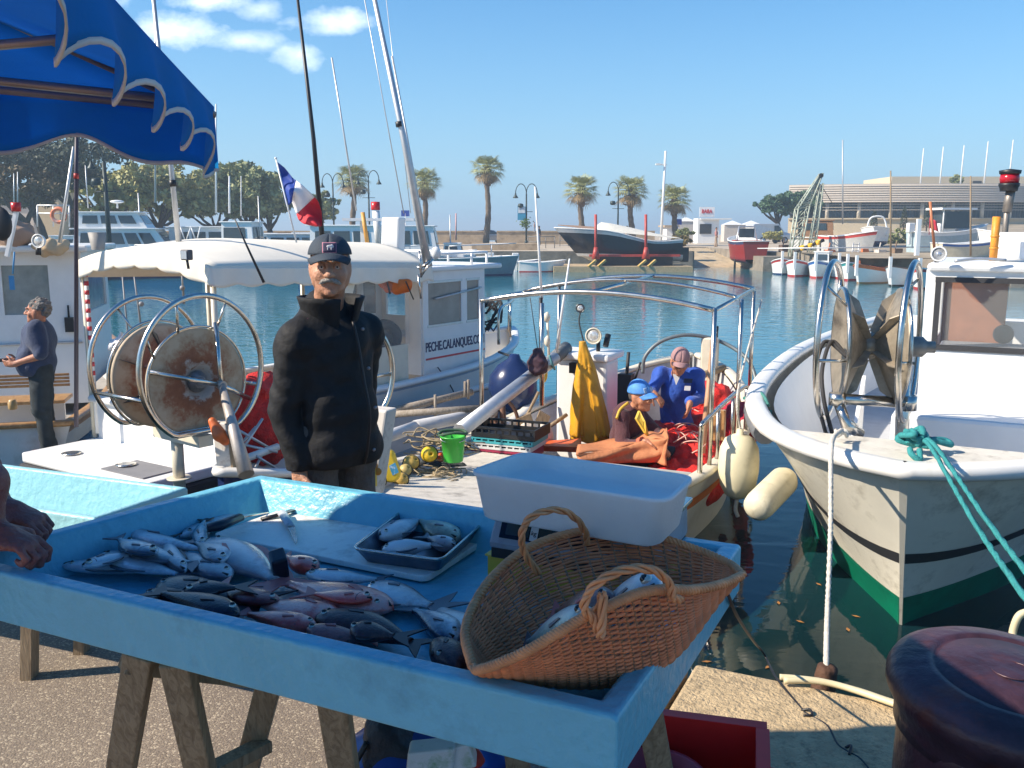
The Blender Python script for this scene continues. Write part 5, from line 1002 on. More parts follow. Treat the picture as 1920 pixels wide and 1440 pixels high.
for i, (a_, b_, nsc, ph) in enumerate(((c1, c2, 6.0, .08), (c2, c3, 10, 0), (c3, c4, 6, 0), (c4, c1, 10.6, .25))):
    L_ = (b_ - a_); nrm = V((L_.y, -L_.x, 0)).normalized(); nrm = nrm if nrm.dot((a_ + b_) / 2 - pk) > 0 else -nrm
    def edge(t, a_=a_, b_=b_, nsc=nsc, ph=ph, nrm=nrm, i=i):
        x = t * nsc + ph; dr = .088 + .058 * scal(x)
        p = lerp(a_, b_, t) - V((0, 0, .02 * math.sin(math.pi * t))); sway = .025 * math.sin(2 * math.pi * x + .6)
        c = math.exp(-((1 - t if i == 3 else t) / .03) ** 2) * (.06 if i in (0, 3) else 0)
        return p, dr + c, nrm * sway
    m = MB(); m.grid(lambda t, b: (lambda e: e[0] - Z * e[1] * b + e[2] * b)(edge(t)), 150, 5); m.build('valance', awb, aw, solid=.002)
    m = MB(); m.grid(lambda t, b: (lambda e: e[0] - Z * (e[1] + .005 - .010 * b) + e[2])(edge(t)), 150, 1); m.build('valance_trim', awt, aw, solid=.003)
def seg(a_, b_, r, nm, mt): m = MB(); m.tube([a_, b_], r, 8); return m.build(nm, mt, aw)
frm = M('parasol_frame', (.35, .27, .24), .45, .5, var=.2)
for a_, b_ in ((c1 + V((-.02, -.04, -.01)), c2 + V((0, -.04, -.01))), (c1 + V((-.04, -.02, -.01)), c4 + V((-.04, 0, -.01))), (P(-60, 90, 1.9), P(150, 70, 1.9)), (P(-60, 146, 2.12), P(318, 186, 2.2)), (c1 - Z * .02, pk - Z * .08), (c2 - Z * .02, pk - Z * .08), (c3 - Z * .02, pk - Z * .08), (c4 - Z * .02, pk - Z * .08)): seg(a_, b_, .010, 'rib', frm)
seg(V((-1.75, 1.0, .06)), pk + Z * .06, .022, 'pole', alum)
m = MB(); m.lathe([(.28, 0), (.28, .06), (.05, .08), (.04, .25), (0, .25)], (-1.75, 1.0, 0)); m.build('base', M('concrete_base', (.3, .29, .27), .9), aw)
# ================================================================== FISH TABLE
tblue = M('blue_fibreglass', (.16, .48, .60), .33, var=.10, vs=5, spots='2f5f78', ss=5, sa=.4, bump=.22, bs=45)
pblue = M('pale_blue_fibreglass', (.30, .58, .62), .4, var=.05, vs=4, bump=.35, bs=30)
TFL, TFR, TBR, TBL = V((-1.32, 2.04, 0)), V((.165, 1.335, 0)), V((.555, 2.14, 0)), V((-.78, 2.78, 0))
def tray(name, cs, z0, zf, zr, rim, mat_, parent):
    c = sum(cs, V((0, 0, 0))) / 4
    def ins(d): return [p + ((cs[(i + 1) % 4] - p).normalized() + (cs[i - 1] - p).normalized()) * d for i, p in enumerate(cs)]
    rings = [[V((p.x, p.y, z)) for p in ins(d)] for d, z in ((.02, z0), (0, z0 + .006), (0, zr - .006), (.006, zr), (rim - .006, zr), (rim, zr - .006), (rim + .045, zf))]
    rr_ = []
    for r in rings:
        o = []
        for i in range(4):
            for k in range(6): o.append(lerp(r[i], r[(i + 1) % 4], k / 6))
        rr_.append(o)
    m = MB(); m.loft(rr_, True, True, False); return m.build(name, mat_, parent, bev=.004)
ft = T('fish_table', 'bright blue fibreglass fish stall tray on wooden trestles in the foreground', 'fish stall', (-.35, 2.07, .77))
tray('tray', [TFL, TFR, TBR, TBL], .775, .80, .90, .045, tblue, ft)
bx = T('fish_table', 'pale blue fish tray in the sun behind the left end of the bright blue tray', 'fish stall', (-2.2, 3.6, .42))
sh_ = QE * -1.56 + QN * -.07
b0, b1 = G(-420, 815, .70), G(352, 913, .70); tray('tray', [V((b0.x, b0.y, 0)) - QN * .42, V((b1.x, b1.y, 0)) - QN * .42, V((b1.x, b1.y, 0)), V((b0.x, b0.y, 0))], .42, .45, .70, .03, pblue, bx)
for q_ in (.2, .8):
    for y_ in (-.1, -.33):
        c_ = lerp(b0, b1, q_) + QN * y_; m = MB(); m.bar(V((c_.x, c_.y, 0)), V((c_.x + .04, c_.y, .42)), .06, .04); m.build('leg', oldwood, bx)
def leg(parent, a, b, w=.062, h=.04): m = MB(); m.bar(a, b, w, h, (0, 1, 0)); return m.build('leg', oldwood, parent, bev=.004)
t1 = T('trestle', 'weathered wooden trestle under the left half of the bright blue tray', 'trestle', (-.75, 2.1, 0), 'trestles under the blue tray')
leg(t1, G(195, 1640, 0), G(264, 1222, .77)); leg(t1, G(425, 1660, 0), G(330, 1238, .77)); leg(t1, G(432, 1560, 0), P(510, 1262, 2.15)); leg(t1, G(678, 1660, 0), P(622, 1290, 1.75))
m = MB(); m.bar(G(235, 1235, .745), P(560, 1275, 2.1), .05, .05); m.build('top_beam', oldwood, t1); m = MB(); m.bar(P(380, 1455, 2.05), P(500, 1395, 2.2), .045, .03); m.build('brace', oldwood, t1)
t2 = T('trestle', 'weathered wooden trestle under the right end of the bright blue tray, beside the red crate', 'trestle', (.2, 1.85, 0), 'trestles under the blue tray')
leg(t2, G(1268, 1600, 0), P(1208, 1290, 1.95)); leg(t2, G(985, 1560, 0), P(960, 1330, 2.1)); m = MB(); m.bar(P(960, 1340, 2.1), P(1215, 1300, 1.95), .05, .05); m.build('top_beam', oldwood, t2)
# ------------------------------------------------------------------ fish
def fishmat(name, back, belly, blot=None, ba=.4, rough=.28, ss=14, metal=.15):
    if name in MATS: return MATS[name]
    m = bpy.data.materials.new(name); m.use_nodes = True; n = m.node_tree; L = n.links.new; b = n.nodes['Principled BSDF']; b.inputs['Roughness'].default_value = rough; b.inputs['Metallic'].default_value = metal; b.inputs['Coat Weight'].default_value = .3; b.inputs['Coat Roughness'].default_value = .2
    at = n.nodes.new('ShaderNodeAttribute'); at.attribute_name = 'across'; t = n.nodes.new('ShaderNodeTexCoord')
    k = n.nodes.new('ShaderNodeTexNoise'); k.inputs['Scale'].default_value = ss; k.inputs['Detail'].default_value = 8; L(t.outputs['Object'], k.inputs['Vector'])
    a = n.nodes.new('ShaderNodeMath'); a.operation = 'MULTIPLY_ADD'; L(k.outputs[0], a.inputs[0]); a.inputs[1].default_value = .5; L(at.outputs['Fac'], a.inputs[2])
    r = n.nodes.new('ShaderNodeValToRGB'); e = r.color_ramp.elements; e[0].position = .30; e[0].color = (*lin(back), 1); e[1].position = .85; e[1].color = (*lin(belly), 1)
    L(a.outputs[0], r.inputs[0]); o = r.outputs[0]
    if blot:
        y = n.nodes.new('ShaderNodeTexNoise'); y.inputs['Scale'].default_value = ss * 1.3; y.inputs['Detail'].default_value = 9; y.inputs['Roughness'].default_value = .7; L(t.outputs['Object'], y.inputs['Vector'])
        q = n.nodes.new('ShaderNodeValToRGB'); q.color_ramp.elements[0].position = .5; q.color_ramp.elements[1].position = .64; q.color_ramp.elements[1].color = (ba, ba, ba, 1); L(y.outputs[0], q.inputs[0])
        x = n.nodes.new('ShaderNodeMix'); x.data_type = 'RGBA'; L(q.outputs[0], x.inputs[0]); L(o, x.inputs[6]); x.inputs[7].default_value = (*lin(blot), 1); o = x.outputs[2]
    L(o, b.inputs['Base Color'])
    v = n.nodes.new('ShaderNodeTexVoronoi'); v.inputs['Scale'].default_value = 190; L(t.outputs['Object'], v.inputs['Vector']); p = n.nodes.new('ShaderNodeBump'); p.inputs['Strength'].default_value = .35; p.inputs['Distance'].default_value = .002; L(v.outputs['Distance'], p.inputs['Height']); L(p.outputs[0], b.inputs['Normal'])
    MATS[name] = m; return m
silver = fishmat('silver_fish', (.05, .06, .08), (.66, .67, .68), (.10, .11, .14), .4, ss=8)
whitef = fishmat('white_fish', (.16, .15, .17), (.72, .70, .68), (.26, .20, .20), .5)
darkf = fishmat('dark_fish', (.004, .004, .007), (.014, .012, .02), (.05, .045, .07), .35, .4)
pinkf = fishmat('pink_fish', (.70, .09, .06), (.88, .38, .31), (.75, .06, .04), .8)
scorp = fishmat('scorpion_fish', (.010, .007, .008), (.06, .02, .02), (.22, .08, .06), .4, .45, 30)
redsc = fishmat('red_scorpion_fish', (.16, .02, .02), (.42, .12, .10), (.05, .02, .02), .6, .4, 24)
macke = fishmat('blue_backed_fish', (.03, .06, .10), (.60, .64, .66), (.02, .04, .07), .5, .22, 18)
fin_m = {'s': M('grey_fin', (.12, .12, .14), .4), 'p': M('red_fin', (.50, .14, .13), .45), 'd': M('dark_fin', (.02, .015, .02), .4)}
eyeb = M('fish_eye', (.01, .01, .012), .08, var=0); eyer = M('fish_eye_ring', (.55, .55, .48), .25, .4)
FG = 'fish laid out on the blue tray'
def fish(head, tail, wd, th, mat_, label, fin='s', bend=.0, flip=1, eye=.008, up=None, group=FG, tailw=1.0, dorsal=True, mouth=True, gape=0):
    h = V(head); t_ = V(tail); d = (t_ - h); L = d.length; d.normalize(); upv = V(up or (0, 0, 1)); s = upv.cross(d).normalized() * flip; upv = d.cross(s) * flip; upv = upv if upv.z > 0 else -upv
    tt = T('fish', label, 'fish', (h + t_) / 2 - upv * th * .5, group)
    prof = [(0, .10), (.03, .34), (.08, .58), (.16, .83), (.27, .98), (.37, 1), (.5, .92), (.62, .74), (.74, .5), (.84, .30), (.9, .23), (.93, .24)]
    def cen(x): return h + d * L * x + s * bend * L * math.sin(math.pi * min(x, 1)) + upv * 0
    m = MB(); rings = []; acr = []; n = 16
    for i in range(25):
        x = .93 * i / 24; w = interp(prof, x) * wd / 2; q = interp(prof, x) ** .75 * th / 2; c = cen(x); rg = []
        for k in range(n):
            a = 2 * math.pi * k / n; ca, sa_ = math.cos(a), math.sin(a); rg.append(c + s * w * ca + upv * q * (abs(sa_) ** .8) * (1 if sa_ > 0 else -1)); acr.append(.5 - .5 * ca)
        rings.append(rg)
    m.loft(rings, True, True); m.build('body', mat_, tt, attr={'across': acr})
    fm_ = fin_m[fin]; c = cen(.91); e = (cen(.93) - cen(.85)).normalized(); tl = wd * .55 * tailw
    m = MB(); m.prism([c - s * wd * .10, c + s * wd * .10, c + e * tl * .55 + s * wd * .34 * tailw, c + e * tl * 1.15 + s * wd * .55 * tailw, c + e * tl * .62 + s * wd * .05, c + e * tl * 1.1 - s * wd * .5 * tailw, c + e * tl * .5 - s * wd * .3 * tailw], upv * .003); m.build('tail_fin', fm_, tt)
    if dorsal:
        pts = [cen(x) + s * -interp(prof, x) * wd * .47 for x in (.26, .34, .42, .5, .58, .66)]; hs = (.03, .16, .19, .16, .14, .02)
        ring = pts + [p - s * wd * k + upv * th * .02 for p, k in reversed(list(zip(pts, hs)))]
        m = MB(); m.prism(ring, upv * .003); m.build('dorsal_fin', fm_, tt)
    pc = cen(.27) + upv * th * .46 + s * wd * .08; m = MB(); m.prism([pc, pc + d * L * .12 + s * wd * .16, pc + d * L * .15 + s * wd * .05, pc + d * L * .03 - s * wd * .05], upv * .003); m.build('side_fin', fm_, tt)
    ec = cen(.10) + upv * th * .5 * interp(prof, .10) ** .75 * .82 - s * wd * .09
    m = MB(); m.ell(ec, (eye * 1.0,) * 3, 12, 8); eo = m.build('eye', eyer, tt); m = MB(); m.ell(ec + upv * eye * .35, (eye * .82,) * 3, 10, 7); m.build('pupil', eyeb, eo)
    if mouth:
        m = MB(); mc = cen(.015); m.tube([mc - s * wd * .0 + upv * th * .12, cen(.06) + s * wd * .10 + upv * th * .26], [.004, .002], 6); m.build('mouth', eyeb, tt)
    gc = [cen(.20) + s * (wd * .42 * k) * interp(prof, .2) + d * L * (.02 - .035 * k * k) + upv * th * .5 * interp(prof, .2) ** .75 * .94 * math.sqrt(max(0, 1 - (.85 * k) ** 2)) for k in (-.8, -.5, -.2, .1, .4, .7, .95)]
    m = MB(); m.tube(spl(gc, 3), .0013, 5); m.build('gill_slit', M('gill_dark_red', (.10, .03, .04), .5), tt)  # thin dark red line along the gill opening
    return tt
def GF(u, v, z=.82): return G(u, v, z)
F_ = [((112, 1056), (322, 1078), .060, .045, silver, 'long silver fish lying furthest left in the blue tray', 's', .05, 1, .824),
 ((192, 1034), (352, 1074), .065, .045, silver, 'silver fish just right of the leftmost one, belly up', 's', -.04, 1, .838),
 ((225, 1012), (372, 1052), .065, .045, silver, 'silver fish on top of the left pile, between two others', 's', .05, -1, .85),
 ((238, 1000), (395, 1035), .055, .045, macke, 'dark backed silver fish along the back of the left pile', 's', -.03, 1, .845),
 ((344, 1072), (318, 1006), .05, .045, silver, 'small silver fish with its dark head pointing at the viewer', 'd', .05, 1, .842),
 ((432, 1078), (345, 1030), .075, .05, whitef, 'plump whitish fish in the middle of the tray left of the big pink tailed one', 's', .05, 1, .832),
 ((398, 1012), (528, 1092), .105, .06, whitef, 'big pale fish with a red tail, in front of the cutting board', 'p', .04, -1, .838),
 ((340, 1003), (462, 952), .055, .045, macke, 'pale fish with a dark tail at the back left of the blue tray', 'd', -.02, 1, .825),
 ((375, 1025), (385, 975), .04, .04, macke, 'narrow dark fish standing across the back of the left pile', 'd', .03, 1, .845),
 ((300, 1092), (462, 1122), .11, .07, darkf, 'biggest black fish at the front of the tray', 'd', -.03, 1, .84),
 ((276, 1116), (452, 1142), .085, .06, darkf, 'black fish lying against the front rim, below the biggest black fish', 'd', -.05, 1, .845),
 ((440, 1152), (300, 1108), .06, .05, darkf, 'slim black fish squeezed between the front rim and the other black fish', 'd', .02, 1, .875),
 ((738, 1140), (528, 1088), .100, .065, pinkf, 'long pink fish with an open red mouth in the middle of the tray', 'p', .02, -1, .835),
 ((636, 1158), (470, 1126), .075, .055, pinkf, 'pale pink fish in front of the long pink fish', 'p', .02, -1, .84),
 ((592, 1182), (455, 1150), .06, .05, pinkf, 'small pale pink fish lying along the front rim', 'p', .02, 1, .845),
 ((592, 1072), (540, 1042), .055, .05, pinkf, 'short purplish pink fish at the edge of the cutting board', 'p', .0, 1, .835),
 ((578, 1080), (716, 1090), .055, .045, silver, 'striped silver fish along the front edge of the cutting board', 's', -.04, 1, .83),
 ((690, 1100), (812, 1138), .085, .055, whitef, 'white bellied fish with a dark raised tail behind the long pink fish', 's', -.05, 1, .83),
 ((588, 1158), (782, 1216), .085, .065, scorp, 'dark brown scorpion fish along the front rim', 'd', .02, 1, .84),
 ((576, 1180), (700, 1196), .05, .05, redsc, 'red spiny fish half under the dark brown scorpion fish', 'p', .0, 1, .85),
 ((846, 1196), (772, 1148), .06, .05, macke, 'dark backed fish left of the wicker basket, tail upwards', 's', -.03, 1, .83),
 ((890, 1195), (830, 1140), .085, .05, whitef, 'pale fish partly hidden by the wicker basket', 's', .0, 1, .825),
 ((812, 1236), (905, 1222), .10, .065, scorp, 'dark blotched fish with its big head at the tip of the basket', 'd', .0, 1, .845)]
F_ += [((160, 1062), (268, 1040), .05, .035, silver, 'slim silver fish wedged across the front of the leftmost pair', 's', .04, 1, .856),
 ((300, 1040), (212, 1008), .05, .035, macke, 'blue backed fish lying head right on top of the left pile', 's', .05, 1, .872),
 ((420, 1052), (362, 1012), .06, .035, silver, 'silver fish tucked behind the plump whitish fish', 's', -.05, 1, .852),
 ((352, 1108), (448, 1098), .07, .04, darkf, 'black fish lying on the back of the biggest black fish', 'd', .06, 1, .872),
 ((690, 1128), (575, 1112), .06, .035, pinkf, 'rosy fish pressed against the front of the long pink fish', 'p', .03, 1, .858),
 ((650, 1178), (752, 1190), .06, .045, scorp, 'dark brown spiny fish on top of the long scorpion fish', 'd', -.04, 1, .872),
 ((520, 1130), (420, 1098), .055, .035, redsc, 'reddish fish between the black fish and the pink fish', 'p', .05, 1, .85)]
for h_, t_, w_, th_, mm, lb, fn, bd, fp, z_ in F_:
    rw = random.Random(len(lb) * 31 + h_[0]); fish(GF(h_[0] + rw.uniform(-9, 9), h_[1] + rw.uniform(-5, 5), z_), GF(t_[0] + rw.uniform(-9, 9), t_[1] + rw.uniform(-6, 6), z_ - .006), w_ * rw.uniform(1.0, 1.32), th_ * rw.uniform(.62, .85), mm, lb, fn, bd + rw.uniform(-.05, .05), fp, rw.uniform(.006, .009), tailw=rw.uniform(.8, 1.25))
# board, tray with fish, knives
cbd = [G(396, 1012, .806), G(800, 1094, .806), G(925, 1010, .806), G(566, 950, .806)]
m = MB()
def rnd(c, r=.03, n=5):
    o = []
    for i in range(len(c)):
        a = c[i - 1]; b = c[i]; d = c[(i + 1) % len(c)]; p = b + (a - b).normalized() * r; q = b + (d - b).normalized() * r
        for k in range(n + 1): t = k / n; o.append(p * (1 - t) ** 2 + b * 2 * t * (1 - t) + q * t * t)
    return o
m.prism(rnd(cbd), (0, 0, .016)); cbo = m.build('cutting_board', M('cutting_board', (.86, .82, .74), .6, var=.06, spots='5c4030', ss=4.2, sa=.6, bump=.15, bs=50), None, (0, 2.2, .8), bev=.003); tag(cbo, 'white plastic cutting board with brown stains in the blue tray', 'cutting board')
stn = M('dull_steel_tray', (.16, .19, .25), .3, .85, var=.3, vs=10, spots='0a0c12', ss=6, sa=.5)
mt = T('steel_tray', 'dark steel baking tray with small fish on the cutting board', 'tray', (-.1, 2.15, .823))
rc_ = [G(660, 1030, .862), G(828, 1052, .862), G(912, 976, .862), G(755, 958, .862)]; cc_ = sum(rc_, V((0, 0, 0))) / 4
def sc_(k, z): return [V((lerp(cc_.x, p.x, k), lerp(cc_.y, p.y, k), z)) for p in rnd(rc_, .025, 3)]
m = MB(); m.loft([sc_(.84, .8235), sc_(.97, .855), sc_(1.0, .86), sc_(1.0, .864), sc_(.96, .862), sc_(.94, .856), sc_(.83, .828)], True, True, False); m.build('body', stn, mt)
m = MB(); m.tube(sc_(.995, .864), .0035, 6, True); m.build('rolled_rim', steel, mt)
IT = 'fish pieces in the steel tray'
fish(G(712, 1008, .853), G(792, 972, .853), .075, .045, whitef, 'white fish at the back left of the steel tray', 's', 0, 1, .006, group=IT)
fish(G(856, 1012, .853), G(785, 976, .853), .085, .05, fishmat('yellowish_fish', (.10, .11, .08), (.62, .60, .42), (.08, .08, .07), .5), 'yellowish striped fish in the back right of the steel tray', 's', 0, 1, .006, group=IT)
fish(G(716, 1033, .853), G(815, 1022, .86), .055, .045, silver, 'blotched silver fish at the front of the steel tray', 's', .03, 1, .006, group=IT)
fish(G(852, 1026, .853), G(800, 1008, .858), .05, .04, whitef, 'small pale fish between the two bigger ones in the steel tray', 's', 0, 1, .005, group=IT)
kn = T('knife', 'white handled knife lying on the cutting board', 'knife', G(540, 985, .823))
m = MB(); m.tube([G(529, 962, .836), G(545, 988, .834)], [.014, .012], 10, sq=.7); m.build('handle', M('ivory_handle', (.52, .53, .56), .4, spots='20222a', ss=30), kn)
a_, b_ = G(545, 988, .834), G(555, 1022, .826); w_ = V((.016, .002, 0)); m = MB(); m.prism([a_ - w_ * .6, a_ + w_ * .6, lerp(a_, b_, .7) + w_ * .5, b_], (0, 0, .003)); m.build('blade', steel, kn)
kn = T('knife', 'black handled knife lying among the fish at the back of the blue tray', 'knife', G(420, 985, .83))
m = MB(); m.tube([G(388, 990, .862), G(410, 986, .864), G(450, 970, .856)], [.015, .019, .015], 10, sq=.75); m.build('handle', M('black_handle', (.012, .014, .025), .35), kn); a_, b_ = G(450, 970, .856), G(505, 962, .82); m = MB(); m.prism([a_ - V((0, .012, 0)), a_ + V((0, .012, 0)), b_ + V((0, .002, 0))], (0, 0, .003)); m.build('blade', steel, kn)
kn = T('knife', 'dark knife leaning on the back left corner of the cutting board', 'knife', G(525, 965, .825))
m = MB(); m.tube([G(490, 974, .825), G(530, 963, .832)], .009, 8, sq=.6); m.build('handle', black, kn); m = MB(); m.bar(G(530, 963, .832), G(562, 952, .830), .018, .004); m.build('blade', M('dark_blade', (.06, .065, .075), .35, .6), kn)
m = MB(); m.obox(G(523, 1058, .86), V((.017, .008, .003)), V((-.010, .022, .008)), V((.0, -.009, .028))); tag(m.build('black_block', M('black_handle'), None, G(523, 1058, .82), bev=.006), 'black plastic block sticking up between the pink tailed fish and the board', 'block')
# scale, yellow box and tub
s0 = P(917, 1036, 2.10); ex, ey = QE, QN
def Sx(a, b, z): r = V((s0.x, s0.y, 0)) + ex * a + ey * b; r.z = z; return r
sc = T('scale', 'grey digital weighing scale with a dark display under the white tub', 'scale', Sx(.2, .15, .87))
sw = .40
m = MB(); m.loft([[Sx(0, 0, .905), Sx(sw, 0, .905), Sx(sw, .30, .905), Sx(0, .30, .905)], [Sx(0, -.002, .92), Sx(sw, -.002, .92), Sx(sw, .30, .92), Sx(0, .30, .92)], [Sx(.003, .035, .985), Sx(sw - .003, .035, .985), Sx(sw - .003, .30, .985), Sx(.003, .30, .985)]], True, True, False); m.build('body', M('scale_grey', (.30, .32, .36), .45, var=.06, spots='20242c', ss=9, sa=.3), sc, bev=.006)
m = MB(); m.obox(Sx(sw / 2, .15, .893), ex * (sw / 2 - .004), ey * .146, Z * .012); m.build('foot', black, sc)
fd = (Sx(0, .035, .985) - Sx(0, -.002, .92)); fn_ = ex.cross(fd).normalized(); fn_ = fn_ if fn_.y < 0 else -fn_
def Sf(a, t, o=.002): return Sx(a, 0, 0) * 0 + Sx(a, -.002, .92) + fd * t + fn_ * o
m = MB(); m.prism([Sf(.025, .18), Sf(.30, .18), Sf(.30, .85), Sf(.025, .85)], fn_ * .002); m.build('display', M('display_black', (.008, .010, .014), .12), sc)
m = MB()
for a_ in (.04, .125): m.prism([Sf(a_, .3, .0045), Sf(a_ + .06, .3, .0045), Sf(a_ + .06, .72, .0045), Sf(a_, .72, .0045)], fn_ * .001)
m.build('lcd', M('lcd_grey', (.035, .05, .05), .2), sc)
m = MB(); m.prism([Sf(.103, .22, .0045), Sf(.122, .22, .0045), Sf(.122, .70, .0045), Sf(.103, .70, .0045)], fn_ * .001); m.build('unit_label', M('label_white', (.6, .6, .6), .5), sc)
text('kg', eyeb, sc, Sf(.106, .34, .006), ex, fd, .014, 'lettering', ext=.0003)
m = MB(); m.obox(Sx(sw / 2, .165, .995), ex * (sw / 2 + .01), ey * .135, Z * .006); m.build('platform', steel, sc, bev=.003)
m = MB(); m.obox(Sx(sw / 2, .15, .838), ex * (.215), ey * .13, Z * .038); m.obox(Sx(sw / 2, .15, .8785), ex * .22, ey * .135, Z * .0025); tag(m.build('yellow_box', M('yellow_box', (.62, .42, .04), .5, var=.1), None, Sx(.2, .15, .8), bev=.004), 'yellow box under the digital scale', 'box')
zt = 1.112; tb = [G(874, 884, zt), G(1252, 940, zt), G(1305, 892, zt), G(980, 846, zt)]; tc_ = sum(tb, V((0, 0, 0))) / 4
def tbr(k, z): return [V((lerp(tc_.x, p.x, k), lerp(tc_.y, p.y, k), z)) for p in rnd(tb, .045, 5)]
m = MB(); m.loft([tbr(.86, 1.003), tbr(.90, 1.008), tbr(.975, zt - .012), tbr(1.0, zt - .008), tbr(1.0, zt), tbr(.965, zt), tbr(.955, zt - .008), tbr(.935, zt - .030), tbr(.90, zt - .036)], True, True)
tub = m.build('tub', fabric('white_tub', (.88, .87, .85), .2), None, (tc_.x, tc_.y, 1.0)); tag(tub, 'white plastic tub standing on the weighing scale', 'tub')
for p in tub.data.polygons: p.use_smooth = True
# ------------------------------------------------------------------ wicker basket
bkt = T('wicker_basket', 'large tan wicker fish basket with two handles on the right end of the blue tray', 'basket', G(1100, 1275, .9))
wick = M('wicker', (.70, .225, .09), .55, var=.30, vs=14, spots='7a5236', ss=16, sa=.45); wick2 = M('wicker_rim', (.70, .29, .12), .55, var=.25, vs=20)
def kk(pts): return spl([P(*p) for p in pts], 12)
BR_ = kk([(886, 1250, 1.45), (872, 1190, 1.52), (888, 1135, 1.62), (925, 1080, 1.73), (985, 1030, 1.82), (1060, 1002, 1.88), (1140, 992, 1.92), (1220, 1003, 1.93), (1300, 1028, 1.90), (1365, 1055, 1.83), (1392, 1078, 1.75)])
FRm = kk([(890, 1258, 1.43), (930, 1246, 1.39), (985, 1222, 1.36), (1040, 1190, 1.355), (1095, 1158, 1.36), (1150, 1132, 1.37), (1200, 1112, 1.39), (1250, 1105, 1.43), (1300, 1106, 1.49), (1352, 1096, 1.60), (1390, 1080, 1.73)])
BT = kk([(892, 1262, 1.46), (930, 1268, 1.52), (985, 1274, 1.56), (1045, 1279, 1.58), (1105, 1278, 1.60), (1160, 1270, 1.62), (1215, 1253, 1.64), (1265, 1222, 1.66), (1308, 1178, 1.69), (1350, 1125, 1.72), (1388, 1085, 1.75)])
def at_(c, s): x = s * (len(c) - 1); i = min(int(x), len(c) - 2); return lerp(c[i], c[i + 1], x - i)
def bas(s, t):
    b, f, m_ = at_(BR_, s), at_(FRm, s), at_(BT, s)
    # U-shaped section: fuller than a parabola
    c = m_ * 2 - (b + f) / 2; q = (1 - t) * (1 - t) * b + 2 * t * (1 - t) * lerp(c, m_ * 1.0, .0) + t * t * f
    return q
NS = 30; rows = 96
def bn(s, t):
    e = .01; a_ = bas(min(s + e, 1), t) - bas(max(s - e, 0), t); b_ = bas(s, min(t + e, 1)) - bas(s, max(t - e, 0)); n_ = a_.cross(b_); return n_.normalized() if n_.length > 1e-9 else Z
AL = [0]
for k in range(60): AL.append(AL[-1] + (bas(.5, (k + 1) / 60) - bas(.5, k / 60)).length)
AT = [(q / AL[-1], k / 60) for k, q in enumerate(AL)]
def tt_(t): return interp(AT, t)
m = MB(); rs = random.Random(4)
for j in range(rows + 1):
    t = .012 + .976 * j / rows; pts = []
    for i in range(NS * 4 + 1):
        s = .012 + .976 * i / (NS * 4); ph = math.pi * i / 4 + math.pi * (j % 2); pts.append(bas(s, tt_(t) + .0015 * math.sin(i * .37 + j)) + bn(s, t) * (.0024 * math.sin(ph)))
    m.tube(pts, .0031 * (1 + rs.uniform(-.12, .12)), 5, caps=False)
m.build('weave', wick, bkt)
m = MB()
for i in range(NS + 1):
    s = (i + .5) / (NS + .5) * .97 + .01; m.tube([bas(s, .01 + .98 * k / 26) for k in range(27)], .0034, 5, caps=False)
m.build('stakes', M('wicker_stake', (.30, .15, .08), .6, var=.2), bkt)
m = MB(); loopc = BR_ + FRm[::-1][1:-1]
Nn = len(loopc)
for k in range(4):
    pts = []
    for i in range(Nn * 3):
        x = i / 3; a0 = loopc[int(x) % Nn]; a1 = loopc[(int(x) + 1) % Nn]; c = lerp(a0, a1, x - int(x)); d = (loopc[(int(x) + 2) % Nn] - loopc[int(x) - 1]).normalized(); X, Y, _ = frame(d); an = i * .42 + k * math.pi / 2
        pts.append(c + (X * math.cos(an) + Y * math.sin(an)) * .0050)
    m.tube(pts, .0042, 6, True)
m.build('braided_rim', wick2, bkt)
def handle(pts, nm='handle'):
    m = MB(); c = spl([P(*p) for p in pts], 14)
    for k in range(3):
        o = []
        for i in range(len(c)):
            d = (c[min(i + 1, len(c) - 1)] - c[max(i - 1, 0)]).normalized(); X, Y, _ = frame(d); an = i * .22 + k * 2.09; o.append(c[i] + (X * math.cos(an) + Y * math.sin(an)) * .0043)
        m.tube(o, .0037, 6)
    m.build(nm, wick2, bkt)
handle([(1010, 1075, 1.75), (985, 1040, 1.72), (978, 1005, 1.70), (990, 975, 1.70), (1020, 959, 1.72), (1055, 958, 1.76), (1082, 975, 1.81), (1098, 1000, 1.86), (1100, 1020, 1.88)])
handle([(1122, 1185, 1.345), (1112, 1160, 1.345), (1095, 1140, 1.34), (1108, 1105, 1.34), (1145, 1078, 1.345), (1190, 1066, 1.36), (1230, 1072, 1.38), (1255, 1095, 1.40), (1262, 1120, 1.405), (1275, 1125, 1.42)])
handle([(1120, 1150, 1.36), (1130, 1115, 1.345), (1128, 1170, 1.338), (1126, 1195, 1.335)], 'handle_binding')
BK = 'fish inside the wicker basket'
fish(P(1236, 1100, 1.47), P(1120, 1150, 1.62), .085, .055, fishmat('sea_bream', (.05, .07, .09), (.58, .62, .64), (.10, .14, .20), .5), 'silver bream whose head shows above the front rim of the basket', 's', 0, 1, .011, up=(-.1, -.6, .8), group=BK)
fish(P(1112, 1153, 1.42), P(985, 1210, 1.60), .07, .05, fishmat('greenish_fish', (.12, .25, .22), (.60, .66, .62), (.05, .09, .09), .45), 'greenish silver fish low in the left half of the basket', 's', 0, 1, .009, up=(-.1, -.6, .8), group=BK)
fish(P(1150, 1125, 1.52), P(1040, 1150, 1.66), .07, .05, fishmat('brown_fish', (.10, .06, .05), (.25, .12, .10), (.35, .06, .05), .5), 'brownish red fish behind the front handle of the basket', 'p', 0, 1, .008, up=(-.1, -.6, .8), group=BK)
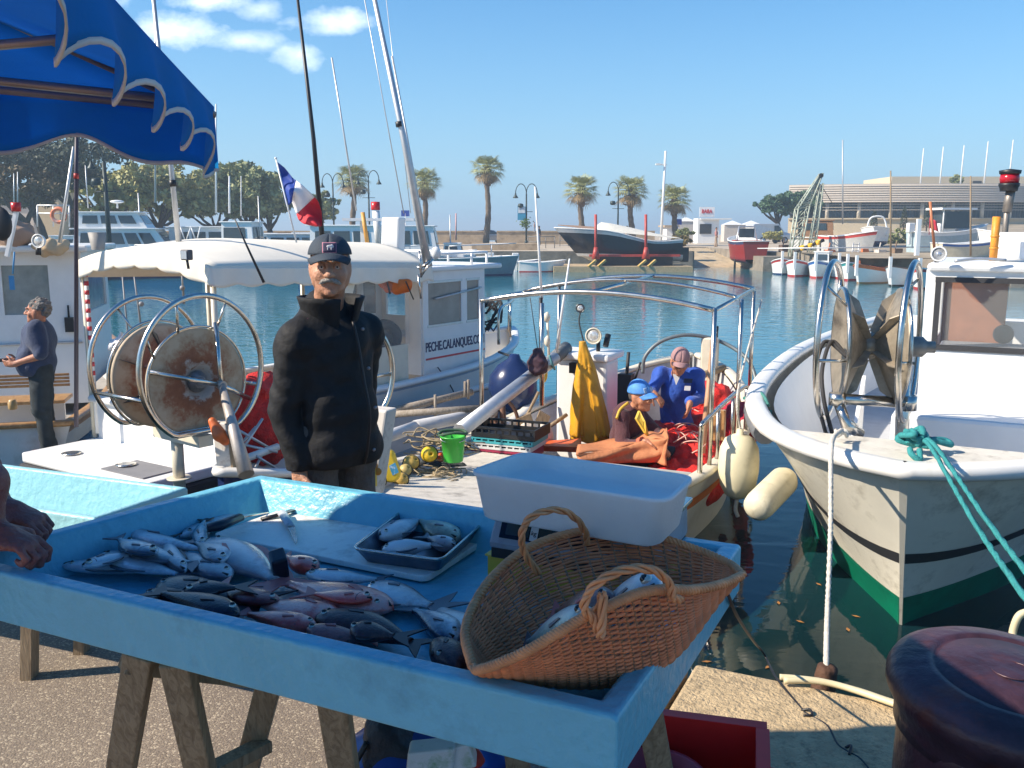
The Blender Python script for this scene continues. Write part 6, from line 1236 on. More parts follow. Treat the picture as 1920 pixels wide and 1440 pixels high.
# ------------------------------------------------------------------ under the table
rcr = M('crate_red', (.80, .02, .016), .45, var=.1)
k0 = G(1427, 1361, .30); ex = V((.97, -.25, 0)).normalized(); ey = V((-.25, -.97, 0)).normalized()
rk = T('crate', 'red plastic crate on the quay under the right end of the blue tray', 'crate', k0 - Z * .3)
def kx(a, b, z): r = V((k0.x, k0.y, 0)) - ex * a + ey * b; r.z = z; return r
m = MB()
for (c_, hx, hy, hz) in ((kx(.25, .006, .155), ex * .25, ey * .006, Z * .143), (kx(.25, .354, .155), ex * .25, ey * .006, Z * .143), (kx(.006, .18, .155), ex * .006, ey * .167, Z * .143), (kx(.494, .18, .155), ex * .006, ey * .167, Z * .143), (kx(.25, .18, .018), ex * .487, ey * .167, Z * .006)):
    m.obox(c_, hx if hx.length < .45 else hx * .5, hy, hz)
m.build('body', rcr, rk)
m = MB()
for (c_, hx, hy) in ((kx(.25, -.004, .296), ex * .266, ey * .018), (kx(.25, .364, .296), ex * .266, ey * .018), (kx(-.004, .18, .296), ex * .018, ey * .165), (kx(.504, .18, .296), ex * .018, ey * .165)): m.obox(c_, hx, hy, Z * .006)
m.build('rim', rcr, rk); m = MB(); m.obox(kx(-.03, .18, .24), ex * .022, ey * .06, Z * .012); m.build('handle', rcr, rk)
q_ = G(1205, 1430, .22); m = MB(); m.lathe([(.10, -.2), (.13, .0), (.14, .0), (.14, .012), (.125, .012), (.095, -.19), (0, -.19)], q_ + V((.02, -.08, 0)), n=24, cap=False); tag(m.build('basin', M('pink_plastic', (.55, .06, .08), .4), None, q_ - Z * .2), 'round pinkish red basin beside the trestle leg', 'basin')
bqp = P(800, 1425, 2.25); s_ = SDF(bqp - V((.32, .25, .3)), bqp + V((.32, .25, .16)), .012)
s_.ell(bqp + V((-.05, .04, -.10)), (.20, .15, .2)).ell(bqp + V((.1, .05, -.1)), (.17, .14, .18), k=.04).wrinkle(.016, 24, 5); tag(s_.build('plastic_bag', M('blue_bag', (.012, .06, .32), .3, var=.3, vs=5), None, bqp - Z * .25), 'bright blue plastic bag with shopping under the blue tray', 'bag')
q_ = P(725, 1425, 2.2); s_ = SDF(q_ - V((.2, .2, .25)), q_ + V((.2, .2, .2)), .012); s_.ell(q_ + V((.0, .05, -.06)), (.085, .10, .17)).wrinkle(.01, 30, 2); bp = s_.build('backpack', M('black_nylon', (.02, .022, .03), .6, var=.3, bump=.5, bs=40), None, q_ - Z * .2); tag(bp, 'black backpack leaning against the blue plastic bag', 'backpack')
m = MB(); m.tube(spl([q_ + V((-.05, 0, .05)), q_ + V((-.10, -.03, -.05)), q_ + V((-.08, -.05, -.15))]), .008, 6); m.build('strap', black, bp)
q_ = P(808, 1428, 2.02); m = MB(); m.obox(q_, V((.055, .01, 0)), V((-.0, .03, 0)), V((.005, 0, .045))); m.obox(q_ + V((.06, .02, .01)), V((.04, 0, .01)), V((0, .03, 0)), V((-.01, 0, .03))); tag(m.build('carton', M('carton_white', (.55, .56, .56), .5, spots='2f7a20', ss=9, sa=.9), None, q_, bev=.006), 'white and green carton on top of the blue bag', 'carton')
s_ = SDF(P(845, 1415, 2.08) - V((.1, .08, .08)), P(845, 1415, 2.08) + V((.1, .08, .08)), .008); s_.ell(P(848, 1418, 2.08), (.07, .05, .035)).wrinkle(.008, 45, 3); tag(s_.build('cloth', M('red_cloth', (.35, .03, .02), .8), None, P(845, 1415, 2.08)), 'crumpled red cloth on top of the blue bag', 'cloth')
# cable, hose, bollard
cp = [P(1362, 1108, 1.95), P(1385, 1160, 2.2), P(1415, 1205, 2.75), G(1432, 1225, .02), G(1455, 1270, .012), G(1500, 1325, .006), G(1512, 1338, .006), G(1550, 1360, .006), G(1570, 1395, .006), G(1590, 1410, .006), G(1615, 1425, .006), G(1650, 1470, .006)]
m = MB(); m.tube(spl(cp, 8), .0045, 6); m.tube(spl([G(1503, 1332, .008), G(1518, 1330, .02), G(1522, 1340, .014), G(1506, 1342, .01)], 5), .0045, 6); m.tube(spl([G(1585, 1402, .008), G(1596, 1398, .018), G(1592, 1415, .01)], 5), .0045, 6); tag(m.build('cable', black, None, G(1500, 1325, 0)), 'thin black knotted cable running from the table over the stone quay edge', 'cable')
m = MB(); m.tube(spl([G(1462, 1270, .012), G(1490, 1272, .014), G(1545, 1279, .014), G(1610, 1296, .014), G(1690, 1322, .014), G(1800, 1345, .014)], 8), .013, 8); m.tube(spl([G(1470, 1276, .03), G(1530, 1277, .034), G(1590, 1290, .03), G(1700, 1328, .03)], 8), .012, 8)
m.tube(spl([G(1700, 1322, .014), G(1850, 1320, .02), P(1893, 1235, 2.75), P(1900, 1180, 2.75), P(1918, 1150, 2.75), P(1960, 1160, 2.75), P(1990, 1260, 2.75), G(2000, 1330, .015)], 8), .012, 8); tag(m.build('hose', M('cream_hose', (.62, .54, .34), .5, var=.1), None, G(1600, 1296, 0)), 'cream garden hose lying along the stone quay edge', 'hose')
bo_ = V((1.235, 2.14, 0)); iron = M('rusty_purple_iron', (.060, .028, .038), .4, .22, var=.5, vs=7, spots='7a3a22', ss=5, sa=.55, bump=.25, bs=26)
bol = T('bollard', 'rusty dark purple mushroom shaped mooring bollard at the lower right corner', 'bollard', bo_)
axb = V((.05, -.10, 1)).normalized(); bt = bo_ + V((0, 0, .52))
m = MB(); m.lathe([(.34, 0), (.34, .03), (.27, .05), (.255, .10), (.25, .40), (.25, .46)], bo_, n=48); m.lathe([(.25, -.13), (.252, -.10), (.258, -.075), (.27, -.055), (.283, -.03), (.285, -.005), (.275, .018), (.25, .034), (.2, .045), (.185, .047), (.18, .040), (.172, .040), (.165, .048), (.08, .054), (.0, .056)], bt, axb, 64); m.build('body', iron, bol)
m = MB(); m.tube([bt + axb * .056 + V((.05 * math.cos(t), .05 * math.sin(t), 0)) for t in [i * .35 for i in range(18)]], .003, 5, True); m.build('cast_ring', iron, bol)
# ================================================================== PEOPLE
def skinmat(name, col, spots='7a3a2a'):
    m = M(name, col, .5, var=.14, vs=22, spots=spots, ss=9, sa=.35, bump=.3, bs=90); m.node_tree.nodes['Principled BSDF'].inputs['Subsurface Weight'].default_value = .08; m.node_tree.nodes['Principled BSDF'].inputs['Subsurface Radius'].default_value = (.02, .008, .004); return m
skin = skinmat('weathered_skin', (.50, .25, .15)); skin2 = skinmat('tanned_skin', (.46, .20, .11))
class Person:
    def __init__(s, name, label, loc, f, h=.007, k=1.0):
        s.loc = V(loc); s.f = V((f[0], f[1], 0)).normalized(); s.r = V((s.f.y, -s.f.x, 0)); s.k = k; s.h = h; s.root = T(name, label, 'person', loc); s.prims = []
    def w(s, r, f, u): return s.loc + (s.r * r + s.f * f + Z * u) * s.k
    def C(s, a, b, ra, rb=None, k=.02): s.prims.append(('c', s.w(*a) if isinstance(a, tuple) else a, s.w(*b) if isinstance(b, tuple) else b, ra * s.k, (ra if rb is None else rb) * s.k, k)); return s
    def E(s, c, r, Rm=None, k=.02, sub=False): s.prims.append(('s' if sub else 'e', s.w(*c) if isinstance(c, tuple) else c, tuple(q * s.k for q in r), Rm, k)); return s
    def body_axes(s): return Matrix((s.r, s.f, Z)).transposed()
    def head(s, c, f, pitch=0, roll=0, size=1.0, beard=0):
        # c: head centre; f: horizontal direction of the face
        c = s.w(*c) if isinstance(c, tuple) else c; f = V((f[0], f[1], 0)).normalized(); r = V((f.y, -f.x, 0)); Q0 = Matrix((r, f, Z)).transposed(); Q1 = Q0 @ Matrix.Rotation(pitch, 3, 'X') @ Matrix.Rotation(roll, 3, 'Y'); s.hm = Q1; s.hc = c; z = size * s.k
        s.hs = z
        def p(x, y, u): return c + Q1 @ V((x, y, u)) * z
        s.hp = p; e = lambda c_, r_, k=.015, sub=False: s.prims.append(('s' if sub else 'e', c_, tuple(q * z for q in r_), Q1, k * z)); cp = lambda a, b, ra, rb, k=.012: s.prims.append(('c', a, b, ra * z, rb * z, k * z))
        e(p(0, -.014, .032), (.074, .094, .086)); e(p(0, .022, -.030), (.060, .068, .086), .03); e(p(0, .038, -.082), (.046, .050, .034), .03)
        for sd in (-1, 1):
            e(p(sd * .040, .052, -.030), (.026, .028, .028), .02); e(p(sd * .030, .082, .027), (.028, .014, .010), .012); e(p(sd * .0745, -.006, -.006), (.011, .022, .034), .008); e(p(sd * .066, .008, -.03), (.012, .02, .045), .02)
        for sd in (-1, 1): e(p(sd * .031, .094, .006), (.017, .014, .0105), .010, True)
        cp(p(0, .086, .014), p(0, .112, -.026), .010, .0155); 
        for sd in (-1, 1): e(p(sd * .014, .100, -.030), (.011, .012, .009), .006)
        e(p(0, .085, -.060), (.026, .012, .007), .008); e(p(0, .083, -.073), (.022, .012, .008), .008); e(p(0, .078, -.100), (.022, .018, .016), .015)
        e(p(0, .101, -.0665), (.022, .012, .002), .003, True)
        return s
    def neck(s, a, r=.058): s.prims.append(('c', s.w(*a) if isinstance(a, tuple) else a, s.hp(0, -.02, -.06), r * s.k, r * .95 * s.k, .03)); return s
    def hand(s, wr, d, pn, thumb=1, curl=.6, sz=1.0, spread=1.0):
        wr = s.w(*wr) if isinstance(wr, tuple) else wr; z = s.k * sz; d = V(d).normalized(); pn = V(pn); pn = (pn - d * pn.dot(d)).normalized(); sd = d.cross(pn) * thumb
        Qm = Matrix((sd, d, pn)).transposed(); kn = wr + d * .085 * z
        s.prims.append(('e', wr + d * .05 * z, (.041 * z, .052 * z, .017 * z), Qm, .012)); s.prims.append(('c', wr - d * .01 * z, wr + d * .03 * z, .028 * z, .030 * z, .015))
        for i, (o, L, ra) in enumerate(((.030, .072, .0092), (.010, .080, .0096), (-.010, .074, .0092), (-.029, .058, .0080))):
            b = kn + sd * o * z * spread - pn * 0 * z; dd = d + sd * o * 2.0 * (spread - .6); dd.normalize(); cu = curl * (1 + .12 * i) * .9
            for q, fr in ((0, .46), (1, .30), (2, .24)):
                an = cu * (.35 + .75 * q); v_ = dd * math.cos(an) + pn * math.sin(an); e_ = b + v_ * L * fr * z; s.prims.append(('c', b, e_, ra * z * (1.05 - .1 * q), ra * z * (.98 - .12 * q), .003)); b = e_
        b = wr + d * .025 * z + sd * .034 * z; v1 = (d * .62 + sd * .75 + pn * .25).normalized(); e1 = b + v1 * .038 * z; v2 = (d * .85 + sd * (.5 - .5 * curl) + pn * (.2 + .5 * curl)).normalized(); e2 = e1 + v2 * .032 * z; e3 = e2 + (v2 + pn * .2 * curl).normalized() * .024 * z
        s.prims += [('c', b - v1 * .02 * z, e1, .016 * z, .0115 * z, .008), ('c', e1, e2, .0112 * z, .0105 * z, .003), ('c', e2, e3, .0104 * z, .0085 * z, .003)]
        return s
    def sdf(s, prims=None, h=None, wr=None):
        prims = prims or s.prims; h = h or s.h; lo = np.full(3, 1e9); hi = -lo
        for p in prims:
            if p[0] == 'c':
                for q, r in ((p[1], p[3]), (p[2], p[4])): lo = np.minimum(lo, np.array(q) - r); hi = np.maximum(hi, np.array(q) + r)
            elif p[0] == 'e': lo = np.minimum(lo, np.array(p[1]) - max(p[2])); hi = np.maximum(hi, np.array(p[1]) + max(p[2]))
        S_ = SDF(lo - .04, hi + .04, h)
        for p in prims:
            if p[0] == 'c': S_.cap(p[1], p[2], p[3], p[4], p[5])
            else: S_.ell(p[1], p[2], p[3], p[4], 'add' if p[0] == 'e' else 'sub')
        if wr: S_.wrinkle(*wr)
        return S_
    def flush(s, name, mat_, h=None, wr=None, smooth=2, parent=None, cut=()):
        S_ = s.sdf(None, h, wr)
        for c, n in cut: S_.half(c, n)
        s.prims = []; return S_.build(name, mat_, parent or s.root, None, smooth)
    def eyes(s, irisc='brown_iris'):
        for sd in (-1, 1):
            m = MB(); m.ell(s.hp(sd * .031, .077, .004), .0115 * s.hs, 12, 8); m.build('eye', M('eye_white', (.55, .5, .46), .2), s.root)
            m = MB(); m.ell(s.hp(sd * .031, .0865, .003), .0042 * s.hs, 10, 7); m.build('iris', M(irisc, (.03, .015, .01), .15), s.root)
            m = MB(); m.grid(lambda a, b, sd=sd: s.hp(sd * .031 + (a - .5) * .030, .080 + .012 * math.cos((a - .5) * 2.4) - .003 * b * 0, .010 + .009 * b - .012 * (a - .5) ** 2 * 6), 8, 3); m.build('eyelid', skin, s.root, solid=.003)
    def cap_hat(s, mat_, brimm=None, ht=.105, tilt=0, brim=.075, lift=.022, emblem=None):
        p = s.hp; m = MB()
        def dome(a, b):
            th = 2 * math.pi * a; q = b * math.pi / 2; rr = math.cos(q) ** .75; zz = math.sin(q); return p(.087 * rr * math.sin(th), -.012 + .108 * rr * math.cos(th) - .01 * zz, lift + .012 * (1 - rr) + ht * zz ** 1.15 + .006 * math.cos(th) * rr)
        m.grid(dome, 28, 9); o = m.build('cap', mat_, s.root, solid=.004 * s.hs)
        m = MB(); m.grid(lambda a, b: p((a - .5) * .168 * (1 - .16 * b * b), .062 + .040 * math.cos((a - .5) * 2.9) + brim * b * (1 - 1.2 * (a - .5) ** 2 * 2), lift + .012 - .05 * (a - .5) ** 2 * 4 * .5 - .022 * b), 16, 6); m.build('brim', brimm or mat_, o, solid=.005 * s.hs)
        m = MB(); m.ell(p(0, -.02, lift + ht + .003), (.008 * s.hs, .008 * s.hs, .004 * s.hs)); m.build('button', mat_, o); return o
def brow(P_, mat_, th=.0045, dz=0):
    for sd in (-1, 1):
        m = MB(); m.tube(spl([P_.hp(sd * .012, .094, .025 + dz), P_.hp(sd * .030, .095, .031 + dz), P_.hp(sd * .048, .082, .023 + dz)], 5), [th * .8] * 5 + [th] * 5 + [th * .4], 6); m.build('eyebrow', mat_, P_.root)
greyhair = M('grey_hair', (.42, .40, .38), .7, var=.3, vs=60, bump=.8, bs=140)
# ------------------------------------------------------------------ the man in black behind the table
mf = (.74, -.67)
A1 = Person('person', 'older man in black jacket, navy cap and grey moustache standing behind the blue tray', (-.715, 3.62, 0), mf, .0055)
hd = P(619, 499, 3.56)
A1.head(hd, (.16, -1), pitch=-.04, roll=.0, size=.94)
A1.neck((0, -.02, 1.30), .060)
A1.E((0, 0, 1.13), (.16, .09, .19), A1.body_axes()).E((0, .01, .92), (.13, .085, .18), A1.body_axes())
for sd in (-1, 1):
    A1.C((sd * .09, 0, .86), (sd * .10, .01, .47), .075, .055).C((sd * .10, .01, .47), (sd * .10, -.02, .10), .052, .038).C((sd * .10, -.02, .06), (sd * .115, .14, .04), .04, .035)
shR, elR, wrR = A1.w(.155, 0, 1.215), A1.w(.205, -.03, .96), A1.w(.19, .03, .735)
shL, elL, wrL = A1.w(-.17, .0, 1.215), A1.w(-.18, -.05, .98), A1.w(-.08, .03, .86)
for a_, b_, c_ in ((shR, elR, wrR), (shL, elL, wrL)): A1.C(a_, b_, .040, .034).C(b_, c_, .032, .024)
A1.hand(wrR, (0.05, -.05, -1), A1.f * .2 - A1.r, 1, .55); A1.hand(wrL, A1.f * .05 + A1.r * .5 - Z * .6, A1.r, -1, .9)
A1.flush('body', skin, .0048, smooth=2); A1.eyes(); brow(A1, greyhair, .0042)
# moustache and hair
for sd in (-1, 1):
    A1.prims.append(('c', A1.hp(sd * .004, .104, -.047), A1.hp(sd * .026, .096, -.053), .0095, .0085, .004)); A1.prims.append(('c', A1.hp(sd * .026, .096, -.053), A1.hp(sd * .040, .082, -.064), .0085, .0045, .004))
A1.flush('moustache', M('grey_moustache', (.50, .46, .41), .75, var=.3, vs=90, bump=1, bs=260), .0032, (.0012, 160, 3), 1)
for sd in (-1, 1): A1.prims.append(('e', A1.hp(sd * .072, -.010, .022), (.010, .032, .024), A1.hm, .01))
A1.prims.append(('e', A1.hp(0, -.085, -.005), (.058, .026, .045), A1.hm, .01)); A1.flush('hair', greyhair, .005, (.0015, 90, 1), 1)
capo = A1.cap_hat(M('navy_cap', (.030, .044, .062), .8, var=.15, bump=.2, bs=150), brim=.058, lift=.046, ht=.072)
def capf(x, z): return A1.hp(x, .093 - .9 * max(0, z - .052) * .75 - 9.0 * x * x * .5 + .004, z)
def patch(x0, x1, z0, z1, off, nm, mt): m = MB(); m.grid(lambda a, b: capf(lerp(x0, x1, a), lerp(z0, z1, b)) + A1.hm @ V((0, off, off * .4)), 8, 5); m.build(nm, mt, capo, solid=.0012)
patch(-.030, .026, .058, .098, .0035, 'patch_border', M('patch_pink', (.42, .18, .24), .8)); patch(-.027, .023, .061, .095, .0055, 'patch', M('patch_navy', (.03, .025, .06), .8))
for (x, z, rx, rz) in ((-.004, .081, .012, .006), (-.012, .081, .007, .008), (-.010, .072, .0022, .006), (.004, .072, .0022, .006)):
    m = MB(); m.ell(capf(x, z) + A1.hm @ V((0, .008, .003)), (rx, .0012, rz), 10, 6, A1.hm); m.build('patch_mark', M('patch_white', (.7, .68, .68), .8), capo)
# jacket
jk = M('black_jacket', (.013, .013, .014), .72, var=.3, vs=9, bump=.25, bs=30, spec=.3)
Bx = A1.body_axes()
A1.E((0, .01, 1.13), (.172, .125, .20), Bx, .04).E((0, .03, .93), (.166, .140, .22), Bx, .04).E((0, .01, 1.225), (.18, .11, .085), Bx, .04).C((-.055, .035, .79), (.055, .035, .79), .128, .128, .04)
for a_, b_, c_ in ((shR, elR, wrR), (shL, elL, wrL)): A1.C(a_ + Z * .005, b_, .074, .062, .012).C(b_, c_ + (b_ - c_).normalized() * .005, .061, .047, .010)
for s_, q_ in ((shR, .06), (shL, -.06)): A1.C(A1.w(q_, -.03, 1.31), s_ + Z * .02, .062, .070, .05)
A1.C((0, -.045, 1.28), (0, -.035, 1.335), .088, .085, .03)
A1.prims.append(('s', A1.w(0, .02, 1.42), (.060, .064, .10), Bx, .012))
A1.prims.append(('s', A1.w(0, .10, 1.40), (.040, .08, .07), Bx, .012))
jo = A1.flush('jacket', jk, .0058, (.0042, 30, 4, (1.1, 1.1, 1.3)), 3, cut=((A1.w(0, 0, .735), (0, 0, -1)),))
m = MB()
def lap(a, b):
    # raised stand collar: a soft band wrapped round the neck, higher on the open side
    th = lerp(-2.85, 2.85, a); rr = .100 + .024 * b * (1 - math.cos(th)) * .6 + .03 * b * b * abs(math.sin(th)) * .6
    return A1.w(rr * math.sin(th + math.pi), .0 + rr * .95 * math.cos(th + math.pi) - .0, 1.275 + .105 * b + .012 * math.cos(th) + .02 * b * abs(math.sin(th * .5)))
m.grid(lap, 36, 6); m.build('collar', jk, jo, solid=.010)
m = MB(); m.tube(spl([A1.w(-.015, .125, 1.30), A1.w(-.02, .150, 1.2), A1.w(-.02, .175, 1.08), A1.w(-.02, .205, .95), A1.w(-.02, .185, .80), A1.w(-.02, .165, .745)], 6), .006, 6); m.build('zip_placket', M('placket_black', (.006, .006, .008), .5), jo)
for z_, y_ in ((1.27, .145), (1.12, .175), (.97, .21), (.80, .195)):
    m = MB(); m.ell(A1.w(-.045, y_, z_), .007); m.build('snap_button', M('snap_metal', (.25, .25, .27), .3, .8), jo)
m = MB(); m.tube([A1.w(.07, .03, 1.325), A1.w(.13, .035, 1.315), A1.w(.18, .03, 1.285)], .0035, 5); m.build('shoulder_piping', M('plum_piping', (.12, .02, .07), .6), jo)
# trousers and shoes
for sd in (-1, 1): A1.C((sd * .085, .0, .86), (sd * .10, .01, .47), .100, .080, .03).C((sd * .10, .01, .47), (sd * .10, -.02, .07), .078, .064, .02)
A1.E((0, .01, .82), (.145, .115, .07), Bx, .04); A1.flush('trousers', M('dark_grey_trousers', (.085, .075, .068), .85, var=.3, vs=14, bump=.4, bs=50), .008, (.006, 20, 6), 2)
for sd in (-1, 1): A1.C((sd * .10, -.04, .045), (sd * .118, .15, .035), .047, .040); A1.flush('shoe', black, .008, smooth=1)
# ------------------------------------------------------------------ fisherman in maroon, seated
A2 = Person('person', 'seated fisherman in a maroon sweater, yellow straps and blue cap, working on the red net', A(3.62, -.05, -.62), (.80, -.45), .009, .95)
h2 = P(1201, 742, 8.15); A2.head(h2, (.62, -.78), pitch=-.06, roll=.08, size=1.16)
pel = P(1170, 845, 8.3); pel.z = -.42; ch = P(1178, 795, 8.25)
A2.C(ch + Z * .06, pel, .11, .12, .05).neck(P(1186, 768, 8.22), .055)
sR2, sL2 = ch + A2.r * .16 + Z * .10, ch - A2.r * .16 + Z * .10
eR2, wR2 = P(1168, 838, 8.0), P(1212, 828, 7.82); eL2, wL2 = P(1232, 812, 8.2), P(1235, 835, 7.95)
A2.C(sR2, eR2, .042, .036).C(eR2, wR2, .034, .026).C(sL2, eL2, .042, .036).C(eL2, wL2, .034, .026)
A2.hand(wR2, (.9, -.1, -.1), (0, 0, -1), -1, .7); A2.hand(wL2, (.5, -.5, -.3), (-.3, 0, -1), 1, .7)
kn2 = [pel + A2.f * .42 + A2.r * q + Z * .05 for q in (.12, -.12)]
for k_, q in zip(kn2, (.09, -.09)): A2.C(pel + A2.r * q, k_, .075, .055).C(k_, k_ + A2.f * .05 - Z * .28, .05, .04)
A2.flush('body', skin2, .0075, smooth=1); A2.eyes(); brow(A2, dark, .005)
A2.prims.append(('e', A2.hp(0, -.05, .0), (.080, .060, .06), A2.hm, .01)); A2.flush('hair', M('dark_grey_hair', (.10, .085, .075), .8, var=.4, vs=50, bump=1, bs=100), .007, (.004, 70, 1), 1)
c2o = A2.cap_hat(M('blue_cap', (.07, .25, .62), .7, var=.25, vs=25), brim=.075, lift=.03, ht=.095)
m = MB(); m.grid(lambda a, b: A2.hp((a - .5) * .10, .088 - .9 * (.04 + .035 * b) * .5 + .022, .045 + .04 * b), 6, 4); m.build('cap_panel', M('pale_cap_panel', (.35, .5, .68), .8), c2o, solid=.002)
swt = M('maroon_sweater', (.075, .022, .028), .85, var=.3, vs=12, bump=.5, bs=60, sheen=.2)
A2.C(ch + Z * .07, pel, .15, .155, .06).C(sR2, eR2, .072, .060, .03).C(eR2, lerp(eR2, wR2, .8), .058, .045).C(sL2, eL2, .072, .060, .03).C(eL2, lerp(eL2, wL2, .8), .058, .045).C(P(1184, 778, 8.22), P(1188, 768, 8.21), .07, .065, .03)
so2 = A2.flush('sweater', swt, .009, (.008, 22, 5, (1, 1, .6)), 2)
m = MB(); m.tube([lerp(eR2, wR2, .72), lerp(eR2, wR2, .86)], .052, 10); m.build('cuff', M('orange_cuff', (.55, .12, .06), .7), so2)
stp = M('yellow_strap', (.62, .40, .04), .6)
m = MB(); m.tube(spl([P(1156, 785, 8.03), P(1163, 768, 8.08), P(1178, 755, 8.13)], 5), .014, 6); m.build('strap', stp, so2)
m = MB(); m.prism([P(1196, 770, 8.02), P(1206, 790, 7.96), P(1214, 820, 7.98), P(1207, 812, 7.94), P(1190, 785, 7.97)], A2.f * .02); m.build('bib_flap', stp, so2)
for k_, q in zip(kn2, (.09, -.09)): A2.C(pel + A2.r * q, k_, .095, .075).C(k_, k_ + A2.f * .05 - Z * .25, .07, .06)
A2.flush('oilskin_trousers', M('dark_oilskin', (.03, .03, .035), .5), .011, smooth=1)
# ------------------------------------------------------------------ fisherman in blue, standing and stooping
A3 = Person('person', 'stooping fisherman in a blue work jacket and faded pink cap, standing by the red net', (1.66, 9.05, -.72), (-.35, -.94), .009, .97)
h3 = P(1275, 677, 8.75); A3.head(h3, (-.12, -1), pitch=-.36, roll=-.12, size=1.08)
pel = P(1268, 800, 9.05); ch = P(1268, 722, 8.93); A3.C(ch, pel, .12, .12, .05).neck(P(1268, 702, 8.86), .055)
sL3, sR3 = P(1305, 705, 8.95), P(1238, 704, 8.9)
eR3, wR3 = P(1222, 738, 8.7), P(1218, 731, 8.45); eL3, wL3 = P(1313, 745, 8.85), P(1293, 757, 8.6)
eR3 = P(1219, 738, 8.80); wR3 = P(1226, 738, 8.5)
A3.C(sR3, eR3, .042, .036).C(eR3, wR3, .034, .027).C(sL3, eL3, .042, .036).C(eL3, wL3, .034, .027)
A3.hand(wR3, (.4, -.3, -.4), (.3, .2, -1), -1, .6); A3.hand(wL3, (-.25, -.3, -.9), (-.6, .2, 0), 1, .5)
for q in (-.09, .09): A3.C(pel + A3.r * q, A3.w(q * 1.1, .02, .42), .08, .06).C(A3.w(q * 1.1, .02, .42), A3.w(q * 1.1, 0, .06), .055, .045).C(A3.w(q * 1.1, -.03, .05), A3.w(q * 1.2, .14, .04), .045, .04)
A3.flush('body', skin2, .0075, smooth=1); A3.eyes(); brow(A3, greyhair, .005)
A3.prims.append(('e', A3.hp(0, -.06, .0), (.078, .05, .05), A3.hm, .01)); A3.flush('hair', greyhair, .007, None, 1)
c3o = A3.cap_hat(M('faded_cap', (.33, .19, .19), .85, var=.2, vs=20), brim=.06, lift=.028, ht=.085)
m = MB()
for sd in (-1, 1): m.tube([A3.hp(sd * .031 + .021 * math.cos(t), .099, .004 + .016 * math.sin(t)) for t in [i * .45 for i in range(14)]], .0035, 5, True); m.tube([A3.hp(sd * .052, .096, .008), A3.hp(sd * .076, .01, .012)], .003, 5)
m.tube([A3.hp(-.01, .100, .006), A3.hp(.01, .100, .006)], .003, 5); m.build('spectacles', M('dark_frames', (.02, .012, .012), .3), A3.root)
wj = M('blue_workwear', (.012, .075, .40), .75, var=.28, vs=9, bump=.35, bs=40, sheen=.2)
A3.C(ch + Z * .02, pel, .155, .165, .06).C(sR3, eR3, .078, .066, .03).C(eR3, lerp(eR3, wR3, .85), .064, .05).C(sL3, eL3, .078, .066, .03).C(eL3, lerp(eL3, wL3, .85), .064, .05).C(sL3, sR3, .07, .07, .04)
A3.C(pel, pel - Z * .14, .165, .165, .04)
j3 = A3.flush('work_jacket', wj, .009, (.010, 17, 8, (1, 1, .6)), 2)
m = MB(); m.obox(P(1289, 728, 8.735), V((.028, -.006, 0)), V((0, .003, 0)), V((.002, 0, .022))); m.build('badge', M('white_badge', (.7, .7, .68), .5), j3)
m = MB(); m.obox(P(1290, 714, 8.745), V((.04, -.008, 0)), V((0, .003, 0)), V((.002, -.004, .022))); m.build('pocket', M('dark_pocket', (.012, .03, .08), .8), j3)
m = MB(); m.prism([P(1262, 702, 8.74), P(1276, 704, 8.72), P(1268, 722, 8.73)], V((0, .02, 0))); m.build('shirt_collar', M('pale_shirt', (.55, .55, .55), .8), j3)
for q in (-.09, .09): A3.C(pel + A3.r * q, A3.w(q * 1.1, .02, .42), .10, .085).C(A3.w(q * 1.1, .02, .42), A3.w(q * 1.1, 0, .1), .08, .07)
A3.flush('trousers', M('grey_work_trousers', (.16, .15, .16), .85, var=.3), .012, smooth=1)
# ------------------------------------------------------------------ man in navy on the left boat
A4 = Person('person', 'man with grey curly hair in a navy t-shirt, standing sideways on the left boat', (-4.75, 9.22, -.62), (-.93, -.37), .009, .96)
h4 = P(70, 583, 9.15); A4.head(h4, (-.98, -.18), pitch=.02, size=1.06)
A4.neck((0, -.02, 1.40), .06)
A4.E((0, 0, 1.2), (.17, .11, .24), A4.body_axes()).E((0, 0, .95), (.15, .11, .15), A4.body_axes())
for sd in (-1, 1):
    A4.C((sd * .09, 0, .92), (sd * .10, .02, .5), .08, .06).C((sd * .10, .02, .5), (sd * .11, -.03, .08), .055, .042).C((sd * .11, -.05, .05), (sd * .12, .13, .04), .045, .04)
    A4.C((sd * .19, 0, 1.36), (sd * .235, -.03, 1.09), .05, .042, .03).C((sd * .235, -.03, 1.09), (sd * .13, .23, 1.00), .042, .029)
for sd in (-1, 1): A4.hand((sd * .13, .23, 1.00), A4.f - A4.r * sd * .5 + Z * .02, -A4.r * sd + Z * .3, sd, .8)
A4.flush('body', skinmat('ruddy_skin', (.45, .19, .11)), .0075, smooth=1); A4.eyes(); brow(A4, greyhair, .005)
A4.prims += [('e', A4.hp(0, -.03, .05), (.086, .10, .078), A4.hm, .01), ('e', A4.hp(0, -.075, -.0), (.07, .05, .06), A4.hm, .02)]; A4.prims.append(('s', A4.hp(0, .10, -.0), (.08, .075, .075), A4.hm, .01)); A4.flush('hair', M('dull_grey_hair', (.20, .185, .17), .8, var=.4, vs=50, bump=1, bs=100), .008, (.010, 70, 2), 1)
ts = M('navy_tshirt', (.020, .035, .085), .85, var=.2, vs=8, bump=.3, bs=40, sheen=.2); Bq = A4.body_axes()
A4.E((0, .0, 1.22), (.225, .165, .23), Bq, .05).E((0, .05, 1.0), (.215, .195, .21), Bq, .05).E((0, -.01, 1.36), (.19, .105, .08), Bq, .04)
for sd in (-1, 1): A4.C((sd * .19, 0, 1.365), (sd * .235, -.03, 1.12), .084, .078, .03)
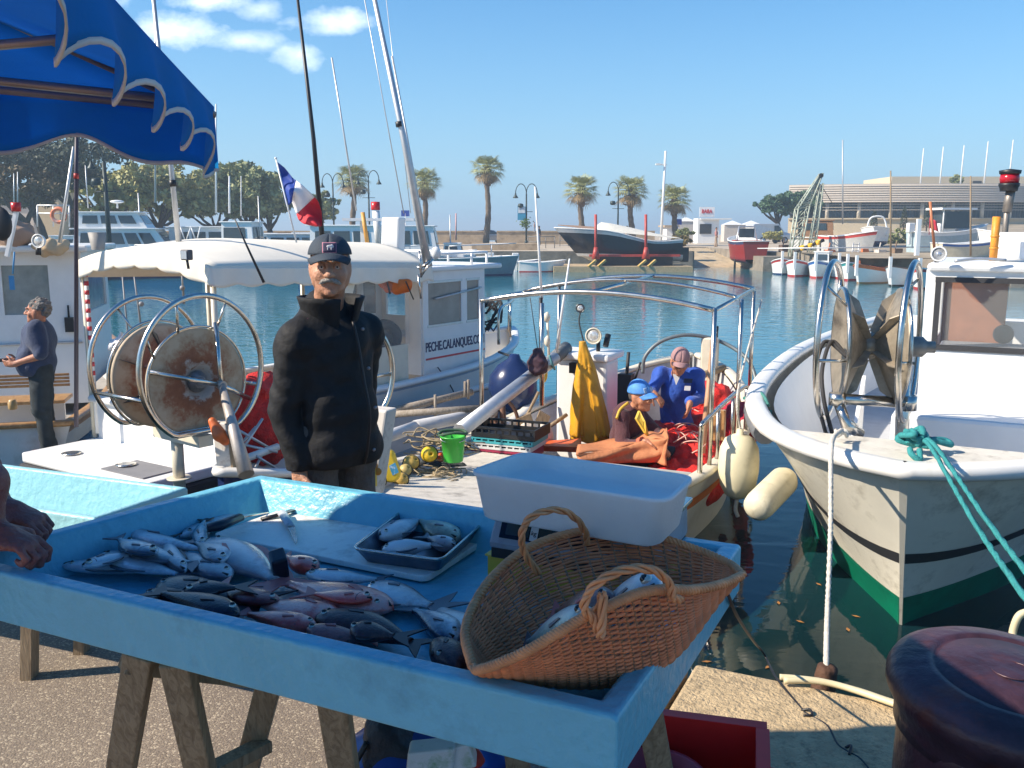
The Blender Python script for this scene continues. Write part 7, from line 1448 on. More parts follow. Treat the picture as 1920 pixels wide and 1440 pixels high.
A4.flush('t_shirt', ts, .009, (.007, 18, 3, (1, 1, .6)), 2, cut=((A4.w(0, 0, .86), (0, 0, -1)),))
for sd in (-1, 1): A4.C((sd * .085, 0, .92), (sd * .10, .02, .5), .12, .095, .03).C((sd * .10, .02, .5), (sd * .11, -.03, .1), .09, .075)
A4.E((0, .0, .92), (.17, .125, .1), Bq, .04); A4.flush('trousers', M('dark_jeans', (.022, .030, .035), .85, var=.4, vs=12), .011, (.007, 20, 6), 1)
m = MB(); w_ = A4.w(.15, .205, 1.005); m.lathe([(.034, -.012), (.036, 0), (.034, .012)], w_, A4.f - A4.r * .4, 14); m.build('wristwatch', black, A4.root)
m = MB(); m.obox(A4.w(.0, .36, 1.03), A4.f * .03, A4.r * .035, Z * .014); tag(m.build('phone', dark, None, A4.w(.0, .36, 1.03)), 'small dark object held in the hands of the man in navy', 'phone')
# ------------------------------------------------------------------ person at the left edge, only fists in the frame
A5 = Person('person', 'person at the left edge in a dark sleeve, resting clenched fists on the blue tray', (-1.74, 2.08, 0), (.95, .1), .0065)
A5.head((0, .10, 1.56), (.95, -.1), pitch=-.2); A5.neck((0, 0, 1.40)); A5.E((0, 0, 1.2), (.17, .11, .24), A5.body_axes()).E((0, 0, .95), (.15, .11, .15), A5.body_axes())
fa, fb = P(22, 1040, 2.00), P(40, 1003, 2.16)
for sd in (-1, 1): A5.C((sd * .09, 0, .9), (sd * .1, .02, .48), .08, .06).C((sd * .1, .02, .48), (sd * .1, -.02, .07), .055, .042).C((sd * .1, -.04, .05), (sd * .11, .12, .04), .04, .04)
fa.z = .945; fb.z = .95
for sd, w_, e_ in ((1, fa, P(-30, 905, 2.02)), (-1, fb, P(-40, 880, 2.25))): A5.C((sd * .2, 0, 1.38), e_, .055, .05, .03).C(e_, w_ + V((-.05, 0, .03)), .046, .034).hand(w_ + V((-.045, 0, .03)), (.93, -.1, -.25), (.2, .0, -1), sd, 1.55, 1.08)
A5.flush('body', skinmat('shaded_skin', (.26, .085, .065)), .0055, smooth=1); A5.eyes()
for sd, e_ in ((1, P(-30, 905, 2.02)), (-1, P(-40, 880, 2.25))): A5.C((sd * .2, 0, 1.38), lerp(A5.w(sd * .2, 0, 1.38), e_, .9), .078, .07, .03)
A5.E((0, 0, 1.2), (.2, .14, .24), A5.body_axes(), .05).E((0, 0, .98), (.18, .14, .2), A5.body_axes(), .05); A5.flush('jacket', M('dark_purple_jacket', (.03, .02, .03), .8), .012, (.007, 18, 3), 1)
for sd in (-1, 1): A5.C((sd * .085, 0, .9), (sd * .1, .02, .48), .105, .08, .03).C((sd * .1, .02, .48), (sd * .1, -.02, .09), .08, .068)
A5.flush('trousers', M('dark_jeans'), .013, None, 1)
A5.prims.append(('e', A5.hp(0, -.03, .05), (.082, .098, .078), A5.hm, .01)); A5.prims.append(('s', A5.hp(0, .11, -.01), (.08, .07, .07), A5.hm, .01)); A5.flush('hair', dark, .009, None, 1)
# ================================================================== BACKGROUND
# palms
frond_m = M('palm_frond', (.32, .33, .13), .6, var=.4, vs=1.5); dry_m = M('palm_dry_frond', (.30, .21, .10), .8, var=.3); bark_m = M('palm_bark', (.15, .115, .085), .95, var=.35, vs=6, bump=1, bs=12)
def palm(u, vtop, vbase, D, label, seed, sc=1.0):
    rs = random.Random(seed); top = P(u, vtop, D); base = P(u, vbase, D); base = V((base.x, base.y, .22)); h = top.z - base.z
    t = T('palm_tree', label, 'palm', base, 'palms along the promenade'); lean = rs.uniform(-.2, .2); cr = V((top.x + lean, top.y, top.z - .9 * sc))
    m = MB(); pts = [lerp(base, cr, i / 14) + V((.10 * math.sin(i * .45 + seed), 0, 0)) for i in range(15)]; m.tube(pts, [.28 - .008 * i + (.04 if i % 2 else 0) for i in range(15)], 9); m.build('trunk', bark_m, t)
    m = MB(); m.lathe([(.24, -1.5), (.34, -1.2), (.40, -.6), (.34, -.1), (.15, .1)], cr, n=12)
    for k in range(26):
        a = rs.uniform(0, 6.28); q = cr + V((math.cos(a) * .34, math.sin(a) * .34, rs.uniform(-1.3, .0))); m.tube([q, q + V((math.cos(a) * .35, math.sin(a) * .35, rs.uniform(-.1, .3)))], [.06, .02], 4)
    m.build('trunk_collar', M('palm_boots', (.12, .085, .06), .95, var=.4), t)
    for part, nn, mt_, e0, e1 in (('crown', 54, frond_m, -.35, 1.45), ('dry_skirt', 12, dry_m, -.95, -.45)):
        m = MB()
        for k in range(nn):
            a = k * 2.39996 + rs.uniform(-.2, .2); el = lerp(e1, e0, (k / nn) ** .8) + rs.uniform(-.12, .12); L = (1.25 + rs.uniform(-.15, .25)) * sc * (.75 if el > 1 else 1)
            d = V((math.cos(a) * math.cos(el), math.sin(a) * math.cos(el), math.sin(el))); st = cr + V((0, 0, .05)); e_ = st + d * L * .55 - Z * .08; m.tube([st, lerp(st, e_, .5) + Z * .03, e_], [.03, .022, .015], 4)
            x, y, dd = frame(d)
            for j in range(13):       # fan of narrow leaflets
                b = (j / 12 - .5) * 2.5; w = (dd * math.cos(b) + x * math.sin(b)); ll = L * .62 * (1 - .25 * abs(b) / 1.25); p1 = e_ + w * ll * .6 + Z * (.02); p2 = e_ + w * ll - Z * (.13 + .14 * rs.random()) * sc; s_ = w.cross(y).normalized() * .030 * sc
                m.add([e_, p1 + s_, p1 - s_, p2], [(0, 2, 1), (1, 2, 3)])
        m.build(part, mt_, t)
for i, q in enumerate(((663, 312, 440, 82, 'palm leftmost on the promenade, partly behind a double street lamp'), (797, 318, 440, 82, 'palm second from the left, behind the silver mast'), (913, 293, 440, 84, 'tallest palm of the promenade, standing alone against the sky'), (1088, 331, 440, 82, 'palm standing behind the bow of the dark motorboat on its cradle'), (1185, 333, 440, 82, 'palm just right of a double street lamp, behind the dark motorboat'), (1268, 350, 442, 84, 'palm right of the tall white lighting mast'))): palm(*q, i + 3, 1.22)
# broadleaf trees and pines
def tree(u, vtop, vbot, w, D, label, seed, leaf, name='tree', group='trees along the far quay', n=2600, ls=.42, trunk=True, flat=1.0, dens=22):
    rs = np.random.RandomState(seed); top = P(u, vtop, D); bot = P(u, vbot + (16 if name == 'tree' else 0), D); hw = w * (1.3 if trunk else 1) / FPX * D / 2; cz = (top.z + bot.z) / 2; hz = (top.z - bot.z) / 2; gz = .22
    t = T(name, label, 'tree', (top.x, D, gz), group)
    cl = []; rr = random.Random(seed)
    dens = int(dens * 3.2)
    while len(cl) < dens:
        p = rs.uniform(-1, 1, 3)
        if (p ** 2).sum() < 1 and not (p[2] < -.5 and abs(p[0]) > .8): cl.append((p * np.array([hw * .95, hw * .7, hz * .9]), rs.uniform(.12, .26) * hw * .8))
    vs = []; fs = []
    n = int(n * 2.6); ls *= .6
    for i in range(n):
        c, r = cl[rs.randint(len(cl))]; d = rs.randn(3); d /= np.linalg.norm(d); rad = r * (.55 + .5 * rs.rand()); q = c + d * rad * np.array([1, 1, .75 * flat]) + np.array([top.x, D, cz])
        a = rs.randn(3); a /= np.linalg.norm(a); b = np.cross(a, d + rs.randn(3) * .6); b /= np.linalg.norm(b) + 1e-9; s = ls * rs.uniform(.5, 1.1)
        o = len(vs); vs += [q + a * s, q + b * s * .55, q - a * s, q - b * s * .55]; fs.append((o, o + 1, o + 2, o + 3))
    m = MB(); m.v = [tuple(x) for x in vs]; m.f = fs; m.sm = [False] * len(fs); m.build('crown', leaf, t, fix=False)
    if trunk:
        m = MB(); b0 = V((top.x, D, gz)); fk = V((top.x + .2 * hw * rr.uniform(-1, 1), D, lerp(gz, bot.z, .7))); m.tube([b0, lerp(b0, fk, .5) + V((.15, 0, 0)), fk], [.36, .28, .24], 8)
        for k in range(6): c = cl[k][0]; e = V((top.x + c[0], D + c[1], cz + c[2])); m.tube([fk, lerp(fk, e, .5) + V((0, 0, -.2)), e], [.18, .11, .05], 6)
        m.build('trunk', M('tree_bark', (.07, .05, .04), .95, var=.4), t)
def leafm(name, c): return M(name, c, .65, var=.45, vs=.9)
lo = leafm('olive_leaf', (.38, .36, .13)); ld = leafm('dark_pine_needles', (.055, .07, .04)); lmid = leafm('green_leaf', (.27, .29, .12)); lrust = leafm('rusty_foliage', (.12, .085, .035)); lst = leafm('stone_pine_needles', (.06, .12, .055))
tree(70, 245, 345, 260, 66, 'dark pine hanging over the boats at the far left, under the awning', 1, ld, 'pine_tree', n=3600, ls=.34, dens=30)
tree(25, 310, 378, 130, 62, 'brownish tree below the dark pine at the far left', 2, lrust, n=2400, ls=.3)
tree(118, 290, 360, 90, 68, 'dark pine branch mass left of the hidden street lamp', 15, ld, 'pine_tree', n=1800, ls=.3)
tree(205, 300, 392, 130, 74, 'olive green tree behind the black street lamp under the awning', 3, lo, n=3000)
tree(300, 298, 400, 150, 76, 'widest olive green tree behind the white cruiser', 4, lo, n=3600)
tree(395, 318, 402, 130, 78, 'mid green tree in the middle of the row, below the awning corner', 5, lmid, n=3200)
tree(450, 302, 398, 130, 79, 'large green tree just left of the french flag', 6, lmid, n=3200)
tree(505, 345, 402, 75, 82, 'low green tree left of the flag staff', 7, lmid, n=1500)
tree(600, 355, 405, 55, 88, 'small green tree half behind the french flag', 8, lmid, n=1100)
tree(1462, 362, 404, 72, 105, 'left one of two rounded stone pines beside the lattice crane', 9, lst, 'stone_pine', None, 2400, .4)
tree(1502, 357, 402, 66, 106, 'right one of two rounded stone pines, behind the lattice crane', 10, lst, 'stone_pine', None, 2400, .4)
tree(1795, 328, 346, 26, 120, 'small dark shrub on the roof terrace of the round building', 11, lmid, 'shrub', None, 500, .35, False)
def bush(u, v0, v1, w, D, label, seed, leaf, n=900, ls=.22): tree(u, v0, v1, w, D, label, seed, leaf, 'bush', 'bushes on the boatyard bank', n, ls, False, 1, 12)
bush(1690, 428, 462, 60, 72, 'green bush right of the white open boat on the shore', 12, lmid); bush(1450, 432, 450, 40, 78, 'low green bush beside the red hulled boat', 13, lo); bush(1285, 425, 448, 36, 72, 'green bush at the stern of the dark motorboat', 14, lmid); bush(1278, 440, 462, 40, 66, 'dry yellowish bush below the green one at the motorboat stern', 16, leafm('dry_bush', (.20, .15, .05)))
for i, u in enumerate((1638, 1694, 1737, 1768)):
    D = 92; b = P(u, 428, D); m = MB(); rs = random.Random(i); hh = [1.6, 2.0, 2.3, 2.2][i]
    for k in range(700):
        z = rs.random(); a = rs.uniform(0, 6.28); r = .34 * (1 - z) ** .6 * rs.uniform(.7, 1.1) + .03; q = V((b.x + r * math.cos(a), b.y + r * math.sin(a), b.z + z * hh)); d = V((rs.gauss(0, 1), rs.gauss(0, 1), 1)).normalized() * .14; s_ = V((rs.gauss(0, 1), rs.gauss(0, 1), 0)).normalized() * .05; m.add([q + s_, q - s_, q + d], [(0, 1, 2)])
    t = T('cypress', ['short cypress in front of the round building, leftmost of four', 'second cypress from the left in front of the round building', 'third cypress from the left, above the pale blue motorboat stern', 'rightmost cypress, beside the pale blue motorboat cabin'][i], 'tree', (b.x, b.y, b.z - .3), 'cypresses in front of the round building'); m.build('crown', ld, t, fix=False); m = MB(); m.tube([b - Z * .4, b + Z * .6], .06, 6); m.build('trunk', M('tree_bark'), t)
# street lamps
lampm = M('lamp_green_black', (.025, .04, .04), .5, .3)
def lamp(u, vtop, D, label, double=True, arm=.85, r=.06, extra=True, vis=True):
    b = P(u, vtop, D); h = b.z; b = V((b.x, b.y, .22)); t = T('street_lamp', label, 'street lamp', b, 'black swan-neck street lamps')
    m = MB(); m.tube([b, V((b.x, b.y, h - .9))], [r * 1.3, r], 8); m.lathe([(.16, 0), (.14, .5), (.09, .6)], b, n=10); m.tube([V((b.x - .5, b.y, h - 2.3)), V((b.x + .5, b.y, h - 2.3))], .025, 6); m.build('post', lampm, t)
    for sd in ((-1, 1) if double else (-1,)):
        m = MB(); m.tube([V((b.x + sd * (arm / 2 - arm / 2 * math.cos(q)), b.y, h - .9 + .75 * math.sin(q))) for q in [math.pi * i / 14 for i in range(15)]], .035, 7); e = V((b.x + sd * arm, b.y, h - .9)); m.build('arm', lampm, t)
        m = MB(); m.lathe([(.05, .05), (.08, -.1), (.20, -.28), (.22, -.34), (.0, -.36)], e, n=14); m.build('lamp_shade', lampm, t)
    if extra: m = MB(); m.lathe([(0, .25), (.2, .2), (.24, .0), (.18, -.1), (0, -.12)], V((b.x - .45, b.y, h - 1.9)), n=12); m.build('hanging_lantern', lampm, t)
    return t, b, h
lamp(192, 268, 46, 'black street lamp under the left awning edge, close to the dark pine', False, .62, .10)
lamp(623, 322, 76, 'street lamp just right of the french flag pole'); lamp(690, 316, 76, 'double street lamp between the two left palms')
t, b, h = lamp(987, 341, 74, 'double street lamp with a blue banner and a hanging flower basket'); lamp(1160, 338, 78, 'double street lamp behind the dark motorboat on its cradle')
m = MB(); q = P(978, 400, 73.9); m.obox(q, V((.32, 0, 0)), V((0, .02, 0)), Z * .52); bn_ = m.build('banner', M('banner_blue', (.04, .28, .45), .7), t); m = MB(); m.obox(q + V((0, -.03, .24)), V((.28, 0, 0)), V((0, .01, 0)), Z * .22); m.build('banner_picture', M('banner_white', (.6, .65, .68), .7, spots='3a6a90', ss=2.5, sa=.9), bn_)
rs = random.Random(3); m = MB(); q = P(985, 419, 73.9)
for k in range(260): a = V((rs.gauss(0, .2), rs.gauss(0, .2), rs.gauss(0, .17))); d = V((rs.gauss(0, 1), rs.gauss(0, 1), rs.gauss(0, 1))).normalized() * .12; s_ = V((rs.gauss(0, 1), rs.gauss(0, 1), rs.gauss(0, 1))).normalized() * .07; m.add([q + a + s_, q + a - s_, q + a + d], [(0, 1, 2)])
m.build('flower_basket', leafm('basket_leaf', (.10, .16, .03)), t, fix=False)
b = P(1248, 283, 78); t = T('light_mast', 'tall white lighting mast with a side floodlight right of the dark motorboat', 'light mast', (b.x, 78, .22)); m = MB(); m.tube([V((b.x - .2, 78, .22)), b], [.12, .09], 8); m.build('post', whitec, t); m = MB(); m.bar(P(1250, 309, 78), P(1233, 308, 78), .12, .12); m.obox(P(1234, 308, 78), V((.2, 0, 0)), V((0, .2, 0)), Z * .06); m.build('floodlight', whitec, t)
# promenade wall, railing, car, people
pw = M('promenade_stone', (.43, .33, .22), .9, var=.2, vs=1.5, spots='5c4630', ss=1.2, sa=.5)
for x0, x1, lb in ((-40, -2.6, 'low tan promenade wall at the left, behind the moored boats'), (-1.5, 14, 'low tan promenade wall behind the blue banner lamp')):
    m = MB(); m.obox(V(((x0 + x1) / 2, 92, .82)), V(((x1 - x0) / 2, 0, 0)), V((0, .25, 0)), Z * .6); m.obox(V(((x0 + x1) / 2, 92, 1.46)), V(((x1 - x0) / 2, 0, 0)), V((0, .32, 0)), Z * .06); o = m.build('promenade_wall', pw, None, ((x0 + x1) / 2, 92, .22)); tag(o, lb, 'wall')
m = MB(); q = P(935, 468, 66); m.obox(V((q.x + .5, 66, .45)), V((2.4, 0, 0)), V((0, .5, 0)), Z * .24); tag(m.build('stone_bench', pw, None, (q.x, 66, .22), bev=.03), 'long low stone block on the quay below the silver car', 'bench')
for u0, u1, D, lb in ((990, 1040, 72, 'railing on the quay left of the bow of the dark motorboat, near the banner lamp'), (1050, 1160, 80, 'long dark railing in front of the tan promenade wall')):
    a_, b_ = P(u0, 455, D), P(u1, 455, D); m = MB()
    for z_ in (.7, 1.1): m.tube([V((a_.x, D, z_)), V((b_.x, D, z_))], .03, 6)
    n_ = int((b_.x - a_.x) / .8) + 1
    for k in range(n_ + 1): x_ = lerp(a_.x, b_.x, k / n_); m.tube([V((x_, D, .22)), V((x_, D, 1.12))], .03, 6)
    tag(m.build('railing', M('railing_grey', (.12, .13, .14), .5, .4), None, (a_.x, D, .22)), lb, 'railing')
def car(u, D, L, col, label, name='parked_car', van=False, flip=1):
    c = P(u, 440, D); c = V((c.x, D, .22)); t = T(name, label, 'van' if van else 'car', c); k = L / 4.1; ex = V((flip * .95, .31, 0)); ey = V((-.31, flip * .95, 0)) * flip
    def pp(x, y, z): return c + ex * x * k + ey * y * k + Z * z * k
    pf = [(-2.0, .35), (-2.05, .7), (-1.95, .98), (-1.55, 1.40), (-.4, 1.52), (.35, 1.42), (1.0, 1.0), (1.85, .82), (2.05, .6), (2.0, .35)] if not van else [(-2.3, .4), (-2.3, 1.85), (-2.1, 1.95), (.6, 1.95), (1.3, 1.15), (2.1, .95), (2.2, .4)]
    m = MB(); rings = [[pp(x, y * (1 if z < 1.05 else .86), z) for x, z in pf] for y in (-.85, .85)]; mid_ = [[pp(x * .99, y, z) for x, z in pf] for y in (-.4, .4)]; m.loft([rings[0], mid_[0], mid_[1], rings[1]], True, True, False); m.build('body', col, t, bev=.05)
    gl = [(-1.7, 1.02), (-1.42, 1.34), (-.4, 1.45), (.28, 1.36), (.85, 1.02)] if not van else [(.1, 1.2), (.1, 1.75), (.55, 1.78), (1.05, 1.22)]
    for y in (-.87, .87): m = MB(); m.prism([pp(x, y * (.99 if z < 1.1 else .87), z) for x, z in gl], ey * .03 * (1 if y > 0 else -1)); m.build('window', glass, t)
    ws_ = (-1.25, 1.3)
    for x in ws_:
        for y in (-.8, .8):
            m = MB(); m.lathe([(.33, -.1), (.34, -.08), (.34, .08), (.33, .1), (0, .1)], pp(x, y, .33), ey, 20); w_ = m.build('wheel', rubber, t); m = MB(); m.lathe([(.2, 0), (.2, .112), (0, .115)], pp(x, y, .33), ey * (1 if y > 0 else -1), 14); m.build('rim', alum, w_)
    for y in (-.65, .65): m = MB(); m.ell(pp(1.95, y, .7), (.12, .12, .1)); m.build('headlight', M('lamp_glass'), t)
    for y in (-.7, .7): m = MB(); m.ell(pp(-2.0, y, .9), (.08, .08, .15)); m.build('tail_light', M('lamp_red'), t)
car(917, 96, 3.9, M('car_silver', (.45, .48, .53), .3, .5), 'silver hatchback parked on the far quay below the tallest palm')
car(1442, 96, 4.2, M('van_silver', (.60, .61, .62), .35, .3), 'silver grey van parked behind the red hulled boat', 'parked_van', True)
def walker(u, vfeet, D, top, leg_c, label, hgt=1.72, seed=0, f=(1, -.3)):
    b = P(u, vfeet, D); b = V((b.x, D, .22 if b.z < .6 else b.z)); Pn = Person('person', label, b, f, .03, hgt / 1.72)
    Pn.E((0, 0, 1.60), (.08, .10, .12), k=.02).C((0, 0, 1.40), (0, 0, 1.5), .06).E((0, 0, 1.2), (.17, .11, .22), Pn.body_axes())
    for sd in (-1, 1): Pn.C((sd * .09, sd * .08, .07), (sd * .09, 0, .85), .06, .09).C((sd * .2, 0, 1.36), (sd * .24, .02, 1.08), .05, .045).C((sd * .24, .02, 1.08), (sd * .2, .14, .86), .043, .035)
    Pn.flush('body', skin2, .03, None, 1)
    Pn.E((0, 0, 1.18), (.21, .15, .27), Pn.body_axes(), .05)
    for sd in (-1, 1): Pn.C((sd * .2, 0, 1.37), (sd * .24, .02, 1.1), .075, .07)
    Pn.flush('shirt', top, .03, None, 1)
    for sd in (-1, 1): Pn.C((sd * .09, sd * .08, .1), (sd * .09, 0, .9), .085, .11)
    Pn.flush('trousers', leg_c, .03, None, 1); Pn.E((0, -.01, 1.65), (.09, .105, .09)); Pn.flush('hair', dark, .03, None, 1)
cl = lambda n, c: M('cloth_' + n, c, .85)
walker(1166, 470, 74, cl('blue', (.06, .11, .19)), cl('denim', (.08, .11, .18)), 'tiny person in dark blue walking left of the dark motorboat bow', 1.72)
walker(1195 - 20, 470, 75, cl('tan', (.45, .36, .28)), cl('grey', (.25, .26, .3)), 'tiny person in tan beside the one in dark blue, at the motorboat bow', 1.72)
walker(1011, 452, 86, cl('black', (.05, .05, .05)), cl('dgrey', (.1, .1, .11)), 'tiny person standing high behind the thin white aerial', 1.75)
walker(1342, 468, 76, cl('red', (.35, .16, .15)), cl('khaki', (.3, .22, .16)), 'tiny person in reddish clothes on top of the slipway', 1.6)
walker(998 + 4, 436, 91, cl('pink', (.4, .28, .26)), cl('grey', (.25, .26, .3)), 'tiny person sitting low by the promenade wall', 1.0)
# road signs
for u, v, D, lb in ((1271, 416, 84, 'blue square sign above the stern of the dark motorboat'), (760, 400, 80, 'blue square sign behind the white boats, right of the second palm')):
    q = P(u, v, D); t = T('road_sign', lb, 'sign', (q.x, D, .22)); m = MB(); m.tube([V((q.x, D, .22)), q], .04, 6); m.build('post', alum, t); m = MB(); m.obox(q, V((.35, 0, 0)), V((0, .03, 0)), Z * .25); m.build('panel', M('sign_blue', (.02, .06, .35), .5), t)
# kiosk with red letters
q = P(1323, 398, 98); kt = T('kiosk', 'white kiosk with a roof sign in red letters on the far quay', 'kiosk', (q.x, 98, .22))
m = MB(); m.obox(V((q.x + .1, 98, 1.5)), V((1.1, 0, 0)), V((0, 1.2, 0)), Z * 1.28); m.build('wall', whitec, kt); m = MB(); m.obox(V((q.x + .8, 98, 2.72)), V((1.6, 0, 0)), V((0, 1.5, 0)), Z * .06); m.build('roof', whitec, kt)
m = MB(); m.obox(V((q.x, 97.3, q.z)), V((.78, 0, 0)), V((0, .05, 0)), Z * .52); m.build('sign_board', M('sign_white', (.8, .8, .8), .5), kt); text('BABA', M('sign_red2', (.55, .01, .02), .5), kt, (q.x - .55, 97.22, q.z - .12), (1, 0, 0), Z, .40, width=1.1, ext=.01, thick=.03)
m = MB(); m.obox(V((q.x - .2, 96.75, 1.7)), V((.6, 0, 0)), V((0, .03, 0)), Z * .5); m.build('window', dark, kt)
for x0, x1, lb, z_ in ((1355, 1425, 'long white tent row left of the stone pines', 2.2), (1268, 1302, 'white pavilion tent behind the palm on the right', 2.6), (1495, 1512, 'short white tent right of the silver van', 2.2)):
    a_, b_ = P(x0, 430, 112), P(x1, 430, 112); m = MB(); n_ = max(1, int((b_.x - a_.x) / 2.2)); w_ = (b_.x - a_.x) / n_; t = T('market_tent', lb, 'tent', ((a_.x + b_.x) / 2, 112, .22), 'white tents on the far quay')
    for k in range(n_): c = V((a_.x + w_ * (k + .5), 112, z_)); m.add([c + V((-w_ / 2, -1, 0)), c + V((w_ / 2, -1, 0)), c + V((w_ / 2, 1, 0)), c + V((-w_ / 2, 1, 0)), c + Z * .5], [(0, 1, 4), (1, 2, 4), (2, 3, 4), (3, 0, 4)])
    m.build('roof', whitec, t); m = MB(); m.obox(V(((a_.x + b_.x) / 2, 112, (z_ + .2) / 2)), V(((b_.x - a_.x) / 2, 0, 0)), V((0, .9, 0)), Z * (z_ - .22) / 2); m.build('wall', M('tent_side', (.55, .5, .45), .8), t)
# ------------------------------------------------------------------ round building
BC = V((50, 150, 0)); BR0 = 42.0; gb = 2.0
bld = T('round_building', 'long curved building with a louvred grey band over tall windows at the right', 'building', (40, 112, gb))
a0, a1 = math.atan2(103 - 150, 0 - 0) - .0, 0
def bc(th, r, z): return V((BC.x + r * math.sin(th), BC.y - r * math.cos(th), z))
th0, th1 = -.42, .62; zr0, zr1 = P(1700, 377, 108).z, P(1700, 345, 108).z; zs = P(1700, 411, 108).z
m = MB(); m.loft([[bc(lerp(th0, th1, i / 40), BR0 + q, z) for i in range(41)] for q, z in ((0, gb - 2.5), (0, zs), (.25, zs), (.25, zs + .15), (0, zs + .15))], False, False, False); m.build('plinth_wall', M('building_beige', (.58, .48, .33), .85, var=.08), bld)
m = MB(); m.loft([[bc(lerp(th0, th1, i / 40), BR0 - 1.0, z) for i in range(41)] for z in (zs, zr0 + .1)], False, False, False); m.build('window_glass', M('facade_glass', (.08, .10, .11), .1, var=.5, vs=.3), bld)
lv = M('louvre_grey', (.56, .48, .39), .7, var=.08)
m = MB()
nl = 8
for k in range(nl):
    z = lerp(zr0, zr1 - .12, k / (nl - 1)); m.loft([[bc(lerp(th0, th1, i / 40), BR0 + r_, zz) for i in range(41)] for r_, zz in ((.5, z - .10), (.62, z - .10), (.55, z + .11), (.43, z + .11), (.5, z - .10))], False, False, False)
m.build('louvre_band', lv, bld)
m = MB(); m.loft([[bc(lerp(th0, th1, i / 40), BR0 + r_, zz) for i in range(41)] for r_, zz in ((.40, zr0 - .15), (.40, zr1 + .05), (-30, zr1 + .1))], False, False, False); m.build('roof', M('roof_light', (.40, .37, .33), .8), bld)
for k in range(3):
    m = MB(); z = zr0 - .35 - .32 * k; m.loft([[bc(lerp(th0, th1, i / 40), BR0 + .3, zz) for i in range(41)] for zz in (z - .03, z + .03)], False, False, False); m.build('sun_slat', lv, bld)
for k in range(13):
    th = lerp(th0 + .02, th1 - .02, k / 12); m = MB(); m.tube([bc(th, BR0 - .1, zs), bc(th, BR0 - .1, zr0)], .22, 8); m.build('column', M('column_cream', (.62, .55, .44), .7), bld)
m = MB()
for k in range(120): th = lerp(th0, th1, (k + .5) / 120); m.obox(bc(th, BR0 - .85, (zs + zr0) / 2), bc(th + .001, 1, 0) - bc(th, 1, 0) + V((.03, 0, 0)), V((0, .03, 0)), Z * (zr0 - zs) / 2)
m.build('mullions', M('mullion_dark', (.10, .10, .10), .5), bld)
qa, qb = P(1700, 343, 125), P(1890, 331, 125)
m = MB(); m.obox(V(((qa.x + qb.x) / 2 + 4, 130, qb.z - 2.2)), V(((qb.x - qa.x) / 2 + 6, 0, 0)), V((0, 5, 0)), Z * 2.2); tb_ = m.build('upper_block', M('building_beige'), bld); m = MB(); q = P(1832, 343, 124.9); m.obox(q, V((.55, 0, 0)), V((0, .1, 0)), Z * .25); m.build('opening', dark, bld)
for i, (u, v) in enumerate(((1732, 278), (1769, 275), (1808, 272), (1853, 265), (1900, 262))):
    D = 118; q = P(u, v, D); m = MB(); m.tube([V((q.x - .1, D, zr1)), q], [.10, .06], 6); o = m.build('flagpole', whitec, None, (q.x, D, zr1)); tag(o, ['leftmost of the five bare white flagpoles on the round building', 'second bare flagpole from the left on the round building', 'middle one of the five bare white flagpoles', 'fourth bare flagpole from the left, tall, on the round building', 'rightmost bare white flagpole, near the right photo edge'][i], 'flagpole', 'flagpoles on the round building')
# far masts
for (u, v0, v1, D, r_, mt_, lb) in ((1580, 262, 420, 62, .05, alum, 'tall bare boat mast in front of the round building'), (405, 195, 400, 50, .055, whitec, 'white mast top beside the lower corner of the awning'), (291, -20, 380, 48, .05, alum, 'silver mast rising behind the awning edge at the top left'), (1820, 330, 480, 46, .05, oldwood, 'brown wooden mast in front of the pale blue motorboat'), (1670, 320, 490, 47, .05, oldwood, 'thin brown mast between the shore boats and the moored pointed boats'), (430, 330, 400, 52, .06, whitec, 'white antenna mast with short rungs behind the canopied boat'), (452, 330, 405, 53, .03, whitec, 'thin white aerial right of the rung mast'), (165, 310, 390, 50, .035, alum, 'thin silver mast in front of the olive tree, leaning'), (33, 322, 390, 45, .03, alum, 'left of two thin pale poles at the far left'), (26, 325, 392, 46, .03, alum, 'second thin pale pole at the far left'), (855, 400, 450, 50, .05, M('mast_red_white', (.6, .3, .28), .5), 'short red and white mast among the moored white boats')):
    lean = (u - 5) if 'leaning' in lb else u; a_, b_ = P(lean, v0, D), P(u, v1, D); m = MB(); m.tube([b_, a_], [r_, r_ * .7], 6); tag(m.build('boat_mast', mt_, None, b_), lb, 'mast')
m = MB()
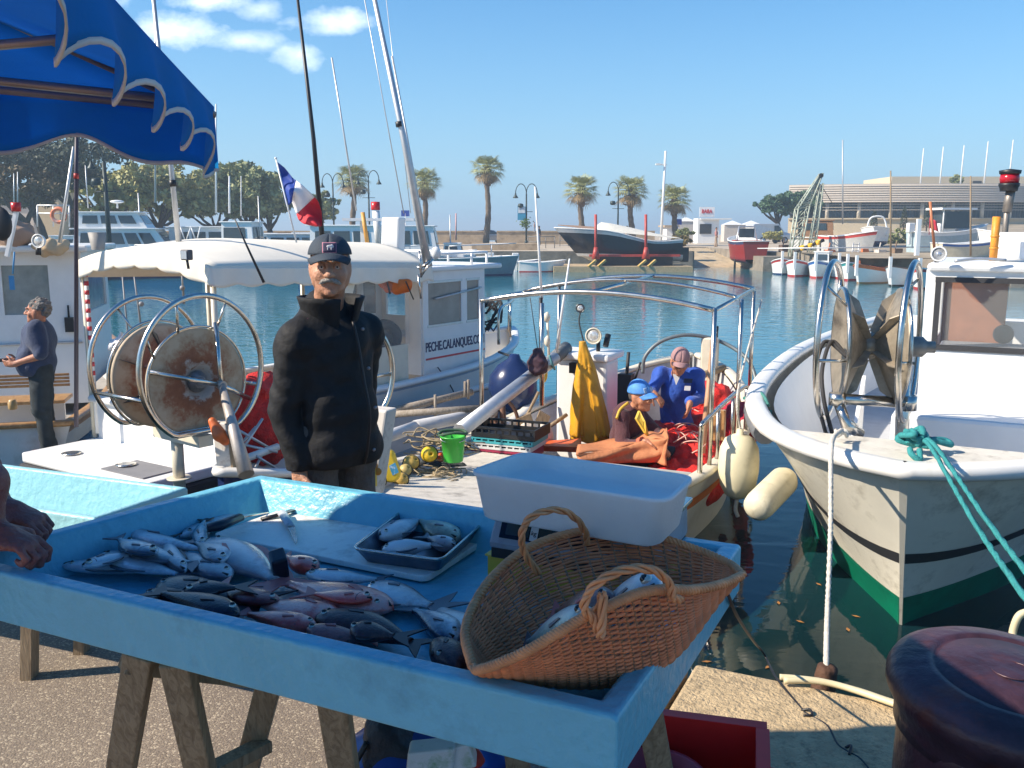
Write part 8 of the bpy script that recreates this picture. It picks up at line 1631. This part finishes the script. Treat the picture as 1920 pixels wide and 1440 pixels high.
# moored boats in the background
def bgboat(u, vw, D, L, hullc, label, ang=0, cabin=None, stripe=None, beam=None, free=.8, cabc=None, sheer=.35, mast=0, name='moored_boat', group=None, cat='boat', dark_win=True, z=None, rail=False, outb=False, flare=1.3, rk=.35, ml=(.2, .6, .9)):
    c = P(u, vw, D); zw = -.9 if z is None else z; ax_ = V((math.cos(ang), math.sin(ang), 0)); fr = Fr((c.x - ax_.x * L / 2, c.y - ax_.y * L / 2), (ax_.x, ax_.y)); B_ = beam or L * .3; t = T(name, label, cat, (c.x, c.y, zw), group); zt_ = zw + free
    st = [(0, B_ * .38, zt_ + .05, B_ * .30), (L * .25, B_ * .48, zt_, B_ * .42), (L * .55, B_ * .5, zt_ + sheer * ml[0], B_ * .42), (L * .8, B_ * .36, zt_ + sheer * ml[1], B_ * .24), (L * .94, B_ * .14, zt_ + sheer * ml[2], B_ * .06), (L, .02, zt_ + sheer, .005)]
    hull(fr, t, st, hullc, stripe[1] if stripe else navy, zw=zw, stripes=([(.0, .16, stripe[0], 'sheer_stripe')] if stripe and stripe[0] else []) + [(.9, 1.0, (stripe[1] if stripe else navy), 'boot_line')], liner=whitec, deckz=zt_ - .22, deckm=M('boat_deck', (.5, .47, .42), .7), cap=whitec if not (stripe and len(stripe) > 2) else stripe[2], capw=.05, capt=.03, N=16, th=.05, keel=.3, flare=flare, rk=rk)
    cc = cabc or whitec
    for (s0, s1, w, h0, h1, rake) in (cabin or []):
        zb = zt_ + h0 - .1; ze = zt_ + h1; m = MB(); W_ = B_ * w / 2; e1 = s1 * L; e0 = s0 * L
        def ring(zz, q): return [fr.p(e0 + rake * .3 * q, -W_ * (1 - .06 * q), zz), fr.p(e1 - rake * q, -W_ * (1 - .1 * q), zz), fr.p(e1 - rake * q, W_ * (1 - .1 * q), zz), fr.p(e0 + rake * .3 * q, W_ * (1 - .06 * q), zz)]
        m.loft([ring(zb, 0), ring(ze, 1)], True, True, False); m.build('cabin', cc, t)
        m = MB(); r0 = ring(ze, 1); m.prism([p + (p - (r0[0] + r0[2]) / 2) * .12 for p in r0], (0, 0, .07)); m.build('cabin_roof', cc, t, bev=.02)
        hh = ze - zb
        for sd in (0, 1):
            a_, b_ = (0, 1) if sd == 0 else (3, 2); n_ = max(1, int((e1 - e0) / 1.0))
            for k in range(n_):
                def wp(x, y): lo_, hi_ = ring(zb, 0), ring(ze, 1); return lerp(lerp(lo_[a_], lo_[b_], x), lerp(hi_[a_], hi_[b_], x), y)
                x0, x1 = .08 + k * .86 / n_, .08 + (k + .82) * .86 / n_; off = fr.e * (-.025 if sd == 0 else .025); m = MB(); m.prism([wp(x0, .42) + off, wp(x1, .42) + off, wp(x1, .86) + off, wp(x0, .86) + off], off * .5); m.build('window', glass, t)
        lo_, hi_ = ring(zb, 0), ring(ze, 1); fw_ = lambda x, y: lerp(lerp(lo_[1], lo_[2], x), lerp(hi_[1], hi_[2], x), y) + fr.a * .02
        m = MB(); m.prism([fw_(.1, .42), fw_(.9, .42), fw_(.9, .88), fw_(.1, .88)], fr.a * .012); m.build('windscreen', glass, t)
        bw_ = lambda x, y: lerp(lerp(lo_[0], lo_[3], x), lerp(hi_[0], hi_[3], x), y) - fr.a * .02
        m = MB(); m.prism([bw_(.3, .1), bw_(.7, .1), bw_(.7, .85), bw_(.3, .85)], fr.a * -.012); m.build('door', glass, t)
    if mast: m = MB(); mp_ = fr.p(L * .5, 0, zt_); m.tube([mp_, mp_ + Z * mast], [.05, .03], 6); m.build('mast', alum, t)
    if rail:
        m = MB(); pts = [fr.p(L * s_, w_ * B_, zt_ + .55 + .3 * s_) for s_, w_ in ((.5, -.45), (.8, -.32), (.98, -.0), (.8, .32), (.5, .45))]; m.tube(spl(pts, 4), .025, 5)
        for s_, w_ in ((.5, -.45), (.8, -.32), (.8, .32), (.5, .45)): m.tube([fr.p(L * s_, w_ * B_, zt_ + .1), fr.p(L * s_, w_ * B_, zt_ + .55 + .3 * s_)], .02, 5)
        m.build('bow_rail', alum, t)
    if outb: m = MB(); m.obox(fr.p(-.2, 0, zt_ + .3), fr.e * .16, fr.a * .2, Z * .28); m.obox(fr.p(-.2, 0, zt_ - .3), fr.e * .06, fr.a * .1, Z * .4); m.build('outboard_motor', whitec if outb == 'w' else black, t, bev=.04)
    return t, fr
MG = 'boats moored along the left quay'
t, fr = bgboat(268, 500, 50, 8.6, M('cruiser_blue', (.03, .12, .40), .3), 'white flybridge cruiser with blue hull behind the left cabin boat', .12, [(.12, .72, .78, .3, 1.5, .9), (.15, .58, .62, 1.5, 2.35, .6)], None, 2.9, 1.05, group=MG, rail=True, mast=3.4)
m = MB(); q = fr.p(3.2, 0, 2.75); m.tube([q, q + Z * .3], .05); m.ell(q + Z * .35, (.35, .35, .09)); m.build('radar', whitec, t)
bgboat(60, 498, 47, 7.5, whitec, 'white motorboat with a big raked windscreen at the far left', .3, [(.25, .68, .7, .2, 1.3, 1.3)], None, 2.6, 1.0, group=MG, outb=True)
t, fr = bgboat(150, 500, 54, 6.5, whitec, 'white boat with a steel gantry and an orange life ring, left of the cruiser', .2, [(.3, .6, .7, .2, 1.2, .2)], None, 2.4, .95, group=MG)
q = P(110, 404, 53); m = MB(); m.tube([q + V((.38 * math.cos(a), 0, .38 * math.sin(a))) for a in [i * .35 for i in range(18)]], .11, 8, True); tag(m.build('life_ring', M('life_ring_orange', (.7, .16, .05), .5, spots='e8e0d8', ss=1.2, sa=.9), None, q), 'orange and white life ring hanging on the gantry left of the cruiser', 'life ring')
m = MB()
for a_, b_ in (((70, 385), (130, 385)), ((70, 400), (130, 400)), ((70, 385), (70, 425)), ((100, 385), (100, 425)), ((130, 385), (130, 425))): m.tube([P(*a_, 53.5), P(*b_, 53.5)], .04, 6)
m.build('gantry', alum, t)
t, fr = bgboat(412, 500, 52, 5.2, whitec, 'white boat with a wide boxy deckhouse and crossed bracing behind the canopy', .1, [(.05, .85, .95, .2, 1.75, .05)], None, 2.8, .9, group=MG)
m = MB()
for a_, b_ in (((338, 425), (348, 455)), ((348, 455), (358, 425)), ((358, 425), (368, 455)), ((368, 455), (376, 425))): m.tube([P(*a_, 50.3), P(*b_, 50.3)], .035, 5)
m.build('bracing', whitec, t)
bgboat(490, 500, 50, 6.0, M('grey_hull', (.35, .40, .43), .4), 'white trawler with a wheelhouse and grey hull behind the canopy top', -.1, [(.2, .5, .75, .2, 1.9, .15)], None, 2.4, 1.0, sheer=.5, group=MG, mast=3.3, rail=True)
bgboat(565, 500, 56, 6.0, whitec, 'low white open boat with square side openings, left of the man in black', .0, [(.2, .75, .8, .2, 1.35, .1)], None, 2.4, .9, group=MG)
bgboat(600, 500, 60, 6.5, M('hull_darkblue', (.02, .05, .20), .3), 'white boat with dark blue hull right behind the cap of the man in black', .1, [(.25, .7, .75, .2, 1.4, .5)], None, 2.4, .9, group=MG)
t, fr = bgboat(690, 500, 46, 6.6, M('hull_darkblue'), 'white pilot boat with green windows and a dark blue hull behind the canopy', -.05, [(.1, .62, .8, .2, 1.75, .2)], None, 2.5, .95, group=MG, rail=True)
t, fr = bgboat(728, 500, 58, 6.0, whitec, 'white boat with a flat awning roof behind the silver mast', .05, [(.15, .6, .8, .2, 1.6, .1)], None, 2.4, .9, group=MG)
t, fr = bgboat(845, 500, 52, 7.6, M('greyblue_hull', (.20, .26, .28), .4), 'grey-green hulled fishing boat with a white wheelhouse, right of the silver mast', .0, [(.08, .42, .75, .2, 1.75, .3), (.45, .6, .5, .2, .8, .2)], None, 2.5, .95, sheer=.15, group=MG, mast=2.4, rail=True)
bgboat(800, 500, 57, 6.2, whitec, 'white cabin boat behind the grey-green fishing boat', .2, [(.1, .6, .8, .2, 1.7, .5)], None, 2.4, .95, group=MG)
bgboat(520, 500, 62, 6.4, whitec, 'white motorboat between the trawler and the low open boat', .15, [(.2, .6, .75, .2, 1.3, .7)], None, 2.4, .95, group=MG)
bgboat(350, 500, 60, 6.6, M('grey_hull'), 'grey hulled boat just right of the blue cruiser bow', .1, [(.2, .55, .75, .2, 1.2, .6)], None, 2.4, .95, group=MG)
# lit red light post near the radar stack, orange pole
q = P(704, 385, 14.0); t = T('signal_light', 'white funnel-like post with a red lamp on top behind the canopy', 'signal light', q - Z * .5); m = MB(); m.lathe([(.06, -.55), (.055, -.03)], q + V((0, 0, -.05)), (-.08, 0, 1), 14); m.build('post', whitec, t); m = MB(); m.lathe([(.062, -.07), (.068, -.06), (.066, .05), (.0, .055)], q, n=16); m.build('lens', M('lamp_red'), t)
m = MB(); m.tube([P(680, 398, 12.5), P(690, 465, 12.5)], .028, 8); tag(m.build('orange_pole', M('orange_pole', (.62, .30, .06), .5), None, P(690, 465, 12.5)), 'orange pole leaning behind the canopy beside the red lamp post', 'pole')
m = MB(); m.obox(P(715, 412, 13.5), V((.5, .05, 0)), V((0, .3, 0)), Z * .02); m.obox(P(725, 440, 13.5), V((.05, 0, 0)), V((0, .05, 0)), Z * .24); m.obox(P(680, 440, 13.6), V((.03, 0, 0)), V((0, .03, 0)), Z * .24); tag(m.build('roof_awning', whitec, None, P(715, 440, 13.5)), 'flat white boat roof on thin posts beside the red lamp post', 'roof')
# small white rowing boats
for u, D, lb, st in ((970, 58, 'small white and blue rowing boat lying near the quay wall', (blue, M('row_blue', (.05, .25, .5), .4))), (1017, 57, 'small white rowing boat with a red waterline, bow towards the blue one', (whitec, red))):
    bgboat(u, 500, D, 2.9, whitec, lb, .05, None, st, 1.2, .55, sheer=.15, name='rowing_boat', group='small rowing boats by the quay wall', outb='w')
# dark motorboat on its cradle
mb_, fr = bgboat(1157, 470, 58.5, 7.9, M('dark_navy_gloss', (.004, .006, .014), .28, coat=.15), 'dark navy motorboat with a cream cover, standing on a red cradle', math.pi - .03, None, (M('silver_line', (.45, .47, .5), .3, .6), M('pale_band', (.45, .46, .46), .5)), 2.4, .95, sheer=.8, name='motorboat', z=.0, flare=.8, rk=1.5, ml=(.72, .92, .98))
m = MB(); m.loft([[fr.p(s_ * 7.9, w_ * wd, 1.08 + .75 * s_ + hh * .8 * (1 - w_ * w_)) for w_ in (-1, -.6, 0, .6, 1)] for s_, wd, hh in ((.01, .85, .05), (.2, .98, .22), (.4, 1.05, .50), (.55, 1.05, .66), (.63, .98, .68), (.68, .8, .3))], False, False); m.build('cover', M('cover_cream', (.66, .63, .54), .8), mb_)
m = MB(); m.loft([[fr.p(s_ * 7.9, w_ * wd, .98 + .95 * s_ + hh * (1 - w_ * w_) * .4) for w_ in (-1, 0, 1)] for s_, wd, hh in ((.66, .9, .5), (.85, .5, .3), (.97, .1, .1))], False, False); m.build('foredeck', wood, mb_)
m = MB(); m.obox(fr.p(-.25, 0, .1), fr.e * .25, fr.a * .25, Z * .45); m.build('stern_drive', black, mb_, bev=.05)
crd = T('boat_cradle', 'red steel boat cradle with two tall posts and slanted yellow feet', 'cradle', (P(1200, 495, 58).x, 58, -.9))
for u in (1117, 1211):
    b = P(u, 487, 56.6); m = MB(); m.tube([b + V((0, 0, .2)), P(u, 402, 56.6)], .085, 10); m.lathe([(.26, 0), (.12, .7)], b + V((0, 0, .05)), n=10); m.build('post', M('cradle_red', (.42, .05, .035), .5, var=.2), crd)
    for dx in (-14, 4): m = MB(); m.bar(P(u + dx + 14, 488, 56.2), P(u + dx, 500, 56.0), .2, .12); m.build('foot', M('foot_yellow', (.5, .33, .10), .7), crd)
a_, b_ = P(1105, 479, 57), P(1275, 479, 57); m = MB(); m.obox((a_ + b_) / 2 + Z * -.0, V(((b_.x - a_.x) / 2, 0, 0)), V((0, .15, 0)), Z * .07); m.build('beam', M('cradle_red'), crd); m = MB(); m.obox((a_ + b_) / 2 + V((0, 1.2, -.45)), V(((b_.x - a_.x) / 2 - .4, 0, 0)), V((0, 1, 0)), Z * .38); m.build('pontoon', dark, crd)
a_, b_ = P(1035, 498, 58.5), P(1285, 498, 58.5); m = MB(); m.obox(V(((a_.x + b_.x) / 2, 58.2, -.75)), V(((b_.x - a_.x) / 2, 0, 0)), V((0, 2.2, 0)), Z * .2); tag(m.build('pontoon_quay', stone, None, (a_.x, 58.2, -.9)), 'low concrete ledge in the water under the dark motorboat', 'ledge')
# red hulled boat on the slip
rbt, fr = bgboat(1397, 480, 62, 5.4, M('red_hull', (.25, .025, .02), .35), 'dark red hulled boat with a windscreen hauled out on the slipway, stern to the water', math.pi / 2, None, (M('navy_band', (.03, .05, .12), .4), M('dark_red', (.2, .02, .02), .5)), 2.2, 1.1, z=-.25, name='motorboat')
m = MB(); m.tube([P(1380, 455, 61.2), P(1386, 425, 61.8), P(1416, 425, 61.8), P(1420, 455, 61.2)], .06, 8); m.build('windscreen_arch', alum, rbt); m = MB(); m.obox(P(1400, 437, 61.9), V((.5, 0, 0)), V((0, .02, 0)), Z * .3); m.build('windscreen', glass, rbt)
m = MB(); m.obox(P(1400, 455, 61), V((.85, 0, 0)), V((0, .5, 0)), Z * .16); m.build('seats', M('seat_red', (.35, .06, .04), .6), rbt)
for u in (1378, 1432): q = P(u, 490, 61); m = MB(); m.tube([V((q.x, 61, -.9)), V((q.x, 61, .2 if u < 1400 else .9))], .07, 8); tag(m.build('mooring_pile', dark, None, (q.x, 61, -.9)), 'dark pile left of the red hulled boat' if u < 1400 else 'dark tall pile right of the red hulled boat', 'pile')
# lattice crane
lt_ = T('lattice_crane', 'pale green lattice boom crane leaning up in front of the round building', 'crane', P(1490, 490, 57)); lg = M('crane_green', (.40, .44, .36), .6, .2, var=.2, spots='5c4428', ss=2, sa=.5)
A0, A1_, A2_ = P(1482, 488, 57), P(1497, 392, 57), P(1538, 326, 57); off = V((.75, .3, -.1)); ofy = V((.15, .7, 0))
m = MB()
def lattice(p, q, w0, w1, n, rr_=.05):
    x = V((1, 0, .25)).normalized(); c0 = [V((0, 0, 0)), x, V((0, 1, 0)), x + V((0, 1, 0))]; L_ = [[p + o * w0 for o in c0], [q + o * w1 for o in c0]]
    for i in range(4): m.tube([L_[0][i], L_[1][i]], rr_, 6)
    for k in range(n):
        for i, j in ((0, 1), (0, 2), (1, 3), (2, 3)):
            a_ = lerp(L_[0][i], L_[1][i], k / n); b_ = lerp(L_[0][j], L_[1][j], (k + 1) / n); m.tube([a_, b_], rr_ * .5, 4); m.tube([lerp(L_[0][i], L_[1][i], k / n), lerp(L_[0][j], L_[1][j], k / n)], rr_ * .5, 4)
lattice(A0, A1_, .6, .7, 5); lattice(A1_, A2_, .7, .18, 7); lattice(P(1515, 488, 57), P(1538, 345, 57), .4, .2, 7, .04)
m.build('lattice_boom', lg, lt_); m = MB(); m.lathe([(.14, -.06), (.14, .06)], A2_ + V((.05, 0, -.1)), (0, 1, 0), 14); m.build('sheave', dark, lt_); m = MB(); m.tube([A2_, P(1475, 488, 58)], .02, 4); m.tube([P(1538, 345, 57), P(1560, 380, 57)], .02, 4); m.build('cable', dark, lt_)
m = MB(); m.obox(P(1495, 489, 57), V((1.1, 0, 0)), V((0, .8, 0)), Z * .05); m.build('base', lg, lt_)
for i, (u, v) in enumerate(((1504, 465), (1519, 461), (1534, 455))):
    q = P(u, v, 55); m = MB(); m.lathe([(.10, -.12), (.15, .13), (.13, .13), (.09, -.1), (0, -.1)], q, (-.25, -.2, 1), 14, cap=False); tag(m.build('yellow_bucket', M('bucket_yellow', (.75, .42, .02), .45), None, q), ['leftmost, orange-yellow bucket of the three hanging below the crane', 'middle one of the three yellow buckets below the crane', 'rightmost, highest of the three yellow buckets below the crane'][i], 'bucket', 'yellow buckets below the crane')
m = MB(); m.tube([P(1490, 472, 55.2), P(1545, 450, 55.2)], .10, 8); m.tube([P(1500, 470, 56), P(1500, 495, 56)], .05, 6); m.tube([P(1538, 455, 56), P(1538, 495, 56)], .05, 6); tag(m.build('bucket_rack', dark, None, P(1515, 490, 56)), 'dark beam rack carrying the three yellow buckets', 'rack')
# boats on the shore
SG = 'boats hauled out on the boatyard'
bgboat(1640, 452, 66, 4.2, whitec, 'white open motorboat with a steel roll bar on the shore below the round building', -2.0, None, None, 1.9, .9, z=.75, group=SG, sheer=.2); q = P(1640, 425, 65); m = MB(); m.tube(spl([P(1628, 442, 65), P(1627, 424, 65), P(1634, 408, 65), P(1655, 407, 65), P(1662, 424, 65), P(1662, 442, 65)], 5), .06, 8); tag(m.build('roll_bar', whitec, None, q), 'white roll bar on the open motorboat on the shore', 'roll bar')
t, fr = bgboat(1780, 462, 56, 4.9, M('pale_blue_hull', (.36, .46, .50), .35), 'pale blue motorboat with a white hard top hauled out on the shore', .18, None, (whitec, M('bottom_grey', (.2, .22, .23), .6)), 1.9, 1.2, z=.25, group=SG, sheer=.5, outb='w')  # hull bottom in plain grey
m = MB(); m.obox(fr.p(2.4, 0, 2.85), fr.a * 1.15, fr.e * .8, Z * .06); 
for s_, w_ in ((1.5, -.6), (1.5, .6), (3.3, -.6), (3.3, .6)): m.tube([fr.p(s_, w_, 1.5), fr.p(s_, w_, 2.85)], .04, 6)
m.build('hard_top', whitec, t); m = MB(); m.obox(fr.p(2.4, 0, 2.2), fr.a * .8, fr.e * .65, Z * .5); m.build('cabin_glass', glass, t); m = MB(); m.obox(fr.p(1.9, 0, 1.75), fr.a * .5, fr.e * .5, Z * .25); m.build('console', whitec, t)
q = P(1745, 415, 54); m = MB(); m.tube([P(1742, 440, 54), P(1744, 408, 54)], .02, 5); m.grid(lambda a, b: P(1744 + 12 * a + 4 * b * a, 408 + 20 * b + 7 * a, 54 + .1 * math.sin(6 * a)), 6, 6); tag(m.build('red_ensign', M('ensign_red', (.5, .02, .04), .7), None, q, solid=.01), 'small red flag on the stern of the pale blue motorboat', 'flag')
bgboat(1815, 478, 48, 3.6, M('cream_hull', (.62, .56, .42), .5), 'small cream and blue rowing boat on the shore below the pale blue motorboat', .15, None, (blue, M('bottom_grey')), 1.4, .75, z=.15, group=SG, sheer=.25)
bgboat(1548, 462, 62, 4.4, whitec, 'white and brown wooden cabin boat behind the lattice crane', -.3, [(.15, .6, .7, .2, 1.1, .1)], (wood, navy), 1.8, .8, z=.3, group=SG, cabc=M('brown_cabin', (.30, .16, .08), .5))
bgboat(1590, 470, 58, 3.8, M('grey_white', (.5, .5, .48), .5), 'grey white boat hull with red stripes propped up right of the crane', -.9, None, (M('stripe_red', (.5, .05, .04), .5), navy), 1.6, 1.0, z=.2, group=SG)
bgboat(1905, 455, 52, 4.0, whitec, 'white boat bow at the right edge of the boatyard', 2.8, None, None, 1.8, 1.0, z=.3, group=SG)
# moored pointed boats at the right
PG = 'small pointed boats moored below the boatyard'
rs = random.Random(8)
for (u, v, D, L, a_, st, lb, cab) in ((1468, 512, 54, 3.2, -1.9, (red, navy), 'white pointed boat with a thin red line, leftmost of the moored row', None), (1497, 515, 52, 3.4, -2.0, (M('row_red', (.55, .06, .05), .5), red), 'white pointed boat with a red stripe, second from the left in the row', None),
        (1540, 517, 50.5, 3.8, -2.05, (blue, M('row_red')), 'white pointed boat with a blue stripe and teal cover, third from the left', [(.3, .6, .6, .1, .7, .1)]), (1578, 520, 50, 3.6, -2.0, (whitec, red), 'plain white pointed boat with tall stem post, in the middle of the row', None),
        (1600, 522, 48, 3.5, -2.1, (teal, red), 'white pointed boat with a teal cover, fifth from the left', None), (1635, 532, 45, 3.6, -2.35, (orange, wood, orange), 'white pointed boat with an orange gunwale, behind the hauler', None),
        (1695, 534, 43, 3.8, -2.3, (whitec, dark, M('gunwale_brown', (.2, .1, .06), .5)), 'white pointed boat with a dark gunwale, right of the orange one', None), (1740, 540, 41, 3.6, -2.2, (M('row_red'), red), 'white pointed boat with a bright red panel, rightmost of the row', None)):
    t, fr = bgboat(u, v, D, L, whitec, lb, a_, cab, st, 1.35, .62, sheer=.3, name='pointed_boat', group=PG)
    q = fr.p(L + .02, 0, 0); m = MB(); m.bar(V((q.x, q.y, -.5)), V((q.x, q.y, .45)), .12, .14); m.build('stem_post', whitec, t)
q = P(1604, 520, 47.5); m = MB(); m.prism([V((q.x, q.y, -.9)), V((q.x + .25, q.y, -.9)), V((q.x + .2, q.y, .1)), V((q.x + .05, q.y, .1))], V((0, .1, 0))); tag(m.build('orange_rudder', orange, None, V((q.x, q.y, -.9))), 'orange rudder standing up in front of the orange gunwaled boat', 'rudder')
a_, b_ = P(1430, 498, 57), P(1600, 494, 57); m = MB(); m.obox(V(((a_.x + b_.x) / 2, 58.5, -.55)), V(((b_.x - a_.x) / 2, 0, 0)), V((0, 1.6, 0)), Z * .55); tag(m.build('stone_jetty', farwall, None, (a_.x, 58, -.9)), 'low stone jetty behind the left end of the moored pointed boats', 'jetty')
m = MB(); m.tube([P(1420, 466, 52), P(1745, 463, 50)], .035, 6); tag(m.build('horizontal_spar', alum, None, P(1600, 464, 51)), 'long pale horizontal spar above the moored pointed boats', 'spar')
m = MB(); m.tube([P(1752, 465, 46), P(1744, 378, 46)], .07, 8); tag(m.build('orange_mast', M('mast_orange', (.45, .15, .05), .5), None, P(1752, 465, 46)), 'slanted orange wooden mast left of the right wheelhouse', 'mast')
m = MB(); m.obox(P(1721, 445, 44), V((.09, 0, 0)), V((0, .09, 0)), Z * .85); tag(m.build('white_post', whitec, None, P(1721, 475, 44)), 'square white post left of the slanted orange mast', 'post')
rs = random.Random(21)
ladder = MB()
for dx in (0, 11): ladder.tube([P(1596 + dx, 490, 56), P(1600 + dx, 455, 56)], .035, 5)
for k in range(6): ladder.tube([P(1597 + k * .6, 486 - k * 5.5, 56), P(1608 + k * .6, 486 - k * 5.5, 56)], .025, 5)
tag(ladder.build('ladder', alum, None, P(1600, 490, 56)), 'short ladder leaning among the boats on the shore', 'ladder')
for i, (u, v, D, c_) in enumerate(((1555, 480, 57, (.5, .16, .06)), (1620, 478, 57, (.48, .14, .05)), (1575, 470, 60, (.15, .1, .07)), (1650, 480, 56, (.55, .5, .45)), (1680, 478, 55, (.2, .13, .08)), (1470, 470, 60, (.12, .08, .06)))):
    q = P(u, v, D); m = MB(); m.obox(V((q.x, q.y, q.z)), V((.25, .05, 0)), V((-.05, .25, 0)), Z * .38); m.tube([q + V((-.1, 0, .3)), q + V((.0, 0, .8))], .04, 5); tag(m.build('boat_prop', M('prop_%d' % i, c_, .8, var=.3), None, q - Z * .38), ['orange prop block standing left of the ladder', 'orange prop block right of the ladder', 'dark brown prop block behind the grey white hull', 'pale prop block above the orange gunwaled boat', 'brown prop block near the white post', 'dark block beside the foot of the crane'][i], 'prop')
# houses at the far left
for u0, u1, v0, v1, D, c_, lb in ((72, 108, 358, 395, 100, (.50, .38, .22), 'ochre house wall glimpsed between the pines at the far left'), (0, 60, 380, 398, 105, (.48, .42, .36), 'pale low house behind the boats at the far left'), (1250, 1268, 425, 445, 104, (.7, .68, .65), 'small white hut behind the stern of the dark motorboat')):
    a_, b_ = P(u0, v1, D), P(u1, v0, D); t = T('house', lb, 'house', ((a_.x + b_.x) / 2, D, .22)); m = MB(); m.obox(V(((a_.x + b_.x) / 2, D + 2, (b_.z + .2) / 2)), V(((b_.x - a_.x) / 2, 0, 0)), V((0, 2, 0)), Z * (b_.z - .2) / 2); m.build('wall', M('house_%d' % u0, c_, .9), t); m = MB(); m.obox(V(((a_.x + b_.x) / 2, D + 2, b_.z + .06)), V(((b_.x - a_.x) / 2 + .3, 0, 0)), V((0, 2.3, 0)), Z * .1); m.build('roof', M('roof_tile', (.4, .3, .2), .9), t)
# stray leaves floating by the quay
lf = M('dead_leaf', (.32, .14, .035), .7); rs = random.Random(6)
m = MB()
for (u, v) in ((1500, 1165), (1605, 1155), (1590, 1180), (1440, 1250), (1325, 1240), (1535, 1095), (1460, 1130)):
    q = G(u, v, -.894); a = rs.uniform(0, 3); d = V((math.cos(a), math.sin(a), 0)) * .032; s_ = V((-d.y, d.x, 0)) * .4; m = MB(); m.add([q - d, q + s_, q + d, q - s_], [(0, 1, 2, 3)]); tag(m.build('floating_leaf', lf, None, q), 'fallen orange brown leaf floating on the dark water by the quay', 'leaf', 'leaves floating on the water')

# ------------------------------------------------------------------ sea haze
hzm = bpy.data.materials.new('sea_haze'); hzm.use_nodes = True; n = hzm.node_tree; n.nodes.remove(n.nodes['Principled BSDF']); v_ = n.nodes.new('ShaderNodeVolumePrincipled'); v_.inputs['Color'].default_value = (.70, .87, 1, 1); v_.inputs['Density'].default_value = .0016; v_.inputs['Anisotropy'].default_value = .2
n.links.new(v_.outputs[0], n.nodes['Material Output'].inputs['Volume'])
m = MB(); m.obox(V((0, 4400, 5)), V((6100, 0, 0)), V((0, 4700, 0)), Z * 9.5); struct(m.build('haze', hzm), 'stuff')
